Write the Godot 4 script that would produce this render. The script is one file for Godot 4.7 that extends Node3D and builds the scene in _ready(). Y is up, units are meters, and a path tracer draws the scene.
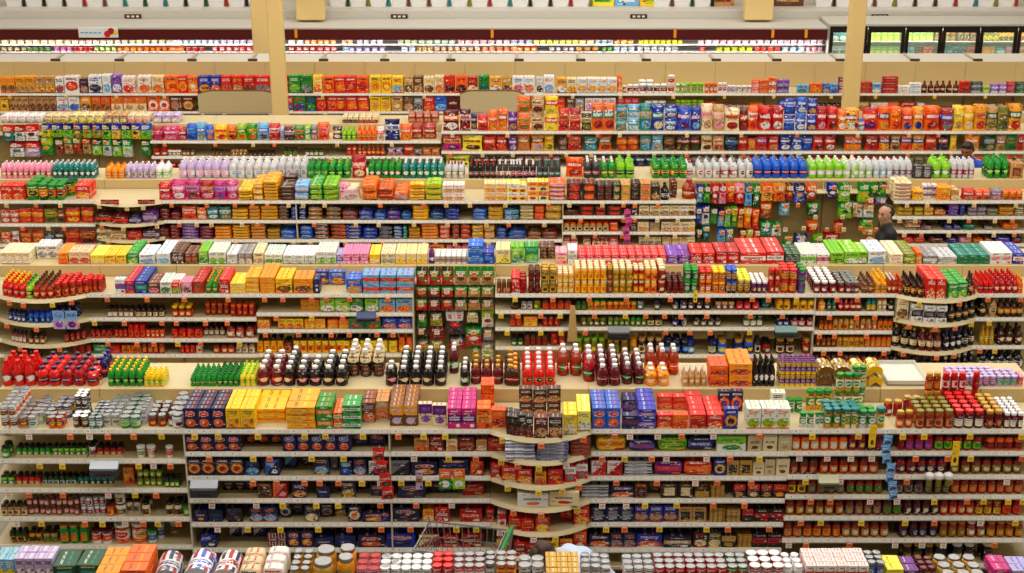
extends Node3D
# A supermarket seen from a high gallery: five parallel rows of shelving, a cooler along the far wall, three shoppers.
# World frame: x to the right, y up, the camera looks along -z. Units are metres.

const PAL := {
	"red": Color(0.86, 0.07, 0.05), "crimson": Color(0.66, 0.03, 0.06), "maroon": Color(0.36, 0.04, 0.07), "rust": Color(0.60, 0.15, 0.03),
	"orange": Color(0.97, 0.38, 0.03), "amber": Color(0.96, 0.62, 0.06), "gold": Color(0.78, 0.58, 0.14), "yellow": Color(0.99, 0.82, 0.05),
	"lemon": Color(0.97, 0.93, 0.25), "cream": Color(0.94, 0.88, 0.70), "beige": Color(0.83, 0.77, 0.60), "tan": Color(0.77, 0.58, 0.34),
	"brown": Color(0.40, 0.22, 0.10), "choc": Color(0.20, 0.09, 0.05), "black": Color(0.06, 0.05, 0.06), "charcoal": Color(0.19, 0.19, 0.21),
	"grey": Color(0.52, 0.52, 0.55), "silver": Color(0.80, 0.82, 0.84), "white": Color(0.95, 0.95, 0.95), "green": Color(0.06, 0.56, 0.15),
	"lime": Color(0.52, 0.80, 0.10), "forest": Color(0.04, 0.27, 0.11), "olive": Color(0.48, 0.46, 0.10), "teal": Color(0.03, 0.48, 0.47),
	"sky": Color(0.42, 0.72, 0.94), "blue": Color(0.08, 0.36, 0.84), "royal": Color(0.07, 0.16, 0.66), "navy": Color(0.05, 0.07, 0.30),
	"purple": Color(0.37, 0.07, 0.45), "violet": Color(0.50, 0.26, 0.74), "lilac": Color(0.76, 0.68, 0.86), "pink": Color(0.97, 0.58, 0.72),
	"magenta": Color(0.83, 0.06, 0.47)}
const SAY := {"royal": "cobalt", "sky": "pale-blue", "choc": "dark-brown", "forest": "dark-green", "lemon": "lemon-yellow", "lime": "lime-green", "rust": "rust-red", "navy": "navy-blue", "crimson": "deep-red", "gold": "golden"}
# kind: [node name, shape, category, noun in labels, usual depth (0 = round), default print]
const KINDS := {
	"mixbox": ["mix_box", "box", "box", "carton", 0.09, "p"], "ricebox": ["rice_box", "box", "box", "box", 0.09, "b"], "teabox": ["tea_box", "box", "box", "box", 0.1, "b"],
	"pastabox": ["pasta_box", "box", "box", "pasta box", 0.07, "o"], "spagbox": ["spaghetti_box", "box", "box", "long pasta box", 0.08, "o"],
	"dinnerbox": ["dinner_box", "box", "box", "meal box", 0.08, "b"], "pizzabox": ["flat_carton", "box", "box", "flat carton", 0.18, "b"],
	"snackbox": ["snack_box", "box", "box", "snack box", 0.08, "p"], "cookiebox": ["cookie_box", "box", "box", "cookie box", 0.08, "p"],
	"crackerbox": ["cracker_box", "box", "box", "cracker box", 0.1, "b"], "candybox": ["candy_box", "box", "box", "candy box", 0.1, "b"],
	"coffeebox": ["coffee_box", "box", "box", "carton", 0.09, "p"], "cerealbox": ["cereal_box", "box", "box", "cereal box", 0.08, "p"],
	"syrupcarton": ["tall_carton", "box", "box", "tall carton", 0.09, "p"], "frozenbox": ["frozen_food_box", "box", "box", "frozen food box", 0.08, "p"],
	"drinkcase": ["drink_case", "box", "box", "drink case", 0.14, "w"], "wedgebox": ["counter_display", "box", "display", "display box", 0.1, "d"],
	"flourbag": ["flour_bag", "soft", "bag", "paper bag", 0.11, "p"], "noodlepack": ["noodle_packet", "soft", "packet", "noodle packet", 0.14, "b"],
	"candypack": ["candy_packet", "soft", "packet", "candy packet", 0.17, "b"], "chocopack": ["lower_candy_packet", "soft", "packet", "flat packet", 0.17, "b"], "sweetpack": ["sweets_packet", "soft", "packet", "sweets packet", 0.17, "b"],  # three shelf groups of the same candy packets
	"jellyjar": ["top_shelf_jam_jar", "jar", "jar", "small jar", 0.0, "j"], "topolivejar": ["top_shelf_olive_jar", "jar", "jar", "glass jar", 0.0, "j"], "tomatojar": ["tomato_jar", "jar", "jar", "sauce jar", 0.0, "j"], "loaf": ["wrapped_loaf", "loaf", "loaf", "wrapped loaf", 0.26, "k"],  # top-shelf groups of the same jam, olive and sauce jars; loaf apart
	"saucejar": ["sauce_jar", "jar", "jar", "sauce jar", 0.0, "j"], "picklejar": ["pickle_jar", "jar", "jar", "tall jar", 0.0, "j"], "oliveJ": ["olive_jar", "jar", "jar", "glass jar", 0.0, "j"],
	"jamjar": ["jam_jar", "jar", "jar", "small jar", 0.0, "j"], "babyjar": ["baby_food_jar", "jar", "jar", "squat jar", 0.0, "j"], "spicejar": ["spice_jar", "jar", "jar", "spice jar", 0.0, "j"],
	"honeyjar": ["honey_jar", "jar", "jar", "wide jar", 0.0, "j"],
	"soupcan": ["soup_can", "can", "can", "tin can", 0.0, "t"], "drinkcan": ["drink_can", "can", "can", "drink can", 0.0, "t"], "fishtin": ["fish_tin", "box", "tin", "flat tin", 0.07, "b"],
	"canister": ["canister", "canister", "canister", "canister", 0.0, "t"], "oatcanister": ["oat_canister", "canister", "canister", "oat canister", 0.0, "t"],
	"cup": ["lidded_cup", "tub", "cup", "lidded cup", 0.0, "t"], "dairytub": ["dairy_tub", "tub", "tub", "dairy tub", 0.0, "t"],
	"juicebottle": ["juice_bottle", "juice", "bottle", "juice bottle", 0.0, "v"], "juicejug": ["juice_jug", "jug", "jug", "juice jug", 0.0, "v"], "limebottle": ["citrus_bottle", "juice", "bottle", "citrus bottle", 0.0, "v"],
	"sodabottle": ["soda_bottle", "soda", "bottle", "soda bottle", 0.0, "v"], "waterbottle": ["water_bottle", "soda", "bottle", "water bottle", 0.0, "v"], "ketchupbottle": ["ketchup_bottle", "slim", "bottle", "ketchup bottle", 0.0, "v"],
	"vinegarbottle": ["vinegar_bottle", "slim", "bottle", "slim bottle", 0.0, "v"], "oilbottle": ["oil_bottle", "slim", "bottle", "tall bottle", 0.0, "v"], "syrupbottle": ["syrup_bottle", "slim", "bottle", "syrup bottle", 0.0, "v"],
	"chipbag": ["chip_bag", "bag", "bag", "chip bag", 0.1, "g"], "snackbag": ["snack_bag", "bag", "bag", "snack bag", 0.09, "g"], "candybag": ["candy_bag", "bag", "bag", "candy bag", 0.08, "g"],
	"mixpouch": ["seed_pouch", "pouch", "pouch", "pouch", 0.045, "h"], "treatpouch": ["treat_pouch", "pouch", "pouch", "pouch", 0.045, "h"], "headerbag": ["header_bag", "pouch", "pouch", "hanging bag", 0.045, "h"]}
const FINISH := {"box": 0.45, "soft": 0.32, "loaf": 0.3, "jar": 0.16, "can": 0.3, "canister": 0.35, "tub": 0.35, "juice": 0.14, "jug": 0.18, "soda": 0.14, "slim": 0.16, "bag": 0.28, "pouch": 0.3}

func nth_word(n: int) -> String:
	if n <= 12: return NTH[n - 1]
	if n < 20: return ["thirteenth", "fourteenth", "fifteenth", "sixteenth", "seventeenth", "eighteenth", "nineteenth"][n - 13]
	var tens: String = ["twent", "thirt", "fort", "fift"][n / 10 - 2]
	return tens + ("ieth" if n % 10 == 0 else "y-" + NTH[n % 10 - 1])

const NUM := ["none", "one", "two", "three", "four", "five", "six", "seven", "eight", "nine", "ten", "eleven", "twelve"]
const NTH := ["first", "second", "third", "fourth", "fifth", "sixth", "seventh", "eighth", "ninth", "tenth", "eleventh", "twelfth"]
const BACK := ["frontmost", "one-back", "two-back", "three-back", "four-back", "five-back", "six-back"]

var rng := RandomNumberGenerator.new()
var shapes := {}          # unit meshes: "jar" -> [body, lid]
var atlas_image: Image     # the sheet being printed
var sheets := []          # 1024 prints to a sheet
var tiles := {}           # print -> place in the atlas
var prints := {}          # print and finish -> material
var plain_mats := {}
var taken := {}
var said := {}

func _ready() -> void:
	rng.seed = 20240607
	# camera: a 50 mm lens on a gallery, looking down on the rows
	var cam := Camera3D.new()
	cam.name = "camera"
	cam.fov = 22.1
	cam.far = 120.0
	cam.position = Vector3(0, 7.14, 0)
	cam.rotation_degrees = Vector3(-19.7, 0, 0)
	add_child(cam)
	var env := Environment.new()
	env.background_mode = Environment.BG_COLOR
	env.background_color = Color(0.02, 0.02, 0.02)
	env.tonemap_mode = Environment.TONE_MAPPER_LINEAR
	env.tonemap_exposure = 0.97
	env.sdfgi_enabled = true
	env.ssao_enabled = true
	env.ssil_enabled = true
	var we := WorldEnvironment.new()
	we.name = "environment"
	we.environment = env
	add_child(we)
	_lights()
	draw_all_prints()
	build_shapes()
	_materials()
	_room()
	_build_shelving()
	for key in STOCK: stock(key, STOCK[key])
	for p in HUNG: hang(p[2], p[0], p[1])
	_far_end()
	_details()

# ------------------------------------------------------------------ small helpers
func numbered(called: String) -> String:
	var n: int = taken.get(called, 0)
	taken[called] = n + 1
	return called if n == 0 else "%s_%03d" % [called, n]

func paint(c: Color, rough := 0.5, metal := 0.0) -> StandardMaterial3D:
	var key := "%s %.2f %.2f" % [c.to_html(), rough, metal]
	if not plain_mats.has(key):
		var m := StandardMaterial3D.new()
		m.albedo_color = c
		m.roughness = rough
		m.metallic = metal
		plain_mats[key] = m
	return plain_mats[key]

func tag(o: Node, label: String, category: String, group := "", kind := "") -> void:
	if label: o.set_meta("label", label)
	if category: o.set_meta("category", category)
	if group: o.set_meta("group", group)
	if kind: o.set_meta("kind", kind)

func base(called: String, at := Vector3.ZERO, turn := 0.0) -> Node3D:
	var o := Node3D.new()
	o.name = numbered(called)
	add_child(o, true)
	o.position = at
	o.rotation.y = turn
	return o

func part(called: String, mesh: Mesh, mat: Material, parent: Node, at := Vector3.ZERO) -> MeshInstance3D:
	var o := MeshInstance3D.new()
	o.name = called if parent != self else numbered(called)
	o.mesh = mesh
	o.material_override = null
	if mat and mesh.get_surface_count() == 1: o.set_surface_override_material(0, mat)
	o.position = at
	parent.add_child(o, true)
	return o

func new_st() -> SurfaceTool:
	var st := SurfaceTool.new()
	st.begin(Mesh.PRIMITIVE_TRIANGLES)
	return st

func tri(st: SurfaceTool, p: Array, uv: Array, n: Array) -> void:
	for i in 3:
		st.set_normal(n[i]); st.set_uv(uv[i]); st.add_vertex(p[i])

# quad a b c d, given clockwise as seen from outside
func quad(st: SurfaceTool, p: Array, uv: Array, n: Array) -> void:
	for i in [0, 1, 2, 0, 2, 3]:
		st.set_normal(n[i]); st.set_uv(uv[i]); st.add_vertex(p[i])

# a box with chamfered edges; the front (+z) takes the picture side of the print, the other sides the plain strip
func add_box(st: SurfaceTool, c: Vector3, s: Vector3, bev := 0.0, whole := false) -> void:
	var h := s * 0.5
	var b := Vector3.ONE * minf(bev, minf(h.x, minf(h.y, h.z)) * 0.5)
	if bev < 0.0: b = s * -bev
	for axis in 3:
		for sg in [1.0, -1.0]:
			var n := Vector3.ZERO
			n[axis] = sg
			var u: int = [2, 0, 0][axis]
			var v: int = [1, 2, 1][axis]
			var q := []
			var uvs := []
			for k in [[-1.0, 1.0], [1.0, 1.0], [1.0, -1.0], [-1.0, -1.0]]:
				var p := Vector3.ZERO
				p[axis] = sg * h[axis]
				p[u] = k[0] * (h[u] - b[u])
				p[v] = k[1] * (h[v] - b[v])
				q.append(c + p)
				var fu: float = 0.5 + 0.5 * k[0] * (1.0 if (axis == 2) == (sg > 0.0) else -1.0)
				var fv: float = 0.5 - 0.5 * k[1]
				if axis == 1: fv = 1.0 - fv
				uvs.append(Vector2(fu, fv) if whole else Vector2(fu * 0.74, fv) if axis == 2 else Vector2(0.76 + 0.24 * fv, fu) if axis == 1 else Vector2(0.76 + 0.24 * fu, fv))
			var face: Vector3 = (q[1] - q[0]).cross(q[2] - q[0])
			if face.dot(n) > 0.0:
				q.reverse(); uvs.reverse()
			quad(st, q, uvs, [n, n, n, n])
	if bev == 0.0: return
	for axis in 3:                                  # twelve chamfers
		var u: int = (axis + 1) % 3
		var v: int = (axis + 2) % 3
		for su in [1.0, -1.0]:
			for sv in [1.0, -1.0]:
				var n := Vector3.ZERO
				n[u] = su; n[v] = sv
				n = n.normalized()
				var q := []
				for e in [[-1.0, 0], [1.0, 0], [1.0, 1], [-1.0, 1]]:
					var p := Vector3.ZERO
					p[axis] = e[0] * (h[axis] - b[axis])
					p[u] = su * (h[u] - (b[u] if e[1] == 0 else 0.0))
					p[v] = sv * (h[v] - (0.0 if e[1] == 0 else b[v]))
					q.append(c + p)
				var uvs := []
				for p in q:
					var l: Vector3 = (p - c) / s
					uvs.append(Vector2(0.04 + 0.66 * (l.x + 0.5), 0.5 - l.y) if (u == 2 or v == 2) and (su if u == 2 else sv) > 0.0 else Vector2(0.9, 0.5 - l.y))
				if (q[1] - q[0]).cross(q[2] - q[0]).dot(n) > 0.0:
					q.reverse(); uvs.reverse()
				quad(st, q, uvs, [n, n, n, n])

func box_mesh(s: Vector3, bev := 0.004, c := Vector3.ZERO) -> ArrayMesh:
	var st := new_st()
	add_box(st, c, s, bev)
	return st.commit()

func add_bar(st: SurfaceTool, a: Vector3, b: Vector3, w: float, t := -1.0) -> void:
	var z := (b - a).normalized()
	var x := (Vector3.UP if absf(z.y) < 0.9 else Vector3.RIGHT).cross(z).normalized()
	var y := z.cross(x)
	var th := w if t < 0.0 else t
	var ring := []
	for k in [[-1, -1], [1, -1], [1, 1], [-1, 1]]:
		ring.append(x * (k[0] * w * 0.5) + y * (k[1] * th * 0.5))
	var uv := [Vector2(0.9, 0.1), Vector2(0.9, 0.2), Vector2(0.9, 0.3), Vector2(0.9, 0.4)]
	for i in 4:
		var j := (i + 1) % 4
		var n: Vector3 = (ring[i] + ring[j]).normalized()
		quad(st, [a + ring[i], b + ring[i], b + ring[j], a + ring[j]], uv, [n, n, n, n])
	quad(st, [a + ring[0], a + ring[1], a + ring[2], a + ring[3]], uv, [-z, -z, -z, -z])
	quad(st, [b + ring[3], b + ring[2], b + ring[1], b + ring[0]], uv, [z, z, z, z])

func add_tube(st: SurfaceTool, pts: Array, r: float, seg := 6) -> void:
	for i in pts.size() - 1:
		var a: Vector3 = pts[i]
		var b: Vector3 = pts[i + 1]
		var z := (b - a).normalized()
		var x := (Vector3.UP if absf(z.y) < 0.9 else Vector3.RIGHT).cross(z).normalized()
		var y := z.cross(x)
		for k in seg:
			var n0 := x * cos(TAU * k / seg) + y * sin(TAU * k / seg)
			var n1 := x * cos(TAU * (k + 1) / seg) + y * sin(TAU * (k + 1) / seg)
			quad(st, [a + n0 * r, b + n0 * r, b + n1 * r, a + n1 * r], [Vector2(0.9, 0.5), Vector2(0.9, 0.5), Vector2(0.9, 0.5), Vector2(0.9, 0.5)], [n0, n0, n1, n1])

# profile: [radius, height] from the bottom up; the print runs twice round
func add_lathe(st: SurfaceTool, profile: Array, seg := 12, at := Vector3.ZERO, close_top := false) -> void:
	var half := seg / 2
	for i in profile.size() - 1:
		var r0: float = profile[i][0]
		var y0: float = profile[i][1]
		var r1: float = profile[i + 1][0]
		var y1: float = profile[i + 1][1]
		var slope := Vector2(y1 - y0, r0 - r1).normalized()
		for k in seg:
			var a0 := -PI / 2 + TAU * k / seg
			var a1 := -PI / 2 + TAU * (k + 1) / seg
			var d0 := Vector3(sin(a0), 0, cos(a0))
			var d1 := Vector3(sin(a1), 0, cos(a1))
			var n0 := (d0 * slope.x + Vector3.UP * slope.y).normalized()
			var n1 := (d1 * slope.x + Vector3.UP * slope.y).normalized()
			var u0 := 0.74 * (k % half) / half
			var u1 := 0.74 * (k % half + 1) / half
			quad(st, [at + d0 * r0 + Vector3.UP * y0, at + d0 * r1 + Vector3.UP * y1, at + d1 * r1 + Vector3.UP * y1, at + d1 * r0 + Vector3.UP * y0],
				[Vector2(u0, 1 - y0), Vector2(u0, 1 - y1), Vector2(u1, 1 - y1), Vector2(u1, 1 - y0)], [n0, n0, n1, n1])
	if close_top:
		var r: float = profile[-1][0]
		var y: float = profile[-1][1]
		for k in seg:
			var a0 := TAU * k / seg
			var a1 := TAU * (k + 1) / seg
			tri(st, [at + Vector3(0, y, 0), at + Vector3(sin(a1) * r, y, cos(a1) * r), at + Vector3(sin(a0) * r, y, cos(a0) * r)],
				[Vector2(0.88, 0.5), Vector2(0.8, 0.5), Vector2(0.96, 0.5)], [Vector3.UP, Vector3.UP, Vector3.UP])

# a filled pillow bag standing up: flat crimps at both ends, belly in the middle, a few dents
func bag_mesh(seed_no: int, header := false) -> ArrayMesh:
	var r := RandomNumberGenerator.new()
	r.seed = seed_no
	var nx := 6
	var ny := 8
	var dent := []
	for i in (nx + 1) * (ny + 1): dent.append(r.randf_range(-0.06, 0.06))
	var st := new_st()
	for sd in [1.0, -1.0]:
		var p := []
		for j in ny + 1:
			var v := float(j) / ny
			var belly := pow(sin(PI * clampf((v - 0.06) / 0.88, 0.0, 1.0)), 0.55)
			if header: belly = pow(sin(PI * clampf((v - 0.02) / 0.78, 0.0, 1.0)), 0.6)
			for i in nx + 1:
				var u := float(i) / nx
				var side := pow(sin(PI * u), 0.5)
				var z: float = sd * (0.5 * belly * side * (0.92 + dent[j * (nx + 1) + i]) + 0.012)
				var narrow := 1.0 - 0.09 * belly
				p.append(Vector3((u - 0.5) * narrow, v + (0.02 * dent[i] * 10.0 if j == ny else 0.0) - (0.03 if j == ny else 0.0), z))
		for j in ny:
			for i in nx:
				var ids := [j * (nx + 1) + i, (j + 1) * (nx + 1) + i, (j + 1) * (nx + 1) + i + 1, j * (nx + 1) + i + 1]
				var q := []
				var uv := []
				for k in ids:
					q.append(p[k])
					uv.append(Vector2((k % (nx + 1)) / float(nx) * 0.74, 1.0 - (k / (nx + 1)) / float(ny)))
				if sd < 0.0:
					q.reverse(); uv.reverse()
				for k in [0, 1, 2, 0, 2, 3]:
					st.set_smooth_group(1)
					st.set_uv(uv[k]); st.add_vertex(q[k])
	st.generate_normals()
	return st.commit()

func build_shapes() -> void:
	var st := new_st()
	add_box(st, Vector3(0, 0.5, 0), Vector3.ONE, -0.025)
	shapes["box"] = [st.commit()]
	st = new_st()                                  # a soft packet or paper bag: rounded edges, puffed faces
	var g := 5
	for axis in 3:
		for sg in [1.0, -1.0]:
			for i in g:
				for j in g:
					var q := []
					var uv := []
					var nn := []
					for k in [[0, 0], [0, 1], [1, 1], [1, 0]]:
						var a: float = -1.0 + 2.0 * (i + k[0]) / g
						var b: float = -1.0 + 2.0 * (j + k[1]) / g
						var d := Vector3.ZERO
						d[axis] = sg; d[(axis + 1) % 3] = a; d[(axis + 2) % 3] = b
						var l := pow(pow(absf(d.x), 5) + pow(absf(d.y), 5) + pow(absf(d.z), 5), 0.2)
						var pt := d / l * 0.5
						nn.append(Vector3(signf(d.x) * pow(absf(d.x), 4), signf(d.y) * pow(absf(d.y), 4), signf(d.z) * pow(absf(d.z), 4)).normalized())
						q.append(pt + Vector3(0, 0.5, 0))
						uv.append(Vector2((pt.x + 0.5) * 0.74, 0.5 - pt.y) if d.z >= maxf(absf(d.x), absf(d.y)) - 0.001 else Vector2(0.88 + pt.z * 0.2, 0.5 - pt.x))
					if (q[1] - q[0]).cross(q[2] - q[0]).dot(nn[0]) > 0.0:
						q.reverse(); uv.reverse(); nn.reverse()
					quad(st, q, uv, nn)
	shapes["soft"] = [st.commit()]
	st = new_st()                                  # a wrapped loaf: arched cross section along z
	var arch := []
	for k in 11:
		var a := PI * k / 10.0
		arch.append(Vector2(-cos(a) * 0.5, 0.5 + sin(a) * 0.5))
	arch.push_front(Vector2(-0.46, 0.0)); arch.append(Vector2(0.46, 0.0))
	for i in arch.size() - 1:
		for k in 4:
			var z0 := 0.5 - k * 0.25
			var z1 := z0 - 0.25
			var s0 := 1.0 - 0.08 * absf(sin(k * 2.0))
			var s1 := 1.0 - 0.08 * absf(sin((k + 1) * 2.0))
			var a: Vector2 = arch[i]
			var b: Vector2 = arch[i + 1]
			var n := Vector3(-(b.y - a.y), b.x - a.x, 0).normalized()
			quad(st, [Vector3(a.x * s0, a.y * s0, z0), Vector3(a.x * s1, a.y * s1, z1), Vector3(b.x * s1, b.y * s1, z1), Vector3(b.x * s0, b.y * s0, z0)],
				[Vector2(0.74 * i / 12.0, 0.1 + 0.22 * k), Vector2(0.74 * i / 12.0, 0.3 + 0.22 * k), Vector2(0.74 * (i + 1) / 12.0, 0.3 + 0.22 * k), Vector2(0.74 * (i + 1) / 12.0, 0.1 + 0.22 * k)], [n, n, n, n])
		var fr := Vector3(0, 0, 1)
		tri(st, [Vector3(0, 0.45, 0.5), Vector3(arch[i].x, arch[i].y, 0.5), Vector3(arch[i + 1].x, arch[i + 1].y, 0.5)], [Vector2(0.88, 0.5), Vector2(0.8, 0.5), Vector2(0.96, 0.6)], [fr, fr, fr])
	shapes["loaf"] = [st.commit()]
	for spec in [
			["jar", [[0.0, 0.0], [0.42, 0.0], [0.48, 0.06], [0.48, 0.68], [0.45, 0.77], [0.37, 0.84]], [[0.40, 0.83], [0.41, 0.85], [0.41, 0.98], [0.38, 1.0]]],
			["can", [[0.0, 0.0], [0.47, 0.0], [0.49, 0.03], [0.47, 0.05], [0.47, 0.94]], [[0.47, 0.93], [0.49, 0.95], [0.49, 0.99], [0.45, 1.0], [0.44, 0.975]]],
			["canister", [[0.0, 0.0], [0.46, 0.0], [0.46, 0.86]], [[0.48, 0.84], [0.49, 0.86], [0.49, 0.98], [0.45, 1.0]]],
			["tub", [[0.0, 0.0], [0.36, 0.0], [0.39, 0.04], [0.46, 0.88]], [[0.48, 0.86], [0.49, 0.88], [0.49, 0.97], [0.45, 1.0]]],
			["juice", [[0.0, 0.0], [0.42, 0.0], [0.48, 0.05], [0.48, 0.2], [0.45, 0.24], [0.45, 0.46], [0.48, 0.5], [0.47, 0.62], [0.38, 0.74], [0.22, 0.85], [0.18, 0.88]], [[0.21, 0.87], [0.22, 0.88], [0.22, 0.98], [0.18, 1.0]]],
			["soda", [[0.0, 0.0], [0.38, 0.0], [0.47, 0.06], [0.48, 0.56], [0.46, 0.66], [0.38, 0.76], [0.22, 0.87], [0.15, 0.91]], [[0.16, 0.90], [0.17, 0.91], [0.17, 0.985], [0.14, 1.0]]],
			["slim", [[0.0, 0.0], [0.42, 0.0], [0.47, 0.03], [0.47, 0.5], [0.42, 0.6], [0.22, 0.72], [0.17, 0.78], [0.16, 0.9]], [[0.19, 0.86], [0.2, 0.87], [0.18, 0.985], [0.15, 1.0]]]]:
		st = new_st()
		add_lathe(st, spec[1])
		var lid := new_st()
		add_lathe(lid, spec[2], 12, Vector3.ZERO, true)
		shapes[spec[0]] = [st.commit(), lid.commit()]
	st = new_st()                                  # a jug: broad bottle with a side handle
	add_lathe(st, [[0.0, 0.0], [0.42, 0.0], [0.48, 0.05], [0.47, 0.34], [0.48, 0.56], [0.38, 0.7], [0.22, 0.84], [0.18, 0.88]])
	add_tube(st, [Vector3(0.12, 0.84, 0.18), Vector3(0.3, 0.82, 0.34), Vector3(0.4, 0.66, 0.4), Vector3(0.4, 0.5, 0.36)], 0.06)
	shapes["jug"] = [st.commit(), shapes["juice"][1]]
	shapes["bag"] = [bag_mesh(11)]
	shapes["bag1"] = [bag_mesh(23)]
	shapes["bag2"] = [bag_mesh(37)]
	shapes["pouch"] = [bag_mesh(51, true)]

# ------------------------------------------------------------------ printed packaging
func blob(x0: int, y0: int, cx: float, cy: float, rx: float, ry: float, c: Color, cut := 48) -> void:
	for j in range(int(cy - ry), int(cy + ry) + 1):
		if j < 0 or j > 63: continue
		var w := rx * sqrt(maxf(0.0, 1.0 - pow((j - cy) / maxf(ry, 0.5), 2)))
		var a := maxi(0, int(cx - w))
		var b := mini(cut, int(cx + w) + 1)
		if b > a: atlas_image.fill_rect(Rect2i(x0 + a, y0 + j, b - a, 1), c)

func bars(x0: int, y0: int, cx: int, cy: int, w: int, rows: int, c: Color, r: RandomNumberGenerator, hgt := 3) -> void:
	for k in rows:                                  # print too small to read: rows of broken strokes
		var x := cx - w / 2
		while x < cx + w / 2 - 2:
			var l := r.randi_range(2, 5)
			atlas_image.fill_rect(Rect2i(x0 + x, y0 + cy + k * (hgt + 2), mini(l, cx + w / 2 - x), hgt), c)
			x += l + 1

func draw_print(n: int, style: String, c0: Color, c1: Color, c2: Color) -> void:
	var r := RandomNumberGenerator.new()
	r.seed = 1000 + n
	var x := (n % 32) * 64
	var y := (n % 1024 / 32) * 64
	var im := atlas_image
	var white := PAL["white"]
	var ink: Color = PAL["black"] if c0.get_luminance() > 0.45 else white
	im.fill_rect(Rect2i(x, y, 64, 64), c0)
	match style:
		"o":                                        # an oval badge over a round picture
			blob(x, y, 24, 17, 17, 9, white); blob(x, y, 24, 17, 15, 7, c2)
			bars(x, y, 24, 16, 20, 1, white, r, 3)
			blob(x, y, 24, 45, 17, 13, c1); blob(x, y, 20, 42, 7, 5, c1.lightened(0.35)); blob(x, y, 30, 49, 6, 4, c1.darkened(0.3))
		"p":                                        # a name on top, a heap of the contents below
			bars(x, y, 24, 8, 34, 2, c2 if absf(c2.get_luminance() - c0.get_luminance()) > 0.12 else ink, r, 4)
			blob(x, y, 24, 45, 21, 15, c1)
			for k in 16: blob(x, y, r.randf_range(6, 42), r.randf_range(34, 57), r.randf_range(1.5, 5), r.randf_range(1.5, 4), [c1.lightened(0.35), c1.darkened(0.35), c2, c1.lightened(0.15)][k % 4])
			im.fill_rect(Rect2i(x, y + 60, 48, 4), c2)
		"b":                                        # a band across
			im.fill_rect(Rect2i(x, y + 20, 48, 24), c1)
			bars(x, y, 24, 26, 36, 2, c2, r, 5)
			bars(x, y, 24, 7, 24, 1, ink, r, 4)
			blob(x, y, 36, 54, 7, 6, c2)
		"s":                                        # two fields
			im.fill_rect(Rect2i(x, y, 48, 30), c1)
			bars(x, y, 24, 10, 32, 2, c2, r, 4)
			blob(x, y, 24, 47, 15, 11, c2)
		"w":                                        # a window that shows the contents
			im.fill_rect(Rect2i(x + 8, y + 18, 32, 36), c1)
			blob(x, y, 24, 38, 11, 11, c1.lightened(0.15))
			bars(x, y, 24, 6, 30, 1, c2, r, 5)
		"d":                                        # a slanting field
			for j in 64: im.fill_rect(Rect2i(x, y + j, clampi(48 - int(j * 0.8), 0, 48), 1), c1)
			bars(x, y, 18, 12, 26, 2, c2, r, 4)
			blob(x, y, 33, 47, 10, 9, c2)
		"c":                                        # a big disc
			blob(x, y, 24, 36, 20, 19, c1); blob(x, y, 24, 38, 12, 10, c2)
			bars(x, y, 24, 6, 34, 1, ink, r, 6)
		"k":                                        # stripes
			for k in 6: im.fill_rect(Rect2i(x + k * 8, y, 4, 64), c1 if k % 2 else c2)
			im.fill_rect(Rect2i(x + 6, y + 22, 36, 16), c0)
			bars(x, y, 24, 26, 30, 2, c1, r, 3)
		"n":                                        # nearly plain
			bars(x, y, 24, 24, 30, 2, c1 if absf(c1.get_luminance() - c0.get_luminance()) > 0.12 else ink, r, 3)
			blob(x, y, 24, 48, 10, 7, c2)
		"j":                                        # a jar: contents with a paper label
			for k in 10: blob(x, y, r.randf_range(2, 46), r.randf_range(16, 62), r.randf_range(2, 5), r.randf_range(2, 4), c0.darkened(0.25) if k % 2 else c0.lightened(0.15))
			im.fill_rect(Rect2i(x + 7, y + 29, 34, 26), c1)
			blob(x, y, 24, 42, 9, 8, c2)
			bars(x, y, 24, 32, 26, 1, c2.darkened(0.4), r, 3)
		"t":                                        # a can or tub label
			im.fill_rect(Rect2i(x, y + 22, 48, 26), c1)
			blob(x, y, 24, 35, 13, 10, c2)
			bars(x, y, 24, 12, 30, 1, ink, r, 5)
			bars(x, y, 24, 33, 16, 1, white if c2.get_luminance() < 0.5 else PAL["charcoal"], r, 4)
		"v":                                        # a bottle: liquid, a wrap label in the middle
			im.fill_rect(Rect2i(x, y, 48, 30), c0.lightened(0.06))
			im.fill_rect(Rect2i(x, y + 34, 48, 16), c1)
			blob(x, y, 24, 42, 10, 7, c2)
			bars(x, y, 24, 40, 34, 1, white, r, 3)
		"g":                                        # a foil bag: name across, contents below
			for j in 16: im.fill_rect(Rect2i(x, y + 18 + j, 48, 1), c1 if (j / 8) == 0 else c1.lerp(c0, 0.3))
			bars(x, y, 24, 21, 38, 1, white if c1.get_luminance() < 0.5 else c2, r, 8)
			blob(x, y, 26, 48, 17, 10, c2)
			for k in 5: blob(x, y, r.randf_range(14, 38), r.randf_range(42, 54), 3, 3, c2.lightened(0.3) if k % 2 else c2.darkened(0.3))
			im.fill_rect(Rect2i(x, y, 48, 4), c0.lightened(0.25)); im.fill_rect(Rect2i(x, y + 60, 48, 4), c0.lightened(0.2))
		"h":                                        # a hung pouch: card header, clear belly
			im.fill_rect(Rect2i(x, y + 26, 48, 38), c1)
			for k in 12: blob(x, y, r.randf_range(3, 45), r.randf_range(36, 62), 4, 3, c1.lightened(0.2) if k % 2 else c1.darkened(0.3))
			bars(x, y, 24, 10, 34, 2, white if c0.get_luminance() < 0.5 else c2, r, 4)
			blob(x, y, 24, 36, 14, 7, c2)
	var busy: int = {"j": 6, "v": 5, "n": 6, "t": 14}.get(style, 26)
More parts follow.
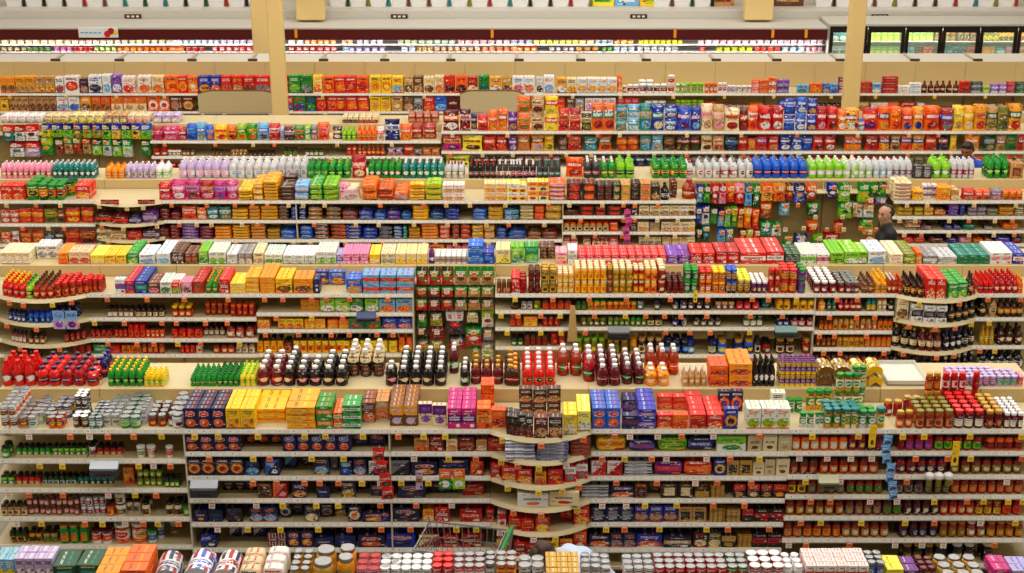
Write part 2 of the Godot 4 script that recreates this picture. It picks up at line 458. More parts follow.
	for k in busy:                                  # small pictures, flashes and lines of print
		var sc: Color = [c1, c2, c0.lightened(0.35), c0.darkened(0.4), white, c1.darkened(0.3), c2.lightened(0.3)][r.randi() % 7]
		if k % 3 == 0: bars(x, y, r.randi_range(10, 38), r.randi_range(3, 58), r.randi_range(8, 18), 1, sc, r, r.randi_range(1, 2))
		else: blob(x, y, r.randf_range(3, 45), r.randf_range(3, 61), r.randf_range(1, 4.5), r.randf_range(0.6, 2.4), sc)
	if not style in ["j", "v"]: im.fill_rect(Rect2i(x + 48, y, 16, 64), c0.lerp(c1, 0.12))
	# the plain strip for sides and top
	bars(x + 48, y, 8, 20, 12, 1, c1, r, 6)
	bars(x + 48, y, 8, 40, 12, 2, ink if style != "j" else c1, r, 2)

func plan_print(look: String) -> void:
	if tiles.has(look): return
	if tiles.size() % 1024 == 0:
		if atlas_image: sheets.append(ImageTexture.create_from_image(atlas_image))
		atlas_image = Image.create(2048, 2048, false, Image.FORMAT_RGB8)
	tiles[look] = tiles.size()
	var bits := look.split("@")
	var c := bits[0].split("/")
	draw_print(tiles[look], bits[1], PAL[c[0]], PAL[c[1]], PAL[c[2]])

func draw_all_prints() -> void:
	for key in STOCK:
		for a in STOCK[key]: plan_print(a[1] if "@" in a[1] else a[1] + "@" + KINDS[a[0]][5])
	for p in HUNG:
		for a in p[2]: plan_print(a[0] + "@h")
	for look in EXTRA_PRINTS: plan_print(look)
	sheets.append(ImageTexture.create_from_image(atlas_image))

func printed(look: String, shape: String) -> StandardMaterial3D:
	var key := look + " " + str(FINISH[shape])
	if not prints.has(key):
		var n: int = tiles[look]
		var m := StandardMaterial3D.new()
		m.albedo_texture = sheets[n / 1024]
		m.uv1_scale = Vector3(0.97 / 32.0, 0.97 / 32.0, 1)
		m.uv1_offset = Vector3((n % 32 + 0.015) / 32.0, (n % 1024 / 32 + 0.015) / 32.0, 0)
		m.roughness = FINISH[shape]
		prints[key] = m
	return prints[key]

func colour_word(c: String) -> String:
	return SAY.get(c, c)

func say(look: String, noun: String) -> String:
	var c := look.split("@")[0].split("/")
	return "%s and %s %s" % [colour_word(c[0]), colour_word(c[1]), noun]

# ------------------------------------------------------------------ goods on a shelf
var shelf_words := {}
func goods_item(kind: Array, look: String, cap: String, pos: Vector3, size: Vector3, turn: float, tilt: float, label: String, group: String) -> void:
	var shape: String = kind[1]
	var set_: Array = shapes[shape]
	if shape == "bag": set_ = shapes[["bag", "bag1", "bag2"][rng.randi() % 3]]
	var where := Transform3D(Basis.from_euler(Vector3(tilt, turn, 0)).scaled_local(size), pos)
	var body := MeshInstance3D.new()
	body.mesh = set_[0]
	body.set_surface_override_material(0, printed(look, shape))
	var o: Node3D = body
	if set_.size() > 1:                             # jars, cans, tubs and bottles: body and lid or cap
		o = Node3D.new()
		body.name = "body"
		o.add_child(body)
		var lid := MeshInstance3D.new()
		lid.name = "cap" if shape in ["juice", "jug", "soda", "slim"] else "lid"
		lid.mesh = set_[1]
		lid.set_surface_override_material(0, paint(Color(0.6, 0.61, 0.62), 0.35, 0.9) if cap == "silver" else paint(PAL[cap], 0.3))
		o.add_child(lid)
	o.name = numbered(kind[0])
	o.transform = where
	tag(o, label, kind[2], group)
	add_child(o)

# one run of like goods: kind, print, left, right, number across, rows deep, stack, height, depth, set back, cap, on a tray
func stock(shelf: String, runs: Array) -> void:
	var sh: Array = SHELVES[shelf]                  # height, front z, direction of further rows, bow centre, bow half-width, bow depth, words
	for i in runs.size():
		var a: Array = runs[i].duplicate()
		a.append_array([0.0, 0.0, "silver", 0].slice(a.size() - 8))
		var kind: Array = KINDS[a[0]]
		var look: String = a[1] if "@" in a[1] else a[1] + "@" + kind[5]
		var n: int = a[4]
		var pitch: float = (a[3] - a[2]) / n
		var round_: bool = kind[4] == 0.0
		var w := pitch * (0.985 if round_ else 0.955)
		var h: float = a[7]
		var d: float = a[8] if a[8] > 0.0 else (w if round_ else kind[4])
		var what := say(look, kind[3])
		for order in [[0, 2], [1, 2], [0, 1, 2]]:   # another pair of its colours if a neighbour shares the first
			if not said.has(what + sh[6]): break
			var c := look.split("@")[0].split("/")
			what = ("%s, " % colour_word(c[0]) if order.size() == 3 else "") + "%s and %s %s" % [colour_word(c[order[-2]]), colour_word(c[order[-1]]), kind[3]]
		if said.has(what + sh[6]): print("same label: ", what, " ", sh[6])
		said[what + sh[6]] = true
		var group: String = what + " on " + sh[6] if n * a[5] * a[6] > 1 else ""
		var turn_most := 0.0 if round_ else 0.012 if kind[1] == "box" and (a[6] > 1 or a[5] > 2) else 0.05
		for c in n:
			var x: float = a[2] + (c + 0.5) * pitch
			var bow := 0.0
			if sh[5] > 0.0:
				var t := clampf((x - sh[3]) / sh[4], -1.0, 1.0)
				bow = sh[5] * (1.0 - t * t)
			for row in a[5]:
				for lv in a[6]:
					if lv > 1 and lv == a[6] - 1 and kind[1] == "soft" and rng.randf() < 0.3: continue   # stacks of uneven height
					var z: float = sh[1] + sh[2] * (0.02 + a[9] + d * 0.5 + row * (d + 0.006)) - bow
					var jig := 0.003 if a[5] > 1 else 0.015
					var label := what
					if n > 1: label += ", %s of %s" % [NTH[c], NUM[n]]
					if a[5] > 1: label += ", " + BACK[row]
					if a[6] > 1: label += ", " + ("bottom" if lv == 0 else "top" if lv == a[6] - 1 else "tier-" + NUM[lv + 1])
					label += ", " + sh[6].trim_prefix("the ") if n * a[5] * a[6] > 1 else " on " + sh[6]
					var bag: bool = kind[1] == "bag"
					goods_item(kind, look, a[10], Vector3(x + rng.randf_range(-0.02, 0.02) * w, sh[0] + lv * h + 0.001, -z + rng.randf_range(-jig, jig)),
						Vector3(w * (1.06 if bag else 1.0), h * (0.998 if a[6] > 1 else rng.randf_range(0.985, 1.0)), d), rng.randf_range(-turn_most, turn_most) * (3.0 if bag else 1.0) + (rng.randf_range(-0.5, 0.5) if round_ else 0.0), rng.randf_range(-0.1, 0.0) if bag else 0.0, label, group)
		if a[11] == 1:
			var tr := new_st()
			var tw: float = a[3] - a[2]
			var zc: float = -(sh[1] + 0.02 + a[9] + d)
			add_box(tr, Vector3(0, 0.012, d + 0.008), Vector3(tw, 0.024, 0.003))
			add_box(tr, Vector3(-tw / 2 + 0.002, 0.012, 0), Vector3(0.003, 0.024, d * 2 + 0.012))
			add_box(tr, Vector3(tw / 2 - 0.002, 0.012, 0), Vector3(0.003, 0.024, d * 2 + 0.012))
			var t := part("cardboard_tray", tr.commit(), paint(PAL["beige"], 0.8), self, Vector3((a[2] + a[3]) / 2, sh[0], zc))
			tag(t, "low cardboard tray under %s on %s" % [what, sh[6]], "tray")

func hang(runs: Array, kind_code: String, words: String) -> void:
	var kind: Array = KINDS[kind_code]
	for i in runs.size():                           # look, x0, x1, top, bottom, z, n
		var a: Array = runs[i]
		var look: String = a[0] + "@h"
		var n: int = a[6]
		var pitch: float = (a[2] - a[1]) / n
		var what := say(look, kind[3])
		var label := what + " on " + words
		for nb in [runs[maxi(i - 1, 0)], runs[mini(i + 1, runs.size() - 1)], runs[mini(i + 2, runs.size() - 1)]]:
			if not said.has(label): break
			label = "%s on %s, by %s-and-%s one" % [what, words, colour_word(nb[0].split("/")[0]), colour_word(nb[0].split("/")[1])]
		if said.has(label): print("same label: ", label)
		said[label] = true
		for c in n:
			var x: float = a[1] + (c + 0.5) * pitch
			hook(x, a[3] - 0.02, a[5])
			for k in 3:
				goods_item(kind, look, "", Vector3(x, a[4], -(a[5] + 0.03 + k * 0.055)), Vector3(pitch * 0.95, a[3] - a[4], 0.05), rng.randf_range(-0.05, 0.05), 0.0, what + (", %s of %s" % [NTH[c], NUM[n]] if n > 1 else "") + ", " + BACK[k] + label.trim_prefix(what), label)

# a steel hook on the peg board with a price tag on its tip
var peg_units := []
var hook_mesh: ArrayMesh
func hook(x: float, y: float, z: float) -> void:
	for u in peg_units:
		if x >= u[1] and x < u[2] and absf(z + u[0].position.z) < 1.0:
			if hook_mesh == null:
				var st := new_st()
				add_tube(st, [Vector3(0, 0, -0.27), Vector3(0, 0, 0.04), Vector3(0, 0.02, 0.06)], 0.004, 5)
				hook_mesh = st.commit()
			var h := part("hook", hook_mesh, paint(PAL["silver"], 0.3, 0.8), u[0], Vector3(x, y, -z) - u[0].position)
			part("price_tag", tag_mesh, tag_mats[["cream", "orange", "white"][rng.randi() % 3]], h, Vector3(0, 0.02, 0.062))

# ------------------------------------------------------------------ shelving
var shelf_mat: StandardMaterial3D
var rail_mat: StandardMaterial3D
var panel_mat: StandardMaterial3D
var tag_mats := {}

# a shelf board whose front edge may bow out; origin at its top, middle of the straight front line
func board_mesh(w: float, d: float, t: float, bow: float) -> ArrayMesh:
	if bow <= 0.0: return box_mesh(Vector3(w, t, d), 0.003, Vector3(0, -t / 2, -d / 2))
	var st := new_st()
	var n := 14
	for i in n:
		var x0 := -w / 2 + w * i / n
		var x1 := -w / 2 + w * (i + 1) / n
		var f0 := bow * (1.0 - pow(2.0 * x0 / w, 2))
		var f1 := bow * (1.0 - pow(2.0 * x1 / w, 2))
		var up := Vector3.UP
		var uv := [Vector2(0.9, 0.5), Vector2(0.9, 0.5), Vector2(0.9, 0.5), Vector2(0.9, 0.5)]
		quad(st, [Vector3(x0, 0, -d), Vector3(x1, 0, -d), Vector3(x1, 0, f1), Vector3(x0, 0, f0)], uv, [up, up, up, up])
		quad(st, [Vector3(x0, -t, f0), Vector3(x1, -t, f1), Vector3(x1, -t, -d), Vector3(x0, -t, -d)], uv, [-up, -up, -up, -up])
		var nn := Vector3(-(f1 - f0), 0, x1 - x0).normalized()
		quad(st, [Vector3(x0, 0, f0), Vector3(x1, 0, f1), Vector3(x1, -t, f1), Vector3(x0, -t, f0)], uv, [nn, nn, nn, nn])
	return st.commit()

func rail_mesh(w: float, bow: float) -> ArrayMesh:
	var st := new_st()
	var n := 14 if bow > 0.0 else 1
	for i in n:
		var x0 := -w / 2 + w * i / n
		var x1 := -w / 2 + w * (i + 1) / n
		var f0 := 0.006 + bow * (1.0 - pow(2.0 * x0 / w, 2)) if bow > 0.0 else 0.006
		var f1 := 0.006 + bow * (1.0 - pow(2.0 * x1 / w, 2)) if bow > 0.0 else 0.006
		var nn := Vector3(-(f1 - f0), 0.12, x1 - x0).normalized()
		var u0 := (x0 / w + 0.5)
		var u1 := (x1 / w + 0.5)
		quad(st, [Vector3(x0, 0.006, f0 - 0.004), Vector3(x1, 0.006, f1 - 0.004), Vector3(x1, -0.038, f1 + 0.004), Vector3(x0, -0.038, f0 + 0.004)], [Vector2(u0, 0), Vector2(u1, 0), Vector2(u1, 1), Vector2(u0, 1)], [nn, nn, nn, nn])
		quad(st, [Vector3(x0, 0.006, f0 - 0.01), Vector3(x1, 0.006, f1 - 0.01), Vector3(x1, 0.006, f1 - 0.004), Vector3(x0, 0.006, f0 - 0.004)], [Vector2(u0, 0), Vector2(u1, 0), Vector2(u1, 0.1), Vector2(u0, 0.1)], [Vector3.UP, Vector3.UP, Vector3.UP, Vector3.UP])
		quad(st, [Vector3(x1, 0.006, f1 - 0.01), Vector3(x0, 0.006, f0 - 0.01), Vector3(x0, -0.038, f0 - 0.006), Vector3(x1, -0.038, f1 - 0.006)], [Vector2(u0, 0), Vector2(u1, 0), Vector2(u1, 0.1), Vector2(u0, 0.1)], [-nn, -nn, -nn, -nn])
		quad(st, [Vector3(x0, -0.038, f0 + 0.004), Vector3(x1, -0.038, f1 + 0.004), Vector3(x1, -0.038, f1 - 0.006), Vector3(x0, -0.038, f0 - 0.006)], [Vector2(u0, 0), Vector2(u1, 0), Vector2(u1, 0.1), Vector2(u0, 0.1)], [-Vector3.UP, -Vector3.UP, -Vector3.UP, -Vector3.UP])
	return st.commit()

var tag_mesh: ArrayMesh
var board_cache := {}
func board(w: float, d: float, t: float, bow: float) -> ArrayMesh:
	var key := "%.3f %.3f %.3f %.3f" % [w, d, t, bow]
	if not board_cache.has(key): board_cache[key] = board_mesh(w, d, t, bow)
	return board_cache[key]
func rail(w: float, bow: float) -> ArrayMesh:
	var key := "r %.3f %.3f" % [w, bow]
	if not board_cache.has(key): board_cache[key] = rail_mesh(w, bow)
	return board_cache[key]

func shelf_with_rail(parent: Node, w: float, d: float, at: Vector3, bow: float, tags: Array) -> void:
	var s := part("shelf", board(w, d, 0.025, bow), shelf_mat, parent, at)
	part("price_rail", rail(w, bow), rail_mat if bow <= 0.0 else shelf_mat, s)
	for t in tags:                                  # x from the middle, colour
		var f := bow * (1.0 - pow(2.0 * t[0] / w, 2)) if bow > 0.0 else 0.0
		var p := part("price_tag", tag_mesh, tag_mats[t[1]], s, Vector3(t[0], -0.03, f + 0.012))
		p.rotation.x = rng.randf_range(-0.12, 0.05)

# row: [z, name, rear ledge height above top or 0, tag colours]; heights: shelf tops from the top down
func section(row: Array, called: String, x0: float, x1: float, heights: Array, kind: String, bow: float, label: String) -> void:
	var w := x1 - x0
	var z: float = row[0]
	var o := base("shelving_unit", Vector3((x0 + x1) / 2, 0, -z))
	tag(o, label, "shelving", "shelving sections of " + called)
	var top: float = heights[0]
	var spine: float = row[4] if row[4] > 0.0 else top + 0.13
	part("back_panel", box_mesh(Vector3(w - 0.004, spine - 0.02, 0.03), 0.003, Vector3(0, spine / 2 + 0.01, -0.625)), panel_mat, o)
	part("base_deck", box_mesh(Vector3(w - 0.004, 0.12, 0.6), 0.004, Vector3(0, 0.07, -0.3)), shelf_mat, o)
	part("kick_plate", box_mesh(Vector3(w - 0.004, 0.09, 0.012), 0.002, Vector3(0, 0.055, 0.008)), paint(PAL["choc"], 0.5), o)
	part("upright", box_mesh(Vector3(0.025, top - 0.13, 0.035), 0.003, Vector3(-w / 2 + 0.0135, top / 2 + 0.03, -0.59)), paint(Color(0.62, 0.58, 0.5), 0.5), o)
	var cols: Array = row[3]
	for i in heights.size():
		if kind == "peg": break
		var tags := []
		var x := -w / 2 + rng.randf_range(0.06, 0.25)
		while x < w / 2 - 0.05:
			tags.append([x, cols[rng.randi() % cols.size()]])
			x += rng.randf_range(0.13, 0.42) * row[5]
		if i == heights.size() - 1 and i > 0: tags = []
		shelf_with_rail(o, w - 0.002, 0.6 if i == 0 else 0.5, Vector3(0, heights[i], 0), bow, tags)
	if kind == "peg":
		peg_units.append([o, x0, x1])
		var st := new_st()
		add_box(st, Vector3(0, top - 0.33, -0.40), Vector3(w - 0.01, 1.0, 0.02), 0.003)
		part("peg_board", st.commit(), paint(Color(0.60, 0.52, 0.32), 0.7), o)
		part("cap_shelf", board(w, 0.62, 0.02, 0.0), shelf_mat, o, Vector3(0, top + 0.06, -0.2))
	if row[2] > 0.0 and not (top > 1.6):
		part("rear_ledge", board(w - 0.002, 0.6, 0.025, 0.0), shelf_mat, o, Vector3(0, top + row[2], -0.64))
		part("rear_panel", box_mesh(Vector3(w - 0.004, top + row[2] - 0.03, 0.02), 0.003, Vector3(0, (top + row[2]) / 2, -1.2)), panel_mat, o)

# a thin upright plate between two bays
func divider(row_z: float, x: float, top: float, label: String, bottom := 0.15) -> void:
	var o := part("bay_divider", box_mesh(Vector3(0.014, top - bottom, 0.5), 0.003, Vector3(0, (top + bottom) / 2, -0.24)), paint(Color(0.82, 0.78, 0.68), 0.5), self, Vector3(x, 0, -row_z - 0.005))
	tag(o, label, "divider")

func _build_shelving() -> void:
	for r in ROWS:
		for s in r[1]:
			section(r[0], r[0][1], s[0], s[1], s[2], s[3], s[4], s[5])

const SHELVES := {
	"g0": [1.52,9.57,-1.,0.,0.,0.,"the bottom-edge foreground shelf"],
	"g1.1L": [1.225,11.9,1.,0.,0.,0.,"the front row's left second shelf"],
	"g1.2L": [0.931,11.9,1.,0.,0.,0.,"the front row's left third shelf"],
	"g1.3L": [0.639,11.9,1.,0.,0.,0.,"the front row's left fourth shelf"],
	"g1.4L": [0.35,11.9,1.,0.,0.,0.,"the front row's left fifth shelf"],
	"g1.1": [1.297,11.9,1.,0.,0.,0.,"the front row's second shelf"],
	"g1.2": [1.055,11.9,1.,0.,0.,0.,"the front row's third shelf"],
	"g1.3": [0.827,11.9,1.,0.,0.,0.,"the front row's fourth shelf"],
	"g1.4": [0.582,11.9,1.,0.,0.,0.,"the front row's fifth shelf"],
	"g1.5": [0.317,11.9,1.,0.,0.,0.,"the front row's sixth shelf"],
	"g1b.1": [1.297,11.9,1.,0.259,0.455,0.19,"the front row's curved second shelf"],
	"g1b.2": [1.055,11.9,1.,0.259,0.455,0.19,"the front row's curved third shelf"],
	"g1b.3": [0.827,11.9,1.,0.259,0.455,0.19,"the front row's curved fourth shelf"],
	"g1b.4": [0.582,11.9,1.,0.259,0.455,0.19,"the front row's curved fifth shelf"],
	"g1b.5": [0.317,11.9,1.,0.259,0.455,0.19,"the front row's curved sixth shelf"],
	"g1.1R": [1.302,11.9,1.,0.,0.,0.,"the front row's right second shelf"],
	"g1.2R": [1.067,11.9,1.,0.,0.,0.,"the front row's right third shelf"],
	"g1.3R": [0.866,11.9,1.,0.,0.,0.,"the front row's right fourth shelf"],
	"g1.4R": [0.648,11.9,1.,0.,0.,0.,"the front row's right fifth shelf"],
	"g1.5R": [0.418,11.9,1.,0.,0.,0.,"the front row's right sixth shelf"],
	"g1.6R": [0.155,11.9,1.,0.,0.,0.,"the front row's right seventh shelf"],
	"g1.top": [1.52,11.9,1.,0.,0.,0.,"the front row's top shelf"],
	"g1b.top": [1.52,11.9,1.,0.259,0.455,0.19,"the front row's curved top shelf"],
	"g1.rear": [1.65,12.545,1.,0.,0.,0.,"the front row's rear ledge"],
	"g2b.1": [1.235,15.44,1.,-5.272,0.504,0.19,"the second row's curved second shelf"],
	"g2.1A": [1.235,15.44,1.,0.,0.,0.,"the second row's left second shelf"],
	"g2b.2": [0.981,15.44,1.,-5.272,0.504,0.19,"the second row's curved third shelf"],
	"g2.2A": [0.981,15.44,1.,0.,0.,0.,"the second row's left third shelf"],
	"g2b.3": [0.791,15.44,1.,-5.272,0.504,0.19,"the second row's curved fourth shelf"],
	"g2.3A": [0.791,15.44,1.,0.,0.,0.,"the second row's left fourth shelf"],
	"g2.1B": [1.295,15.44,1.,0.,0.,0.,"the second row's second shelf"],
	"g2.2B": [1.094,15.44,1.,0.,0.,0.,"the second row's third shelf"],
	"g2.3B": [0.797,15.44,1.,0.,0.,0.,"the second row's fourth shelf"],
	"g2.1C": [1.324,15.44,1.,0.,0.,0.,"the second row's second shelf"],
	"g2.2C": [1.118,15.44,1.,0.,0.,0.,"the second row's third shelf"],
	"g2.3C": [0.885,15.44,1.,0.,0.,0.,"the second row's fourth shelf"],
	"g2.1D": [1.319,15.44,1.,0.,0.,0.,"the second row's second shelf"],
	"g2.2D": [1.12,15.44,1.,0.,0.,0.,"the second row's third shelf"],
	"g2.3D": [0.785,15.44,1.,0.,0.,0.,"the second row's fourth shelf"],
	"g2.1E": [1.307,15.44,1.,0.,0.,0.,"the second row's second shelf"],
	"g2.2E": [1.078,15.44,1.,0.,0.,0.,"the second row's third shelf"],
	"g2.3E": [0.871,15.44,1.,0.,0.,0.,"the second row's fourth shelf"],
	"g2.4E": [0.65,15.44,1.,0.,0.,0.,"the second row's fifth shelf"],
	"g2r.1": [1.235,15.44,1.,4.757,0.459,0.19,"the second row's curved second shelf"],
	"g2.1F": [1.235,15.44,1.,0.,0.,0.,"the second row's right second shelf"],
	"g2r.2": [0.895,15.44,1.,4.757,0.459,0.19,"the second row's curved third shelf"],
	"g2.2F": [0.895,15.44,1.,0.,0.,0.,"the second row's right third shelf"],
	"g2r.3": [0.576,15.44,1.,4.757,0.459,0.19,"the second row's curved fourth shelf"],
	"g2.3F": [0.576,15.44,1.,0.,0.,0.,"the second row's right fourth shelf"],
	"g2b.top": [1.52,15.44,1.,-5.272,0.504,0.19,"the second row's curved top shelf"],
	"g2.topA": [1.52,15.44,1.,0.,0.,0.,"the second row's left top shelf"],
	"g2.topB": [1.52,15.44,1.,0.,0.,0.,"the second row's top shelf"],
	"g2.topC": [1.52,15.44,1.,0.,0.,0.,"the second row's top shelf"],
	"g2.topD": [1.52,15.44,1.,0.,0.,0.,"the second row's top shelf"],
	"g2.topE": [1.52,15.44,1.,0.,0.,0.,"the second row's top shelf"],
	"g2r.top": [1.52,15.44,1.,4.757,0.459,0.19,"the second row's curved top shelf"],
	"g2.topF": [1.52,15.44,1.,0.,0.,0.,"the second row's right top shelf"],
	"g2.rear": [1.65,16.085,1.,0.,0.,0.,"the second row's rear ledge"],
	"g3.topA": [1.52,19.14,1.,0.,0.,0.,"the third row's left top shelf"],
	"g3.topB": [1.52,19.14,1.,0.,0.,0.,"the third row's top shelf"],
	"g3.topC": [1.52,19.14,1.,0.,0.,0.,"the third row's top shelf"],
	"g3.topD": [1.52,19.14,1.,0.,0.,0.,"the third row's top shelf"],
	"g3.1A": [1.192,19.14,1.,0.,0.,0.,"the third row's left second shelf"],
	"g3b.1": [1.235,19.14,1.,-5.216,0.468,0.16,"the third row's curved second shelf"],
	"g3.1B": [1.242,19.14,1.,0.,0.,0.,"the third row's second shelf"],
	"g3.1C": [1.306,19.14,1.,0.,0.,0.,"the third row's second shelf"],
	"g3.1D": [1.299,19.14,1.,0.,0.,0.,"the third row's second shelf"],
	"g3.2A": [0.897,19.14,1.,0.,0.,0.,"the third row's left third shelf"],
	"g3b.2": [1.006,19.14,1.,-5.216,0.468,0.16,"the third row's curved third shelf"],
	"g3b.3": [0.79,19.14,1.,-5.216,0.468,0.16,"the third row's curved fourth shelf"],
	"g3.2B": [0.968,19.14,1.,0.,0.,0.,"the third row's third shelf"],
	"g3.2C": [1.078,19.14,1.,0.,0.,0.,"the third row's third shelf"],
	"g3.3C": [0.877,19.14,1.,0.,0.,0.,"the third row's fourth shelf"],
	"g3.3B": [0.732,19.14,1.,0.,0.,0.,"the third row's fourth shelf"],
	"g3.2D": [1.098,19.14,1.,0.,0.,0.,"the third row's third shelf"],
	"g3.3D": [0.906,19.14,1.,0.,0.,0.,"the third row's fourth shelf"],
	"g3.rear": [1.65,19.785,1.,0.,0.,0.,"the third row's rear ledge"],
	"g4.topA": [1.5,22.55,1.,0.,0.,0.,"the fourth row's left top shelf"],
	"g4.1A": [1.25,22.55,1.,0.,0.,0.,"the fourth row's left second shelf"],
	"g4.1B": [1.25,22.55,1.,0.,0.,0.,"the fourth row's second shelf"],
	"g4.topR": [1.654,22.55,1.,0.,0.,0.,"the fourth row's right top shelf"],
	"g4.2R": [1.331,22.55,1.,0.,0.,0.,"the fourth row's right second shelf"],
	"g4.3R": [1.078,22.55,1.,0.,0.,0.,"the fourth row's right third shelf"],
	"g4.3A": [1.029,22.55,1.,0.,0.,0.,"the fourth row's left fourth shelf"],
	"g4.rear": [1.63,23.195,1.,0.,0.,0.,"the fourth row's rear ledge"],
	"g5.top": [1.52,25.97,1.,0.,0.,0.,"the last row's top shelf"],
	"g5.1": [1.191,25.97,1.,0.,0.,0.,"the last row's second shelf"],
	"cooler.1": [1.55,30.62,1.,0.,0.,0.,"the far cooler's upper shelf"],
	"cooler.2": [1.4,30.62,1.,0.,0.,0.,"the far cooler's lower shelf"],
	"freezer.1": [1.62,30.62,1.,0.,0.,0.,"the far freezer's upper shelf"],
	"freezer.2": [1.36,30.62,1.,0.,0.,0.,"the far freezer's lower shelf"],
}
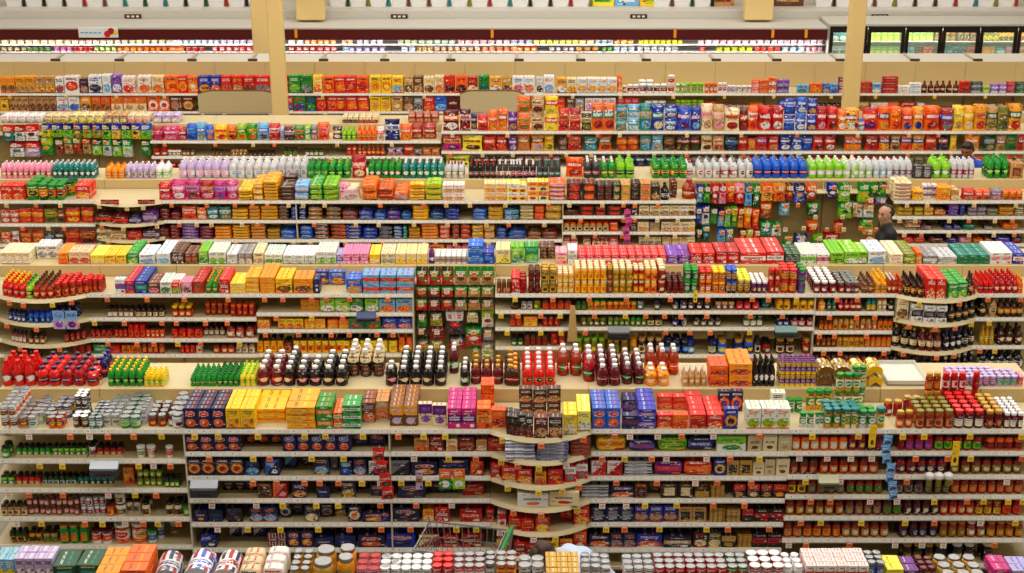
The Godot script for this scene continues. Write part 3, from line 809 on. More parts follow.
const ROWS := [
	[[11.9, "the front row", 0.13, ["orange","yellow","orange","yellow","white"], 0.0, 1.0], [
		[-4.765,-3.837,[1.52,1.225,0.931,0.639,0.35],"std",0.,"beige steel shelving section of the front row, bay one from left"],
		[-3.837,-2.935,[1.52,1.225,0.931,0.639,0.35],"std",0.,"beige steel shelving section of the front row, bay two from left"],
		[-2.935,-1.999,[1.52,1.297,1.055,0.827,0.582,0.317],"std",0.,"beige steel shelving section of the front row, bay three from left"],
		[-1.999,-1.089,[1.52,1.297,1.055,0.827,0.582,0.317],"std",0.,"beige steel shelving section of the front row, bay four from left"],
		[-1.089,-0.196,[1.52,1.297,1.055,0.827,0.582,0.317],"std",0.,"beige steel shelving section of the front row, bay five from left"],
		[-0.196,0.714,[1.52,1.297,1.055,0.827,0.582,0.317],"bow",0.19,"curved-front shelving section of the front row, bay six from left"],
		[0.714,1.588,[1.52,1.297,1.055,0.827,0.582,0.317],"std",0.,"beige steel shelving section of the front row, bay seven from left"],
		[1.588,2.48,[1.52,1.297,1.055,0.827,0.582,0.317],"std",0.,"beige steel shelving section of the front row, bay eight from left"],
		[2.48,3.426,[1.52,1.302,1.067,0.866,0.648,0.418,0.155],"std",0.,"beige steel shelving section of the front row, bay nine from left"],
		[3.426,4.354,[1.52,1.302,1.067,0.866,0.648,0.418,0.155],"std",0.,"beige steel shelving section of the front row, bay ten from left"],
		[4.354,4.889,[1.52,1.302,1.067,0.866,0.648,0.418,0.155],"std",0.,"beige steel shelving section of the front row, bay eleven from left"],
	]],
	[[15.44, "the second row", 0.13, ["orange","orange","orange","yellow"], 0.0, 1.2], [
		[-6.178,-5.775,[1.52,1.235,0.981,0.791],"std",0.,"beige steel shelving section of the second row, bay one from left"],
		[-5.775,-4.768,[1.52,1.235,0.981,0.791],"bow",0.19,"curved-front shelving section of the second row, bay two from left"],
		[-4.768,-3.884,[1.52,1.235,0.981,0.791],"std",0.,"beige steel shelving section of the second row, bay three from left"],
		[-3.884,-2.877,[1.52,1.235,0.981,0.791],"std",0.,"beige steel shelving section of the second row, bay four from left"],
		[-2.877,-1.992,[1.52,1.295,1.094,0.797],"std",0.,"beige steel shelving section of the second row, bay five from left"],
		[-1.992,-1.108,[1.52,1.295,1.094,0.797],"std",0.,"beige steel shelving section of the second row, bay six from left"],
		[-1.108,-0.19,[1.52,1.295,1.094,0.797],"peg",0.,"peg-hook shelving section of the second row, bay seven from left"],
		[-0.19,0.683,[1.52,1.324,1.118,0.885],"std",0.,"beige steel shelving section of the second row, bay eight from left"],
		[0.683,1.601,[1.52,1.319,1.12,0.785],"std",0.,"beige steel shelving section of the second row, bay nine from left"],
		[1.601,2.496,[1.52,1.319,1.12,0.785],"std",0.,"beige steel shelving section of the second row, bay ten from left"],
		[2.496,3.414,[1.52,1.319,1.12,0.785],"std",0.,"beige steel shelving section of the second row, bay eleven from left"],
		[3.414,4.298,[1.52,1.307,1.078,0.871,0.65],"std",0.,"beige steel shelving section of the second row, bay twelve from left"],
		[4.298,5.216,[1.52,1.235,0.895,0.576],"bow",0.19,"curved-front shelving section of the second row, bay thirteen from left"],
		[5.216,6.134,[1.52,1.235,0.895,0.576],"std",0.,"beige steel shelving section of the second row, bay fourteen from left"],
	]],
	[[19.14, "the third row", 0.13, ["cream","orange","cream"], 0.0, 1.4], [
		[-7.488,-6.566,[1.52,1.192,0.897],"std",0.,"beige steel shelving section of the third row, bay one from left"],
		[-6.566,-5.684,[1.52,1.192,0.897],"std",0.,"beige steel shelving section of the third row, bay two from left"],
		[-5.684,-4.748,[1.52,1.235,1.006,0.79],"bow",0.16,"curved-front shelving section of the third row, bay three from left"],
		[-4.748,-3.853,[1.52,1.242,0.968,0.732],"std",0.,"beige steel shelving section of the third row, bay four from left"],
		[-3.853,-2.937,[1.52,1.242,0.968,0.732],"std",0.,"beige steel shelving section of the third row, bay five from left"],
		[-2.937,-2.021,[1.52,1.242,0.968,0.732],"std",0.,"beige steel shelving section of the third row, bay six from left"],
		[-2.021,-1.112,[1.52,1.242,0.968,0.732],"std",0.,"beige steel shelving section of the third row, bay seven from left"],
		[-1.112,-0.203,[1.52,1.242,0.968,0.732],"std",0.,"beige steel shelving section of the third row, bay eight from left"],
		[-0.203,0.692,[1.52,1.242,0.968,0.732],"std",0.,"beige steel shelving section of the third row, bay nine from left"],
		[0.692,1.601,[1.52,1.306,1.078,0.877],"std",0.,"beige steel shelving section of the third row, bay ten from left"],
		[1.601,2.503,[1.52,1.306,1.078,0.877],"std",0.,"beige steel shelving section of the third row, bay eleven from left"],
		[2.503,3.405,[1.52,1.306,1.078,0.877],"peg",0.,"peg-hook shelving section of the third row, bay twelve from left"],
		[3.405,4.3,[1.52,1.306,1.078,0.877],"peg",0.,"peg-hook shelving section of the third row, bay thirteen from left"],
		[4.3,5.182,[1.52,1.306,1.078,0.877],"peg",0.,"peg-hook shelving section of the third row, bay fourteen from left"],
		[5.182,6.118,[1.52,1.299,1.098,0.906],"std",0.,"beige steel shelving section of the third row, bay fifteen from left"],
		[6.118,7.298,[1.52,1.299,1.098,0.906],"std",0.,"beige steel shelving section of the third row, bay sixteen from left"],
	]],
	[[22.55, "the fourth row", 0.13, ["orange","cream"], 0.0, 3.0], [
		[-8.698,-7.595,[1.5,1.25,1.029],"peg",0.,"peg-hook shelving section of the fourth row, bay one from left"],
		[-7.595,-6.649,[1.5,1.25,1.029],"peg",0.,"peg-hook shelving section of the fourth row, bay two from left"],
		[-6.649,-5.704,[1.5,1.25,1.029],"peg",0.,"peg-hook shelving section of the fourth row, bay three from left"],
		[-5.704,-4.853,[1.5,1.25,1.029],"std",0.,"beige steel shelving section of the fourth row, bay four from left"],
		[-4.853,-3.908,[1.5,1.25,1.029],"std",0.,"beige steel shelving section of the fourth row, bay five from left"],
		[-3.908,-2.947,[1.5,1.25,1.029],"std",0.,"beige steel shelving section of the fourth row, bay six from left"],
		[-2.947,-2.048,[1.5,1.25,1.029],"std",0.,"beige steel shelving section of the fourth row, bay seven from left"],
		[-2.048,-1.119,[1.5,1.25,1.029],"std",0.,"beige steel shelving section of the fourth row, bay eight from left"],
		[-1.116,-0.22,[1.654,1.331,1.078],"std",0.,"beige steel shelving section of the fourth row, bay nine from left"],
		[-0.22,0.692,[1.654,1.331,1.078],"std",0.,"beige steel shelving section of the fourth row, bay ten from left"],
		[0.692,1.604,[1.654,1.331,1.078],"std",0.,"beige steel shelving section of the fourth row, bay eleven from left"],
		[1.604,2.515,[1.654,1.331,1.078],"std",0.,"beige steel shelving section of the fourth row, bay twelve from left"],
		[2.515,3.427,[1.654,1.331,1.078],"std",0.,"beige steel shelving section of the fourth row, bay thirteen from left"],
		[3.427,4.339,[1.654,1.331,1.078],"std",0.,"beige steel shelving section of the fourth row, bay fourteen from left"],
		[4.339,5.251,[1.654,1.331,1.078],"std",0.,"beige steel shelving section of the fourth row, bay fifteen from left"],
		[5.251,6.163,[1.654,1.331,1.078],"std",0.,"beige steel shelving section of the fourth row, bay sixteen from left"],
		[6.163,7.075,[1.654,1.331,1.078],"std",0.,"beige steel shelving section of the fourth row, bay seventeen from left"],
		[7.075,8.301,[1.654,1.331,1.078],"std",0.,"beige steel shelving section of the fourth row, bay eighteen from left"],
	]],
	[[25.97, "the last row", 0.0, ["cream","yellow"], 1.98, 5.0], [
		[-10.014,-9.099,[1.52,1.191,0.8],"std",0.,"beige steel shelving section of the last row, bay one from left"],
		[-9.099,-8.183,[1.52,1.191,0.8],"std",0.,"beige steel shelving section of the last row, bay two from left"],
		[-8.183,-7.268,[1.52,1.191,0.8],"std",0.,"beige steel shelving section of the last row, bay three from left"],
		[-7.268,-6.353,[1.52,1.191,0.8],"std",0.,"beige steel shelving section of the last row, bay four from left"],
		[-6.353,-5.438,[1.52,1.191,0.8],"std",0.,"beige steel shelving section of the last row, bay five from left"],
		[-5.438,-4.522,[1.52,1.191,0.8],"std",0.,"beige steel shelving section of the last row, bay six from left"],
		[-4.522,-3.607,[1.52,1.191,0.8],"std",0.,"beige steel shelving section of the last row, bay seven from left"],
		[-3.607,-2.692,[1.52,1.191,0.8],"std",0.,"beige steel shelving section of the last row, bay eight from left"],
		[-2.692,-1.777,[1.52,1.191,0.8],"std",0.,"beige steel shelving section of the last row, bay nine from left"],
		[-1.777,-0.861,[1.52,1.191,0.8],"std",0.,"beige steel shelving section of the last row, bay ten from left"],
		[-0.861,0.054,[1.52,1.191,0.8],"std",0.,"beige steel shelving section of the last row, bay eleven from left"],
		[0.054,0.969,[1.52,1.191,0.8],"std",0.,"beige steel shelving section of the last row, bay twelve from left"],
		[0.969,1.884,[1.52,1.191,0.8],"std",0.,"beige steel shelving section of the last row, bay thirteen from left"],
		[1.884,2.8,[1.52,1.191,0.8],"std",0.,"beige steel shelving section of the last row, bay fourteen from left"],
		[2.8,3.715,[1.52,1.191,0.8],"std",0.,"beige steel shelving section of the last row, bay fifteen from left"],
		[3.715,4.63,[1.52,1.191,0.8],"std",0.,"beige steel shelving section of the last row, bay sixteen from left"],
		[4.63,5.545,[1.52,1.191,0.8],"std",0.,"beige steel shelving section of the last row, bay seventeen from left"],
		[5.545,6.46,[1.52,1.191,0.8],"std",0.,"beige steel shelving section of the last row, bay eighteen from left"],
		[6.46,7.376,[1.52,1.191,0.8],"std",0.,"beige steel shelving section of the last row, bay nineteen from left"],
		[7.376,8.291,[1.52,1.191,0.8],"std",0.,"beige steel shelving section of the last row, bay twenty from left"],
		[8.291,9.206,[1.52,1.191,0.8],"std",0.,"beige steel shelving section of the last row, bay twenty-one from left"],
		[9.206,10.121,[1.52,1.191,0.8],"std",0.,"beige steel shelving section of the last row, bay twenty-two from left"],
	]],
]

# goods: kind, print, left, right, across, rows, stack, height, depth (0 usual), set back, cap, tray
const STOCK := {
"g0": [
["mixbox","sky/yellow/white",-3.763,-3.62,2,2,1,0.16],
["mixbox","lilac/white/purple",-3.62,-3.335,4,2,1,0.17],
["drinkcase","forest/teal/cream",-3.336,-2.985,2,1,1,0.14,0.24],
["ricebox","amber/orange/white",-2.983,-2.807,1,3,2,0.08,0.12],
["ricebox","orange/amber/white",-2.801,-2.616,1,3,2,0.09,0.12],
["loaf","silver/navy/crimson",-2.595,-2.405,1,1,1,0.15,0.3],
["loaf","white/blue/crimson",-2.383,-2.18,1,1,1,0.15,0.3],
["loaf","white/crimson/navy",-2.165,-1.981,1,1,1,0.15,0.3],
["flourbag","cream/red/white",-1.962,-1.804,1,3,1,0.17,0.11],
["flourbag","white/cream/red",-1.794,-1.633,1,3,1,0.18,0.11],
["spicejar","gold/amber/brown",-1.605,-1.453,2,4,1,0.15],
["honeyjar","gold/amber/cream",-1.443,-1.282,1,2,1,0.19],
["honeyjar","amber/gold/cream",-1.272,-1.14,1,2,1,0.2],
["soupcan","pink/white/red",-1.131,-0.96,2,3,1,0.12,0.,0.,"crimson"],
["soupcan","silver/white/grey",-0.957,-0.824,2,3,1,0.11],
["soupcan","white/silver/grey",-0.961,-0.581,5,3,1,0.11,0.,0.,"white"],
["soupcan","red/crimson/white",-0.581,-0.429,2,3,1,0.13,0.,0.,"red"],
["soupcan","red/white/silver",-0.424,-0.198,3,3,1,0.13],
["soupcan","grey/white/silver",-0.192,-0.124,1,3,1,0.14],
["soupcan","orange/yellow/red",-0.116,0.032,2,3,1,0.14],
["soupcan","silver/white/grey",0.045,0.235,2,2,1,0.1],
["fishtin","gold/cream/brown",0.245,0.488,3,4,3,0.04,0.07],
["soupcan","silver/crimson/white",0.501,0.643,2,3,1,0.12],
["soupcan","silver/white/crimson",0.5,0.718,3,3,1,0.11],
["soupcan","white/crimson/silver",0.808,1.032,3,3,1,0.11],
["soupcan","red/crimson/white",1.035,1.563,7,3,1,0.12],
["soupcan","green/red/white",1.567,1.715,2,3,1,0.12],
["soupcan","crimson/white/silver",1.72,1.971,3,3,1,0.14,0.,0.,"white"],
["spicejar","white/crimson/brown",1.971,2.119,2,3,1,0.12,0.,0.,"white"],
["teabox","white/red/cream",2.125,2.581,6,4,1,0.15,0.06],
["soupcan","grey/blue/silver",2.587,2.714,2,3,1,0.14],
["teabox","lemon/yellow/cream",2.721,2.849,1,2,1,0.09,0.1],
["teabox","purple/violet/white",2.855,2.963,1,2,1,0.08,0.1],
["spicejar","maroon/cream/red",2.968,3.092,2,3,1,0.09,0.,0.,"maroon"],
["spicejar","gold/brown/cream",3.095,3.414,3,3,1,0.11],
["teabox","magenta/purple/white",3.5,3.627,1,2,1,0.09,0.1],
["teabox","lilac/blue/white",3.634,3.78,1,2,1,0.08,0.1],
],
"g1.1L": [
["babyjar","green/lime/white",-4.608,-4.524,1,2,1,0.11,0.,0.,"black"],
["babyjar","green/lime/white",-4.481,-4.164,6,2,1,0.095,0.,0.04,"black",1],
["babyjar","lime/green/white",-4.155,-3.838,6,2,1,0.095,0.,0.04,"black",1],
["babyjar","white/grey/red",-3.828,-3.758,1,2,1,0.11,0.,0.04,"black"],
["babyjar","crimson/orange/cream",-3.754,-3.514,4,2,1,0.095,0.,0.04,"black",1],
["cup","white/cream/green",-3.387,-3.305,1,1,1,0.11,0.,0.,"white"],
["cup","white/red/cream",-3.298,-3.212,1,1,1,0.11,0.,0.,"white"],
["cup","white/orange/red",-3.124,-3.054,1,1,1,0.11,0.,0.,"white"],
],
"g1.2L": [
["babyjar","lime/green/white",-4.656,-4.529,2,2,1,0.095,0.,0.04,"black",1],
["babyjar","red/orange/cream",-4.52,-4.287,4,2,1,0.095,0.,0.04,"black",1],
["babyjar","forest/white/teal",-4.278,-3.958,6,2,1,0.095,0.,0.04,"black",1],
["babyjar","teal/forest/white",-3.951,-3.622,6,2,1,0.095,0.,0.04,"black",1],
["wedgebox","orange/amber/brown",-3.535,-3.436,1,1,1,0.17,0.,0.06],
["babyjar","olive/lime/cream",-3.408,-3.174,4,2,2,0.09,0.,0.03,"black"],
["babyjar","forest/lime/cream",-3.157,-3.012,3,2,1,0.1,0.,0.,"black"],
],
"g1.3L": [
["babyjar","tan/cream/brown",-4.676,-4.429,4,2,1,0.11,0.,0.,"black"],
["babyjar","brown/pink/cream",-4.436,-3.954,9,1,2,0.095,0.,0.03,"brown"],
["babyjar","white/maroon/pink",-3.949,-3.717,4,1,2,0.095,0.,0.03,"grey"],
["babyjar","orange/yellow/red",-3.704,-3.638,1,2,1,0.11,0.,0.,"maroon"],
["babyjar","white/brown/tan",-3.633,-3.531,1,1,2,0.12,0.,0.,"brown"],
["babyjar","cream/grey/brown",-3.541,-3.404,2,2,1,0.13,0.,0.06,"black"],
["babyjar","cream/maroon/brown",-3.387,-3.307,1,2,1,0.13,0.,0.,"black"],
["babyjar","cream/brown/black",-3.17,-3.014,2,2,1,0.13,0.,0.,"black"],
["babyjar","green/lime/cream",-3.012,-2.941,1,2,1,0.13,0.,0.,"black"],
],
"g1.4L": [
["babyjar","forest/amber/black",-4.637,-4.475,3,2,1,0.11,0.,0.03,"black"],
["babyjar","amber/forest/black",-4.458,-4.339,2,2,1,0.11,0.,0.03,"black"],
["babyjar","tan/olive/green",-4.33,-4.191,2,2,1,0.11,0.,0.03,"black"],
["picklejar","green/gold/orange",-4.17,-3.894,3,1,1,0.19,0.,0.,"gold"],
["canister","white/red/orange",-3.877,-3.682,2,2,1,0.14,0.,0.,"maroon"],
["canister","orange/white/red",-3.673,-3.519,1,1,1,0.19,0.,0.,"white"],
["canister","orange/white/amber",-3.514,-3.362,1,1,1,0.2,0.,0.,"white"],
["canister","white/green/blue",-3.359,-3.279,1,1,1,0.13,0.,0.,"green"],
["canister","white/grey/blue",-3.296,-3.22,1,1,1,0.15,0.,0.1,"white"],
["canister","cream/grey/brown",-3.204,-3.113,1,1,1,0.12,0.,0.2,"white"],
],
"g1.1": [
["pastabox","navy/orange/red@o",-2.934,-2.434,4,2,1,0.16,0.07],
["pastabox","navy/orange/crimson@o",-2.424,-2.089,3,2,1,0.15,0.07,0.16],
["pastabox","navy/orange/royal@o",-2.058,-1.446,5,2,1,0.17,0.07],
["spagbox","navy/royal/red@o",-1.445,-1.148,2,2,1,0.11,0.08,0.12],
["spagbox","charcoal/brown/red@n",-1.164,-0.927,1,2,1,0.09,0.,0.3],
["dinnerbox","tan/orange/crimson@p",-0.884,-0.745,1,2,1,0.13,0.08],
["dinnerbox","crimson/maroon/cream@b",-0.74,-0.613,1,2,1,0.15,0.08],
["dinnerbox","cream/tan/orange@p",-0.594,-0.49,1,2,1,0.12,0.08],
["dinnerbox","maroon/crimson/tan@b",-0.485,-0.337,1,2,1,0.14,0.08],
["dinnerbox","tan/cream/red@p",-0.323,-0.221,1,2,1,0.11,0.08],
["dinnerbox","crimson/red/tan@b",-0.216,-0.072,1,2,1,0.13,0.08],
["noodlepack","yellow/amber/red",0.754,1.033,1,1,1,0.14,0.14],
["noodlepack","navy/blue/red",1.04,1.297,1,1,1,0.11,0.14],
["noodlepack","lime/green/yellow",1.304,1.575,1,1,1,0.13,0.14],
["noodlepack","navy/royal/white",1.58,1.828,1,1,1,0.13,0.14],
["ricebox","white/lime/green@s",1.832,2.106,1,2,1,0.15,0.14],
["ricebox","beige/cream/brown@n",2.113,2.247,1,2,1,0.16,0.08],
["ricebox","cream/beige/brown@n",2.252,2.384,1,2,1,0.16,0.08],
["ricebox","beige/white/tan@n",2.389,2.516,1,2,1,0.16,0.08],
],
"g1.2": [
["pastabox","navy/amber/crimson@c",-2.934,-2.423,4,2,1,0.17,0.07],
["pastabox","navy/sky/blue@p",-2.412,-2.286,1,2,1,0.15,0.07],
["pastabox","navy/blue/white@d",-2.229,-2.099,1,2,1,0.16,0.07],
["pastabox","navy/sky/blue@d",-2.078,-1.967,1,2,1,0.14,0.07,0.16],
["pastabox","black/navy/blue@n",-1.931,-1.843,1,2,1,0.12,0.07,0.2],
["pastabox","navy/sky/amber@p",-1.791,-1.655,1,2,1,0.18,0.07],
["pastabox","grey/navy/white@n",-1.649,-1.585,1,2,1,0.14,0.07,0.12],
["pastabox","navy/blue/sky@o",-1.558,-1.441,1,2,1,0.15,0.07],
["pastabox","navy/sky/orange@p",-1.434,-1.315,1,2,1,0.17,0.07],
["pastabox","navy/white/royal@d",-1.297,-1.189,1,2,1,0.15,0.07],
["pastabox","black/grey/navy@d",-1.099,-0.922,1,2,1,0.15,0.08],
["spagbox","navy/amber/red@o",-0.913,-0.666,1,2,1,0.13,0.08],
["spagbox","navy/royal/amber@o",-0.659,-0.386,1,2,2,0.08,0.08],
["dinnerbox","crimson/orange/cream@d",-0.376,-0.255,1,2,1,0.14,0.08],
["dinnerbox","red/white/crimson@d",0.712,0.852,1,2,1,0.15,0.08],
["dinnerbox","crimson/white/red@d",0.859,1.002,1,2,1,0.15,0.08],
["pizzabox","silver/navy/white@b",1.01,1.269,1,1,4,0.034,0.18],
["noodlepack","purple/magenta/orange",1.277,1.548,1,1,1,0.14,0.14],
["noodlepack","red/orange/amber",1.55,1.823,1,1,1,0.14,0.14],
["pastabox","royal/yellow/navy@c",1.825,1.932,1,2,1,0.16,0.07],
["pastabox","tan/black/gold@w",1.937,2.051,1,2,1,0.15,0.07],
["pastabox","gold/black/tan@w",2.056,2.173,1,2,1,0.15,0.07],
["ricebox","cream/beige/brown@n",2.175,2.28,1,2,1,0.13,0.08],
["ricebox","beige/cream/tan@n",2.282,2.378,1,2,1,0.16,0.08],
["ricebox","cream/white/brown@n",2.382,2.508,1,2,1,0.17,0.08],
],
"g1.3": [
["pastabox","navy/black/amber@n",-2.66,-2.345,3,2,1,0.11,0.07,0.16],
["dinnerbox","brown/black/tan@w",-2.315,-2.182,1,2,1,0.15,0.08],
["dinnerbox","crimson/orange/pink@d",-2.172,-2.036,1,2,1,0.15,0.08],
["pastabox","navy/amber/royal@p",-1.999,-1.867,1,2,1,0.15,0.07],
["pastabox","navy/white/royal@n",-1.779,-1.657,1,2,1,0.11,0.07],
["pastabox","navy/gold/cream@p",-1.55,-1.421,1,2,1,0.17,0.07],
["pastabox","navy/royal/amber@n",-1.421,-1.316,1,2,1,0.12,0.07,0.18],
["spagbox","navy/charcoal/red@o",-1.296,-1.153,1,2,1,0.12,0.07,0.04],
["spagbox","navy/charcoal/crimson@o",-1.04,-0.777,1,2,1,0.14,0.08],
["spagbox","black/navy/crimson@o",-0.759,-0.495,1,2,1,0.11,0.08,0.1],
["dinnerbox","crimson/red/tan@b",-0.451,-0.257,1,2,1,0.11,0.08,0.06],
["pizzabox","silver/navy/grey@b",0.63,0.882,1,1,4,0.032,0.18],
["dinnerbox","navy/orange/white@p",0.893,1.106,1,2,1,0.12,0.08],
["pastabox","brown/black/orange@w",1.113,1.228,1,2,1,0.15,0.07],
["pastabox","brown/charcoal/tan@d",1.244,1.36,1,2,1,0.11,0.07,0.12],
["pastabox","choc/cream/tan@w",1.352,1.505,1,2,1,0.15,0.07],
["pastabox","choc/cream/gold@w",1.512,1.643,1,2,1,0.15,0.07],
["pastabox","tan/black/gold@s",1.662,1.791,1,2,1,0.13,0.08],
["spagbox","gold/tan/black@k",1.798,1.934,1,1,5,0.024,0.09],
["snackbox","black/red/tan@s",2.014,2.124,1,2,1,0.14,0.07],
["snackbox","charcoal/red/cream@s",2.138,2.251,1,2,1,0.14,0.07],
["snackbox","black/crimson/tan@s",2.26,2.368,1,2,1,0.14,0.07],
["snackbox","black/red/amber@s",2.373,2.495,1,2,1,0.14,0.07],
],
"g1.4": [
["pastabox","navy/royal/amber@n",-2.914,-2.781,1,2,1,0.12,0.07],
["pastabox","navy/green/royal@n",-2.777,-2.644,1,2,1,0.12,0.07],
["pastabox","black/navy/brown@d",-2.606,-2.464,1,2,1,0.14,0.07],
["pastabox","navy/sky/orange@p",-2.403,-2.148,2,2,1,0.15,0.07],
["pastabox","navy/cream/royal@c",-2.139,-2.027,1,2,1,0.15,0.07,0.08],
["pastabox","navy/amber/royal@n",-2.026,-1.931,1,2,1,0.14,0.07,0.14],
["pastabox","navy/cream/gold@p",-1.893,-1.767,1,2,1,0.17,0.07],
["pastabox","navy/gold/royal@c",-1.762,-1.65,1,2,1,0.13,0.07,0.1],
["pastabox","navy/gold/cream@p",-1.631,-1.521,1,2,1,0.13,0.07,0.1],
["pastabox","navy/cream/orange@c",-1.501,-1.383,1,2,1,0.16,0.07],
["spagbox","navy/amber/red@o",-1.374,-1.133,1,2,1,0.09,0.08],
["spagbox","navy/royal/red@o",-1.203,-1.12,1,2,1,0.1,0.08],
["spagbox","navy/black/crimson@o",-1.105,-0.848,1,2,1,0.14,0.08],
["dinnerbox","amber/cream/red@p",-0.818,-0.711,1,2,1,0.12,0.08],
["dinnerbox","red/crimson/white@b",-0.706,-0.567,1,2,1,0.15,0.08],
["dinnerbox","crimson/red/cream@b",-0.48,-0.272,1,2,1,0.13,0.08],
["dinnerbox","red/maroon/tan@b",-0.239,-0.163,1,2,1,0.13,0.08],
["pastabox","navy/grey/white@w",0.726,1.113,3,2,1,0.16,0.07],
["pastabox","royal/tan/crimson@p",1.122,1.514,3,2,1,0.17,0.07],
["pastabox","tan/black/brown@w",1.519,1.779,2,2,1,0.15,0.07],
["spagbox","gold/black/tan@k",1.804,1.946,1,1,5,0.026,0.09],
["spagbox","tan/gold/black@k",1.951,2.088,1,1,5,0.024,0.09],
["snackbox","black/red/charcoal@s",2.102,2.209,1,2,1,0.13,0.07],
["snackbox","black/crimson/red@b",2.216,2.501,2,2,1,0.13,0.08],
],
"g1.5": [
["pastabox","navy/royal/white@d",-2.866,-2.719,1,2,1,0.13,0.07],
["pastabox","navy/white/royal@d",-2.636,-2.299,3,2,1,0.13,0.07,0.2],
["pastabox","black/white/red@k",-2.248,-2.077,2,2,1,0.15,0.07],
["pastabox","navy/amber/red@o",-2.071,-1.829,2,2,1,0.17,0.07],
["spagbox","navy/royal/white@n",-1.821,-1.638,1,2,1,0.1,0.08],
["spagbox","navy/blue/white@n",-1.63,-1.431,1,2,1,0.12,0.08],
["spagbox","navy/orange/red@o",-1.421,-1.164,1,2,1,0.12,0.08],
["spagbox","royal/navy/red@o",-1.156,-0.882,1,2,1,0.14,0.08],
["dinnerbox","crimson/cream/maroon@d",-0.859,-0.668,1,2,1,0.13,0.08],
["dinnerbox","red/maroon/cream@b",-0.645,-0.49,1,2,1,0.12,0.08],
["dinnerbox","crimson/maroon/cream@b",-0.478,-0.264,1,2,1,0.14,0.08],
["dinnerbox","navy/orange/white@p",0.707,0.902,1,2,1,0.13,0.08],
["dinnerbox","navy/grey/orange@p",0.906,1.139,2,2,1,0.15,0.08],
["dinnerbox","royal/orange/white@p",1.147,1.387,1,2,1,0.13,0.08],
["dinnerbox","navy/tan/white@b",1.392,1.653,1,2,1,0.11,0.08],
["snackbox","black/cream/red@p",1.671,1.795,1,2,1,0.16,0.07],
["snackbox","charcoal/cream/yellow@p",1.8,1.923,1,2,1,0.16,0.07],
["snackbox","black/tan/gold@s",1.929,2.064,1,2,1,0.12,0.08],
["spagbox","gold/tan/black@k",2.071,2.209,1,1,5,0.024,0.09],
["snackbox","black/red/navy@b",2.214,2.485,2,2,1,0.14,0.08],
],
"g1b.1": [
["pizzabox","white/royal/grey@b",-0.067,0.209,1,1,6,0.032,0.2],
["pizzabox","grey/royal/white@b",0.218,0.504,1,1,6,0.032,0.2],
["pizzabox","brown/crimson/orange@b",0.515,0.706,1,1,5,0.034,0.2],
],
"g1b.2": [
["dinnerbox","red/crimson/cream@b",-0.193,-0.105,1,2,1,0.13,0.08],
["dinnerbox","red/amber/white@p",-0.095,0.182,2,2,1,0.15,0.08],
["dinnerbox","amber/red/tan@p",0.205,0.31,1,2,1,0.13,0.08],
["dinnerbox","red/crimson/amber@b",0.316,0.455,1,2,1,0.15,0.08],
["dinnerbox","red/white/grey@s",0.469,0.68,2,2,1,0.15,0.08],
],
"g1b.3": [
["pizzabox","white/cream/orange@n",0.039,0.328,1,1,1,0.14,0.16],
["pizzabox","cream/white/red@n",0.335,0.616,1,1,1,0.14,0.16],
],
"g1b.4": [
["dinnerbox","white/red/crimson@s",-0.132,-0.054,1,2,1,0.13,0.08],
["dinnerbox","red/orange/maroon@b",-0.031,0.199,2,2,1,0.12,0.08],
["dinnerbox","red/yellow/cream@p",0.208,0.337,1,2,1,0.15,0.08],
["dinnerbox","crimson/orange/red@b",0.447,0.556,1,2,1,0.12,0.08,0.16],
["dinnerbox","red/amber/cream@p",0.559,0.704,1,2,1,0.18,0.08],
],
"g1b.5": [
["dinnerbox","crimson/yellow/tan@s",-0.144,-0.026,1,2,1,0.13,0.08],
["dinnerbox","red/maroon/cream@b",0.021,0.238,2,2,1,0.14,0.08],
["dinnerbox","red/yellow/maroon@s",0.28,0.421,1,2,1,0.17,0.08],
["dinnerbox","maroon/amber/red@s",0.433,0.553,1,2,1,0.17,0.08],
["dinnerbox","red/orange/cream@s",0.563,0.685,1,2,1,0.2,0.08],
],
"g1.1R": [
["saucejar","orange/cream/white",2.51,3.02,6,2,1,0.16,0.,0.,"black"],
["saucejar","crimson/purple/yellow",3.022,3.185,2,2,1,0.16,0.,0.,"crimson"],
["saucejar","maroon/purple/red",3.194,3.333,2,2,1,0.16,0.,0.,"crimson"],
["saucejar","crimson/maroon/red",3.472,3.528,1,2,1,0.16,0.,0.,"red"],
["saucejar","crimson/violet/magenta",3.53,3.792,3,2,1,0.16,0.,0.,"red"],
["saucejar","crimson/lime/green",3.797,4.225,5,2,1,0.16,0.,0.,"black"],
["saucejar","orange/maroon/crimson",4.261,4.597,4,2,1,0.15,0.,0.,"black"],
],
"g1.2R": [
["saucejar","brown/crimson/tan",2.509,2.77,3,2,1,0.16,0.,0.,"black"],
["saucejar","rust/orange/cream",2.775,3.318,6,2,1,0.16,0.,0.,"maroon"],
["saucejar","crimson/navy/cream",3.47,3.936,5,2,1,0.16,0.,0.,"navy"],
["saucejar","rust/olive/cream",3.959,4.624,7,2,1,0.16,0.,0.,"black"],
],
"g1.3R": [
["saucejar","rust/yellow/brown",2.503,2.676,2,2,1,0.16,0.,0.,"black"],
["saucejar","rust/olive/grey",2.681,3.03,4,2,1,0.16,0.,0.,"black"],
["saucejar","crimson/green/olive",3.037,3.37,4,2,1,0.16,0.,0.,"black"],
["saucejar","maroon/grey/brown",3.476,3.745,3,2,1,0.16,0.,0.,"black"],
["saucejar","maroon/olive/grey",3.751,3.985,3,2,1,0.14,0.,0.,"black"],
["saucejar","rust/orange/tan",3.989,4.647,8,2,1,0.16,0.,0.,"crimson"],
],
"g1.4R": [
["saucejar","rust/gold/cream",2.493,3.035,6,2,1,0.16,0.,0.,"maroon"],
["saucejar","rust/grey/gold",3.045,3.379,4,2,1,0.16,0.,0.,"black"],
["saucejar","brown/olive/green",3.386,3.568,2,2,1,0.16,0.,0.,"black"],
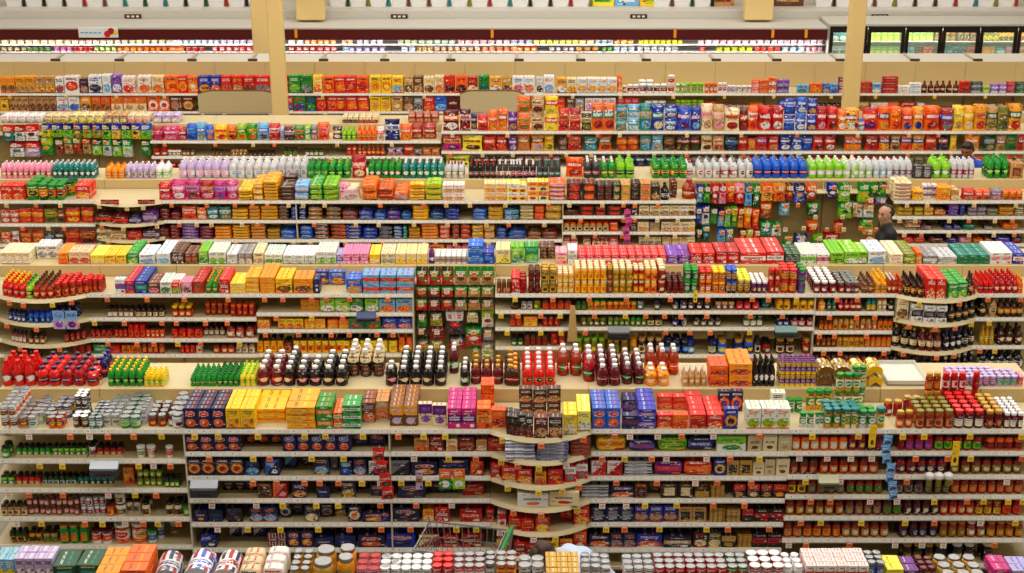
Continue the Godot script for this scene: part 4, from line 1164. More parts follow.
["saucejar","maroon/navy/cream",3.573,3.907,4,2,1,0.16,0.,0.,"black"],
["saucejar","crimson/orange/cream",3.912,4.228,4,2,1,0.16,0.,0.,"maroon"],
["saucejar","rust/yellow/gold",4.233,4.474,3,2,1,0.14,0.,0.,"gold"],
["saucejar","crimson/orange/red",4.477,4.673,2,2,1,0.16,0.,0.,"red"],
],
"g1.5R": [
["saucejar","rust/tan/orange",2.489,2.674,2,2,1,0.16,0.,0.,"brown"],
["saucejar","rust/amber/orange",2.676,3.024,4,2,1,0.16,0.,0.,"black"],
["saucejar","rust/tan/cream",3.029,3.465,5,2,1,0.16,0.,0.,"brown"],
["saucejar","maroon/navy/grey",3.551,3.92,4,2,1,0.16,0.,0.,"black"],
["saucejar","rust/olive/gold",3.925,4.172,3,2,1,0.16,0.,0.,"gold"],
["saucejar","rust/tan/white",4.176,4.356,2,2,1,0.16,0.,0.,"white"],
["saucejar","rust/gold/amber",4.361,4.7,4,2,1,0.16,0.,0.,"gold"],
],
"g1.6R": [
["saucejar","black/brown/gold",3.609,4.002,4,2,1,0.19,0.,0.,"gold"],
["saucejar","black/brown/cream",4.062,4.288,2,2,1,0.19,0.,0.,"white"],
["saucejar","black/maroon/cream",4.348,4.455,1,2,1,0.19,0.,0.,"cream"],
],
"g1.top": [
["soupcan","white/orange/forest",-4.573,-4.419,2,6,2,0.105],
["soupcan","tan/forest/orange",-4.416,-4.334,1,5,1,0.11],
["soupcan","silver/cream/teal",-4.331,-4.251,1,6,1,0.11],
["soupcan","silver/lime/white",-4.278,-4.21,1,5,1,0.11,0.,0.1],
["soupcan","maroon/silver/brown",-4.201,-4.125,1,3,1,0.11,0.,0.08],
["soupcan","orange/purple/yellow",-4.155,-4.005,2,2,1,0.11],
["soupcan","royal/yellow/white",-4.163,-3.999,2,3,1,0.12,0.,0.22],
["soupcan","charcoal/brown/cream",-3.935,-3.793,2,2,1,0.11,0.,0.02,"white"],
["soupcan","black/brown/white",-3.959,-3.848,2,3,2,0.11,0.,0.22,"white"],
["soupcan","teal/silver/white",-3.785,-3.662,2,6,1,0.11],
["soupcan","silver/cream/grey",-3.67,-3.519,2,6,1,0.11,0.,0.04],
["soupcan","green/silver/lime",-3.505,-3.325,2,6,1,0.11],
["soupcan","silver/white/lilac",-3.343,-3.286,1,5,1,0.14,0.,0.1],
["honeyjar","brown/crimson/amber",-3.27,-3.098,2,4,1,0.11,0.,0.04],
["honeyjar","maroon/silver/white",-3.093,-2.988,1,5,1,0.12,0.,0.04],
["honeyjar","silver/white/maroon",-3.051,-2.938,1,4,1,0.13],
["pastabox","navy/orange/red@o",-2.931,-2.558,3,5,1,0.2,0.08],
["pastabox","yellow/amber/brown@p",-2.556,-2.291,2,5,1,0.2,0.08],
["crackerbox","yellow/orange/amber",-2.309,-2.04,1,3,2,0.065,0.14,0.14],
["crackerbox","amber/yellow/orange",-2.016,-1.749,1,3,3,0.07,0.14],
["teabox","green/orange/cream",-1.745,-1.595,1,3,2,0.11,0.1],
["teabox","orange/cream/green",-1.592,-1.513,1,3,2,0.08,0.1],
["teabox","green/white/lime",-1.51,-1.454,1,3,2,0.07,0.1],
["teabox","green/white/forest",-1.515,-1.348,1,2,3,0.075,0.12],
["mixbox","brown/orange/lilac",-1.352,-1.228,1,3,1,0.2,0.09,0.12],
["mixbox","tan/orange/silver",-1.231,-1.111,1,3,1,0.19,0.09,0.18],
["mixbox","brown/amber/lilac@s",-1.099,-0.844,2,5,1,0.2,0.09,0.06],
["mixbox","cream/purple/violet@s",-0.842,-0.586,2,1,1,0.2,0.07,0.08],
["mixbox","magenta/purple/white@b",-0.578,-0.321,2,5,1,0.2,0.09],
["mixbox","orange/amber/crimson@b",-0.316,-0.189,1,2,1,0.2,0.09],
["mixbox","orange/crimson/amber@p",-0.186,-0.051,1,1,1,0.18,0.09],
["mixbox","orange/red/amber@b",-0.287,-0.162,1,2,2,0.135,0.09,0.36],
["pastabox","blue/orange/red@o",0.712,0.97,2,5,1,0.2,0.08],
["teabox","navy/purple/brown",0.98,1.125,1,1,1,0.13,0.09],
["teabox","navy/violet/tan",1.008,1.156,1,2,1,0.13,0.09,0.34],
["teabox","royal/violet/cream",1.128,1.289,1,5,2,0.095,0.09],
["crackerbox","red/orange/cream@p",1.294,1.434,1,1,1,0.13,0.09],
["crackerbox","orange/red/amber@p",1.437,1.574,1,1,1,0.14,0.09],
["crackerbox","red/orange/tan@p",1.333,1.621,2,1,1,0.13,0.09,0.42],
["crackerbox","red/crimson/amber@p",1.591,1.735,1,5,1,0.14,0.1],
["crackerbox","red/orange/white@p",1.739,1.885,1,4,1,0.14,0.1],
["pastabox","royal/amber/navy@c",1.888,2.014,1,1,1,0.2,0.07],
["pastabox","navy/orange/royal@c",1.885,2.12,2,1,1,0.2,0.07,0.36],
["ricebox","white/lime/orange@p",2.092,2.487,3,2,1,0.2,0.09],
["ricebox","white/lime/cream@p",2.374,2.511,1,1,1,0.18,0.09,0.4],
["canister","green/forest/white",2.511,2.662,2,1,1,0.13,0.,0.34,"green"],
["canister","silver/green/white",2.573,2.705,2,1,1,0.14,0.,0.03,"green"],
["canister","white/silver/green",2.706,2.791,2,1,1,0.15,0.,0.02,"green"],
["canister","gold/green/white",2.789,2.935,2,3,1,0.19,0.,0.,"teal"],
["canister","gold/cream/green",2.938,3.106,2,2,1,0.19,0.,0.,"teal"],
["canister","amber/green/cream",2.7,2.939,3,1,1,0.2,0.,0.38,"green"],
["canister","gold/white/green",2.975,3.204,3,1,2,0.17,0.,0.44,"green"],
["canister","cream/green/gold",2.963,3.095,2,3,1,0.19,0.,0.,"teal"],
["canister","silver/green/white",3.098,3.252,2,2,1,0.17,0.,0.,"green"],
["canister","gold/cream/green",3.255,3.342,1,1,1,0.19,0.,0.,"teal"],
["canister","silver/green/cream",3.119,3.255,2,1,2,0.2,0.,0.46,"green"],
["tomatojar","crimson/maroon/cream",3.384,3.555,2,1,1,0.15,0.,0.26,"gold"],
["tomatojar","crimson/brown/tan",3.572,3.726,2,1,1,0.17,0.,0.3,"gold"],
["tomatojar","rust/orange/cream",3.434,3.591,2,1,1,0.16,0.,0.01,"gold"],
["tomatojar","rust/tan/crimson",3.604,3.949,4,4,1,0.17,0.,0.,"olive"],
["tomatojar","rust/orange/tan",3.795,3.944,2,1,2,0.17,0.,0.44,"gold"],
["tomatojar","maroon/white/cream",3.952,4.222,3,5,1,0.17,0.,0.,"red"],
["tomatojar","crimson/white/red",3.967,4.192,3,1,2,0.16,0.,0.5,"red"],
["tomatojar","maroon/crimson/tan",4.228,4.388,2,5,1,0.17,0.,0.,"gold"],
["tomatojar","maroon/white/cream",4.395,4.571,3,6,1,0.15,0.,0.,"white"],
["tomatojar","crimson/maroon/red",4.237,4.306,1,1,2,0.17,0.,0.48,"red"],
],
"g1b.top": [
["coffeebox","black/maroon/brown@p",-0.052,0.071,2,2,1,0.18,0.09],
["coffeebox","choc/brown/crimson@p",-0.011,0.054,1,2,1,0.18,0.09],
["coffeebox","black/brown/crimson@p",0.057,0.188,2,1,1,0.2,0.09],
["coffeebox","maroon/tan/black@p",0.191,0.317,1,1,1,0.2,0.09],
["coffeebox","black/tan/crimson@p",0.32,0.449,1,1,1,0.2,0.09],
["coffeebox","choc/tan/crimson@p",0.062,0.444,3,1,2,0.135,0.09,0.44],
["mixbox","yellow/cream/grey@p",0.452,0.577,1,3,1,0.2,0.09],
["mixbox","lemon/white/grey@p",0.58,0.701,1,4,1,0.2,0.09],
],
"g1.rear": [
["juicejug","red/crimson/white",-4.763,-4.442,3,3,1,0.25,0.,0.,"red"],
["juicebottle","red/crimson/navy",-4.442,-4.21,2,4,1,0.182,0.,0.,"navy"],
["juicebottle","crimson/red/navy",-4.206,-3.981,2,4,1,0.182,0.,0.,"navy"],
["juicebottle","red/maroon/navy",-3.978,-3.857,1,3,1,0.167,0.,0.,"navy"],
["juicebottle","navy/crimson/red",-3.905,-3.819,1,3,1,0.198,0.,0.2,"royal"],
["limebottle","green/forest/lime",-3.772,-3.438,5,5,1,0.17,0.,0.,"yellow"],
["limebottle","yellow/lime/lemon",-3.433,-3.233,4,4,1,0.13,0.,0.,"lemon"],
["limebottle","green/lime/forest",-3.002,-2.757,5,6,1,0.11,0.,0.,"green"],
["limebottle","green/forest/lime",-2.75,-2.54,4,6,1,0.13,0.,0.,"forest"],
["limebottle","lemon/lime/yellow",-2.537,-2.389,3,6,1,0.14,0.,0.,"lime"],
["juicebottle","maroon/crimson/cream",-2.385,-2.264,1,4,1,0.19,0.,0.,"white"],
["juicebottle","maroon/red/cream",-2.261,-2.139,1,4,1,0.19,0.,0.,"white"],
["juicebottle","black/maroon/cream",-2.136,-2.022,1,5,1,0.19,0.,0.,"white"],
["juicebottle","black/choc/pink",-2.018,-1.776,2,3,1,0.19,0.,0.,"white"],
["juicebottle","black/choc/cream",-1.773,-1.528,2,4,1,0.19,0.,0.,"white"],
["juicebottle","black/cream/brown@s",-1.558,-1.209,3,3,1,0.27,0.,0.22,"white"],
["juicebottle","black/maroon/pink",-1.189,-1.074,1,2,1,0.19,0.,0.,"white"],
["juicebottle","black/choc/cream",-1.071,-0.609,4,5,1,0.19,0.,0.,"white"],
["juicebottle","maroon/green/white",-0.602,-0.501,1,2,1,0.261,0.,0.3,"white"],
["juicebottle","black/green/white",-0.488,-0.39,1,3,1,0.19,0.,0.,"white"],
["juicebottle","maroon/crimson/brown",-0.388,-0.08,3,3,1,0.19,0.,0.04,"gold"],
["juicebottle","choc/maroon/crimson",-0.076,0.048,1,4,1,0.198,0.,0.,"gold"],
["juicebottle","choc/maroon/crimson",-0.019,0.08,1,4,1,0.19,0.,0.,"amber"],
["juicebottle","red/orange/forest",0.093,0.413,3,5,1,0.19,0.,0.,"white"],
["juicebottle","rust/red/green",0.427,0.666,2,2,1,0.261,0.,0.24,"white"],
["juicebottle","crimson/maroon/green",0.663,0.785,1,3,1,0.252,0.,0.1,"white"],
["juicebottle","maroon/crimson/choc",0.786,1.019,2,5,1,0.205,0.,0.,"white"],
["juicebottle","maroon/choc/green",1.025,1.238,2,4,1,0.213,0.,0.04,"white"],
["juicebottle","amber/orange/cream",1.238,1.474,2,2,1,0.167,0.,0.,"white"],
["juicebottle","rust/orange/red",1.263,1.589,3,2,1,0.261,0.,0.26,"white"],
["vinegarbottle","tan/gold/cream",1.589,1.818,4,3,1,0.162,0.,0.,"white"],
["drinkcase","orange/crimson/amber@p",1.837,2.01,1,2,2,0.105,0.12],
["drinkcase","amber/crimson/orange@p",2.017,2.239,1,3,2,0.115,0.12],
["vinegarbottle","black/charcoal/white",2.243,2.453,4,3,1,0.272,0.,0.,"black"],
["drinkcan","yellow/purple/violet",2.491,2.834,7,4,2,0.12,0.,0.,"purple"],
["loaf","brown/yellow/white",2.842,3.15,2,1,2,0.1,0.24],
["loaf","yellow/brown/white",3.168,3.453,2,1,2,0.1,0.24],
["cup","violet/pink/lilac",4.076,4.518,7,4,1,0.1,0.,0.,"lilac"],
["cup","lilac/sky/lime",4.521,4.717,3,3,1,0.1,0.,0.,"lilac"],
["cup","pink/red/orange",4.721,4.77,1,3,1,0.1,0.,0.,"pink"],
],
"g2b.1": [
["jamjar","navy/blue/white",-5.655,-5.421,4,2,1,0.11,0.,0.,"navy"],
["jamjar","blue/navy/sky",-5.401,-5.142,4,2,1,0.12,0.,0.,"royal"],
["jamjar","navy/royal/white",-5.16,-4.881,4,2,1,0.14,0.,0.1,"navy"],
],
"g2.1A": [
["jamjar","brown/white/cream",-4.567,-4.26,5,2,1,0.11,0.,0.,"black"],
["jamjar","choc/cream/tan",-4.255,-3.922,5,2,1,0.11,0.,0.,"black"],
["jamjar","rust/orange/cream",-3.84,-3.607,3,2,1,0.13,0.,0.,"yellow"],
["jamjar","rust/brown/orange",-3.481,-3.193,4,2,1,0.14,0.,0.06,"orange"],
["jamjar","crimson/rust/orange",-3.181,-2.905,4,2,1,0.14,0.,0.02,"orange"],
],
"g2b.2": [
["jamjar","rust/white/cream",-5.646,-5.449,4,2,1,0.12,0.,0.,"charcoal"],
["jamjar","maroon/tan/cream",-5.429,-5.237,3,2,1,0.12,0.,0.,"black"],
["jamjar","crimson/rust/tan",-5.033,-4.816,4,2,1,0.12,0.,0.,"black"],
],
"g2.2A": [
["jamjar","crimson/orange/maroon",-4.791,-4.534,4,2,1,0.11,0.,0.,"black"],
["jamjar","red/rust/orange",-4.508,-4.359,3,2,1,0.12,0.,0.,"black"],
["jamjar","red/orange/crimson",-4.352,-4.152,3,2,1,0.16,0.,0.,"red"],
["jamjar","orange/red/cream",-4.148,-3.942,4,2,1,0.12,0.,0.,"black"],
["jamjar","red/orange/crimson",-3.873,-3.513,4,2,1,0.13,0.,0.,"black"],
["jamjar","maroon/white/cream",-3.519,-3.266,4,2,1,0.12,0.,0.08,"black"],
["jamjar","crimson/tan/white",-3.243,-2.916,3,2,1,0.15,0.,0.,"black"],
],
"g2b.3": [
["jamjar","choc/rust/red",-5.629,-5.317,5,2,1,0.12,0.,0.,"black"],
],
"g2.3A": [
["jamjar","rust/red/brown",-5.01,-4.783,3,2,1,0.13,0.,0.,"black"],
["teabox","green/teal/cream",-4.763,-4.593,1,2,1,0.11,0.08],
["teabox","red/crimson/orange@d",-4.578,-4.459,1,2,1,0.1,0.08],
["jamjar","orange/amber/rust",-4.443,-4.221,4,2,1,0.12,0.,0.,"black"],
["jamjar","rust/orange/tan",-4.21,-3.957,4,2,1,0.14,0.,0.,"maroon"],
["jamjar","red/crimson/orange",-3.785,-3.604,3,2,1,0.12,0.,0.,"black"],
["jamjar","white/cream/red",-3.599,-3.532,1,2,1,0.12,0.,0.,"black"],
["jamjar","rust/orange/cream",-3.398,-3.155,3,2,1,0.12,0.,0.,"black"],
["jamjar","tan/white/olive",-3.145,-2.923,3,2,1,0.12],
],
"g2.1B": [
["snackbox","amber/gold/orange",-2.388,-2.17,2,2,1,0.13,0.08,0.06],
["cookiebox","lime/white/brown@p",-2.157,-1.822,2,2,1,0.17,0.07],
["cookiebox","lime/cream/tan@p",-1.935,-1.838,1,2,1,0.16,0.07],
["cookiebox","green/white/brown@p",-1.833,-1.677,1,2,1,0.16,0.07],
["cookiebox","lime/white/choc@p",-1.659,-1.501,1,2,1,0.16,0.07],
["cookiebox","sky/orange/amber@p",-1.496,-1.123,2,2,1,0.16,0.07],
],
"g2.2B": [
["cookiebox","amber/orange/cream",-2.877,-2.736,2,2,1,0.11,0.07],
["cookiebox","yellow/orange/brown",-2.646,-2.356,3,2,1,0.12,0.07],
["cookiebox","amber/yellow/orange",-2.346,-2.108,2,2,1,0.12,0.07],
["cookiebox","orange/amber/yellow",-2.085,-1.844,2,2,1,0.11,0.07],
["cookiebox","orange/amber/red",-1.943,-1.856,1,2,1,0.12,0.07],
["cookiebox","teal/green/red@s",-1.848,-1.666,1,2,1,0.13,0.07],
["cookiebox","green/teal/orange@s",-1.661,-1.477,1,2,1,0.13,0.07],
["cookiebox","royal/orange/sky@p",-1.469,-1.118,2,2,1,0.13,0.07],
],
"g2.3B": [
["oliveJ","amber/yellow/orange",-2.906,-2.596,4,2,1,0.18,0.,0.,"black"],
["oliveJ","rust/tan/crimson",-2.592,-2.504,1,2,1,0.15,0.,0.,"black"],
["oliveJ","yellow/amber/red",-2.493,-1.841,8,2,1,0.18,0.,0.,"black"],
["oliveJ","yellow/lemon/amber",-1.954,-1.304,6,2,1,0.18,0.,0.,"black"],
["oliveJ","orange/amber/yellow",-1.294,-1.124,2,2,1,0.18,0.,0.,"orange"],
],
"g2.1C": [
["oliveJ","black/choc/brown",-0.022,0.092,1,2,1,0.11,0.,0.,"black"],
["oliveJ","grey/white/brown",0.105,0.235,2,2,1,0.12,0.,0.,"black"],
["oliveJ","olive/green/yellow",0.243,0.327,1,2,1,0.13,0.,0.,"black"],
["oliveJ","rust/orange/red",0.335,0.672,4,2,1,0.13,0.,0.,"black"],
],
"g2.2C": [
["oliveJ","rust/orange/red",-0.023,0.111,2,2,1,0.15,0.,0.,"orange"],
["snackbox","amber/yellow/orange",0.131,0.29,1,2,1,0.12,0.08],
["oliveJ","rust/crimson/orange",0.336,0.546,3,2,1,0.14,0.,0.,"black"],
],
"g2.3C": [
["oliveJ","forest/green/cream",-0.01,0.132,2,2,1,0.1,0.,0.,"black"],
["oliveJ","brown/rust/crimson",0.142,0.405,4,2,1,0.15,0.,0.,"black"],
["oliveJ","crimson/rust/orange",0.43,0.616,2,2,1,0.15,0.,0.,"red"],
],
"g2.1D": [
["oliveJ","forest/olive/green",0.718,0.84,2,2,1,0.12,0.,0.,"black"],
["oliveJ","amber/orange/green",0.845,1.065,3,2,1,0.12,0.,0.,"green"],
["oliveJ","amber/rust/orange",1.07,1.402,5,2,1,0.12,0.,0.,"forest"],
["oliveJ","grey/teal/white",1.407,1.489,1,2,1,0.12,0.,0.,"black"],
["oliveJ","navy/grey/white",1.601,1.672,1,2,1,0.12,0.,0.,"black"],
["oliveJ","navy/grey/cream",1.803,1.958,2,2,1,0.12,0.,0.,"black"],
["oliveJ","brown/navy/white",1.889,2.252,4,2,1,0.12,0.,0.,"navy"],
["oliveJ","tan/purple/cream",2.285,2.507,3,2,1,0.12,0.,0.,"black"],
["oliveJ","crimson/red/pink",2.515,2.788,3,2,1,0.12,0.,0.,"black"],
["oliveJ","teal/navy/sky",2.808,2.947,1,2,1,0.1,0.,0.06,"teal"],
["oliveJ","amber/yellow/brown",2.972,3.14,2,2,1,0.13,0.,0.,"gold"],
["oliveJ","yellow/amber/brown",3.161,3.411,3,2,1,0.12,0.,0.,"gold"],
],
"g2.2D": [
["oliveJ","olive/forest/cream",0.772,1.069,4,2,1,0.13,0.,0.,"black"],
["oliveJ","olive/green/cream",1.085,1.336,4,2,1,0.13,0.,0.,"forest"],
["oliveJ","green/olive/cream",1.341,1.52,3,2,1,0.13,0.,0.,"black"],
["oliveJ","choc/cream/olive",1.525,1.7,2,2,1,0.13,0.,0.,"black"],
["oliveJ","black/royal/white",1.813,1.977,2,2,1,0.12,0.,0.,"black"],
["oliveJ","grey/cream/navy",1.897,1.979,1,2,1,0.12,0.,0.,"black"],
["oliveJ","choc/grey/cream",2.051,2.364,4,2,1,0.12,0.,0.,"black"],
["oliveJ","forest/white/cream",2.615,2.84,3,2,1,0.13],
["oliveJ","black/royal/white",2.984,3.148,2,2,1,0.12,0.,0.,"black"],
["oliveJ","maroon/pink/cream",3.153,3.404,3,2,1,0.12,0.,0.,"black"],
],
"g2.3D": [
["picklejar","olive/green/yellow",0.72,1.066,4,2,1,0.19,0.,0.,"lime"],
["picklejar","olive/gold/green",1.081,1.226,2,2,1,0.17,0.,0.,"gold"],
["picklejar","olive/amber/forest",1.231,1.319,1,2,1,0.17,0.,0.,"gold"],
["picklejar","amber/gold/olive",1.339,1.422,1,2,1,0.17,0.,0.,"amber"],
["picklejar","choc/cream/brown",1.432,1.716,3,2,1,0.19,0.,0.,"tan"],
["picklejar","black/royal/sky",1.731,2.022,3,2,1,0.19,0.,0.,"navy"],
["picklejar","navy/sky/white",1.987,2.085,1,2,1,0.16,0.,0.,"royal"],
["picklejar","navy/yellow/sky",2.229,2.332,1,2,1,0.17,0.,0.,"navy"],
["picklejar","blue/sky/yellow",2.338,2.446,1,2,1,0.16,0.,0.,"gold"],
["picklejar","navy/blue/cream",2.523,2.637,1,2,1,0.17,0.,0.,"gold"],
["picklejar","blue/navy/yellow",2.642,2.755,1,2,1,0.17,0.,0.,"gold"],
["picklejar","charcoal/cream/navy",2.76,2.832,1,2,1,0.19,0.,0.,"black"],
["picklejar","crimson/choc/cream",2.844,2.952,1,2,1,0.14,0.,0.,"black"],
["picklejar","choc/cream/maroon",3.003,3.214,2,2,1,0.18,0.,0.,"gold"],
["picklejar","crimson/rust/cream",3.302,3.4,1,2,1,0.18,0.,0.,"gold"],
],
"g2.1E": [
["vinegarbottle","amber/orange/cream",3.446,3.538,1,2,1,0.16,0.,0.,"black"],
["vinegarbottle","teal/choc/amber",3.544,3.651,2,2,1,0.15,0.,0.,"black"],
["vinegarbottle","crimson/red/cream",3.671,3.913,4,2,1,0.17,0.,0.,"red"],
["vinegarbottle","maroon/crimson/cream",3.733,3.943,3,2,1,0.17,0.,0.,"crimson"],
["spicejar","teal/yellow/amber",3.99,4.097,2,2,1,0.14,0.,0.,"teal"],
["spicejar","cream/tan/white",4.112,4.219,2,2,1,0.15,0.,0.,"orange"],
["spicejar","black/choc/white",4.224,4.316,1,2,1,0.14,0.,0.,"black"],
],
"g2.2E": [
["jamjar","rust/amber/orange",3.476,3.623,3,2,1,0.12,0.,0.,"brown"],
["jamjar","tan/amber/rust",3.627,3.933,5,2,1,0.13,0.,0.,"gold"],
["jamjar","amber/olive/cream",3.752,3.932,3,2,1,0.13,0.,0.,"gold"],
["jamjar","tan/red/cream",3.937,4.132,3,2,1,0.13,0.,0.,"gold"],
["jamjar","orange/amber/brown",4.137,4.311,3,2,1,0.13,0.,0.,"brown"],
],
"g2.3E": [
["jamjar","rust/brown/gold",3.452,3.684,4,2,1,0.13,0.,0.,"black"],
["jamjar","amber/olive/gold",3.689,3.949,4,2,1,0.14,0.,0.,"brown"],
["jamjar","amber/gold/rust",3.768,4.005,4,2,1,0.14,0.,0.,"brown"],
["jamjar","orange/amber/tan",4.01,4.314,5,2,1,0.14,0.,0.,"brown"],
],
"g2.4E": [
["jamjar","brown/tan/rust",3.442,3.967,8,2,1,0.12,0.,0.,"brown"],
["jamjar","rust/brown/amber",3.785,4.303,8,2,1,0.12,0.,0.,"black"],
],
"g2r.1": [
["syrupcarton","cream/brown/tan@p",4.311,4.448,1,2,1,0.24,0.08],
["syrupcarton","white/black/grey@b",4.46,4.846,3,2,1,0.21,0.08],
["oilbottle","black/brown/gold",4.859,5.215,4,2,1,0.25,0.,0.,"amber"],
],
"g2.1F": [
["oilbottle","black/choc/amber",5.249,5.356,1,2,1,0.24,0.,0.,"black"],
["oilbottle","tan/cream/brown",5.381,5.468,1,2,1,0.25,0.,0.,"maroon"],
["oilbottle","choc/amber/gold",5.48,5.763,4,2,1,0.22,0.,0.,"black"],
],
"g2r.2": [
["oilbottle","black/cream/gold",4.305,4.568,3,2,1,0.26,0.,0.,"gold"],
["oilbottle","maroon/cream/tan",4.571,4.821,3,2,1,0.26,0.,0.,"gold"],
["oilbottle","black/navy/white",4.837,5.078,3,2,1,0.24,0.,0.,"royal"],
["oilbottle","black/cream/charcoal",5.083,5.251,2,2,1,0.24,0.,0.,"black"],
],
"g2.2F": [
["oilbottle","gold/yellow/olive",5.316,5.466,3,2,1,0.24,0.,0.,"gold"],
["oilbottle","choc/maroon/cream",5.502,5.803,3,2,1,0.22,0.,0.,"black"],
],
"g2r.3": [
["oilbottle","black/navy/grey",4.315,4.534,2,2,1,0.26,0.,0.,"black"],
["oilbottle","black/cream/crimson",4.539,4.842,4,2,1,0.26,0.,0.,"maroon"],
["oilbottle","black/grey/white",4.853,5.286,5,2,1,0.24,0.,0.,"white"],
],
"g2.3F": [
["oilbottle","black/white/maroon",5.339,5.839,5,2,1,0.26,0.,0.,"black"],
],
"g2b.top": [
["ketchupbottle","red/crimson/orange",-5.694,-5.401,4,5,1,0.2,0.,0.,"yellow"],
["ketchupbottle","lime/forest/amber",-5.396,-5.315,1,4,1,0.2,0.,0.,"green"],
["ketchupbottle","rust/red/amber",-5.31,-5.088,3,6,1,0.19,0.,0.,"forest"],
["honeyjar","rust/orange/crimson",-5.084,-4.867,3,5,1,0.17,0.,0.,"red"],
["honeyjar","crimson/orange/tan",-4.862,-4.741,2,4,1,0.16,0.,0.,"red"],
],
"g2.topA": [
["honeyjar","rust/crimson/orange",-4.765,-4.595,3,3,1,0.16,0.,0.04,"red"],
["teabox","white/blue/red@b",-4.447,-4.335,1,1,1,0.17,0.1],
["teabox","red/royal/orange@b",-4.33,-4.229,1,5,1,0.15,0.1],
["teabox","royal/green/sky@b",-4.224,-4.086,1,5,1,0.15,0.1],
["snackbox","brown/pink/crimson",-4.077,-3.947,1,3,1,0.13,0.1],
["snackbox","white/green/brown",-3.942,-3.822,1,3,1,0.14,0.1],
["snackbox","red/lime/brown",-3.815,-3.719,1,3,1,0.13,0.1],
["snackbox","white/pink/tan",-3.825,-3.713,1,3,1,0.13,0.1],
["snackbox","pink/brown/white",-3.703,-3.586,1,2,1,0.14,0.1],
["snackbox","crimson/red/green",-3.578,-3.449,1,5,1,0.14,0.1],
["ketchupbottle","green/crimson/lime",-3.443,-3.286,2,6,1,0.15,0.,0.,"amber"],
["teabox","red/crimson/white@b",-3.28,-3.163,1,4,1,0.17,0.1],
["crackerbox","yellow/cream/amber",-3.161,-2.988,1,3,2,0.06,0.12],
["crackerbox","amber/yellow/cream",-2.99,-2.837,1,3,3,0.06,0.12,0.04],
["crackerbox","amber/orange/yellow",-2.825,-2.652,1,4,3,0.065,0.12],
["cookiebox","yellow/brown/orange@p",-2.645,-2.457,1,4,1,0.18,0.09],
["cookiebox","amber/brown/orange@p",-2.449,-2.228,1,3,1,0.18,0.09],
["cookiebox","navy/royal/white@n",-2.218,-2.152,1,2,1,0.17,0.1],
],
"g2.topB": [
["cookiebox","royal/amber/brown@p",-2.241,-2.081,1,1,1,0.16,0.09,0.3],
["cookiebox","blue/amber/brown@p",-2.075,-1.892,1,1,1,0.16,0.09,0.3],
["cookiebox","blue/tan/amber@p",-1.86,-1.679,1,3,1,0.17,0.09],
["cookiebox","sky/red/orange@b",-1.672,-1.484,1,2,2,0.11,0.12],
["cookiebox","sky/crimson/orange@b",-1.479,-1.294,1,2,2,0.11,0.12],
["cookiebox","sky/red/amber@b",-1.291,-1.1,1,2,2,0.11,0.12],
],
"g2.topC": [
["spicejar","brown/crimson/tan",-0.172,-0.007,3,2,1,0.14,0.,0.,"brown"],
["syrupcarton","red/crimson/white",-0.005,0.089,1,3,1,0.19,0.1],
["jellyjar","crimson/red/maroon",-0.017,0.171,2,3,1,0.17,0.,0.,"crimson"],
["jellyjar","maroon/choc/crimson",0.181,0.318,2,3,2,0.14,0.,0.,"brown"],
["topolivejar","olive/amber/forest",0.323,0.501,2,3,2,0.14,0.,0.,"gold"],
["topolivejar","amber/cream/yellow",0.506,0.694,3,4,2,0.12,0.,0.,"cream"],
],
"g2.topD": [
["topolivejar","amber/yellow/orange",0.699,1.058,5,4,2,0.15,0.,0.,"cream"],
["topolivejar","brown/rust/tan",1.063,1.121,1,3,2,0.15,0.,0.,"gold"],
["topolivejar","gold/olive/amber",1.126,1.35,3,4,2,0.15,0.,0.,"cream"],
["topolivejar","crimson/amber/yellow",1.355,1.477,2,3,2,0.15,0.,0.,"cream"],
["topolivejar","amber/orange/crimson",1.482,1.625,2,4,2,0.15,0.,0.,"cream"],
["topolivejar","crimson/maroon/cream",1.63,1.721,1,4,2,0.15,0.,0.,"cream"],
["topolivejar","maroon/crimson/choc",1.731,1.935,3,5,1,0.14,0.,0.,"maroon"],
["canister","green/forest/silver",1.927,2.085,2,3,2,0.14,0.,0.,"green"],
["canister","amber/red/white",2.095,2.237,2,3,2,0.13,0.,0.,"red"],
["canister","orange/amber/brown",2.243,2.39,2,3,2,0.13,0.,0.,"yellow"],
["canister","navy/amber/grey",2.395,2.517,2,3,2,0.14,0.,0.,"blue"],
["canister","brown/amber/olive",2.526,2.674,2,5,1,0.17,0.,0.,"lemon"],
["jellyjar","purple/maroon/cream",2.68,2.863,3,5,1,0.14,0.,0.,"white"],
["jellyjar","rust/red/cream",2.873,3.,2,2,2,0.14,0.,0.,"red"],
["canister","crimson/amber/gold",3.01,3.193,2,3,2,0.14,0.,0.,"red"],
["jellyjar","purple/violet/green",3.203,3.295,1,3,2,0.14,0.,0.,"green"],
],
"g2.topE": [
["jellyjar","maroon/crimson/white",3.376,3.635,3,6,1,0.14,0.,0.,"white"],
["jellyjar","maroon/crimson/cream",3.646,3.897,3,5,1,0.13],
["jellyjar","maroon/purple/grey",3.723,3.85,2,6,1,0.14],
["vinegarbottle","brown/tan/crimson",3.92,4.068,2,4,1,0.17,0.,0.,"brown"],
["vinegarbottle","amber/gold/brown",4.072,4.204,2,5,1,0.19,0.,0.,"yellow"],
["vinegarbottle","rust/orange/cream",4.21,4.296,2,5,1,0.18,0.,0.,"white"],
],
"g2r.top": [
["vinegarbottle","rust/orange/brown",4.273,4.374,2,5,1,0.18,0.,0.,"orange"],
["vinegarbottle","choc/amber/black",4.378,4.58,3,4,1,0.22,0.,0.,"black"],
["syrupcarton","red/orange/white@p",4.589,4.801,2,5,1,0.24,0.09],
["syrupcarton","green/lime/white@p",4.834,5.056,2,5,1,0.18,0.09],
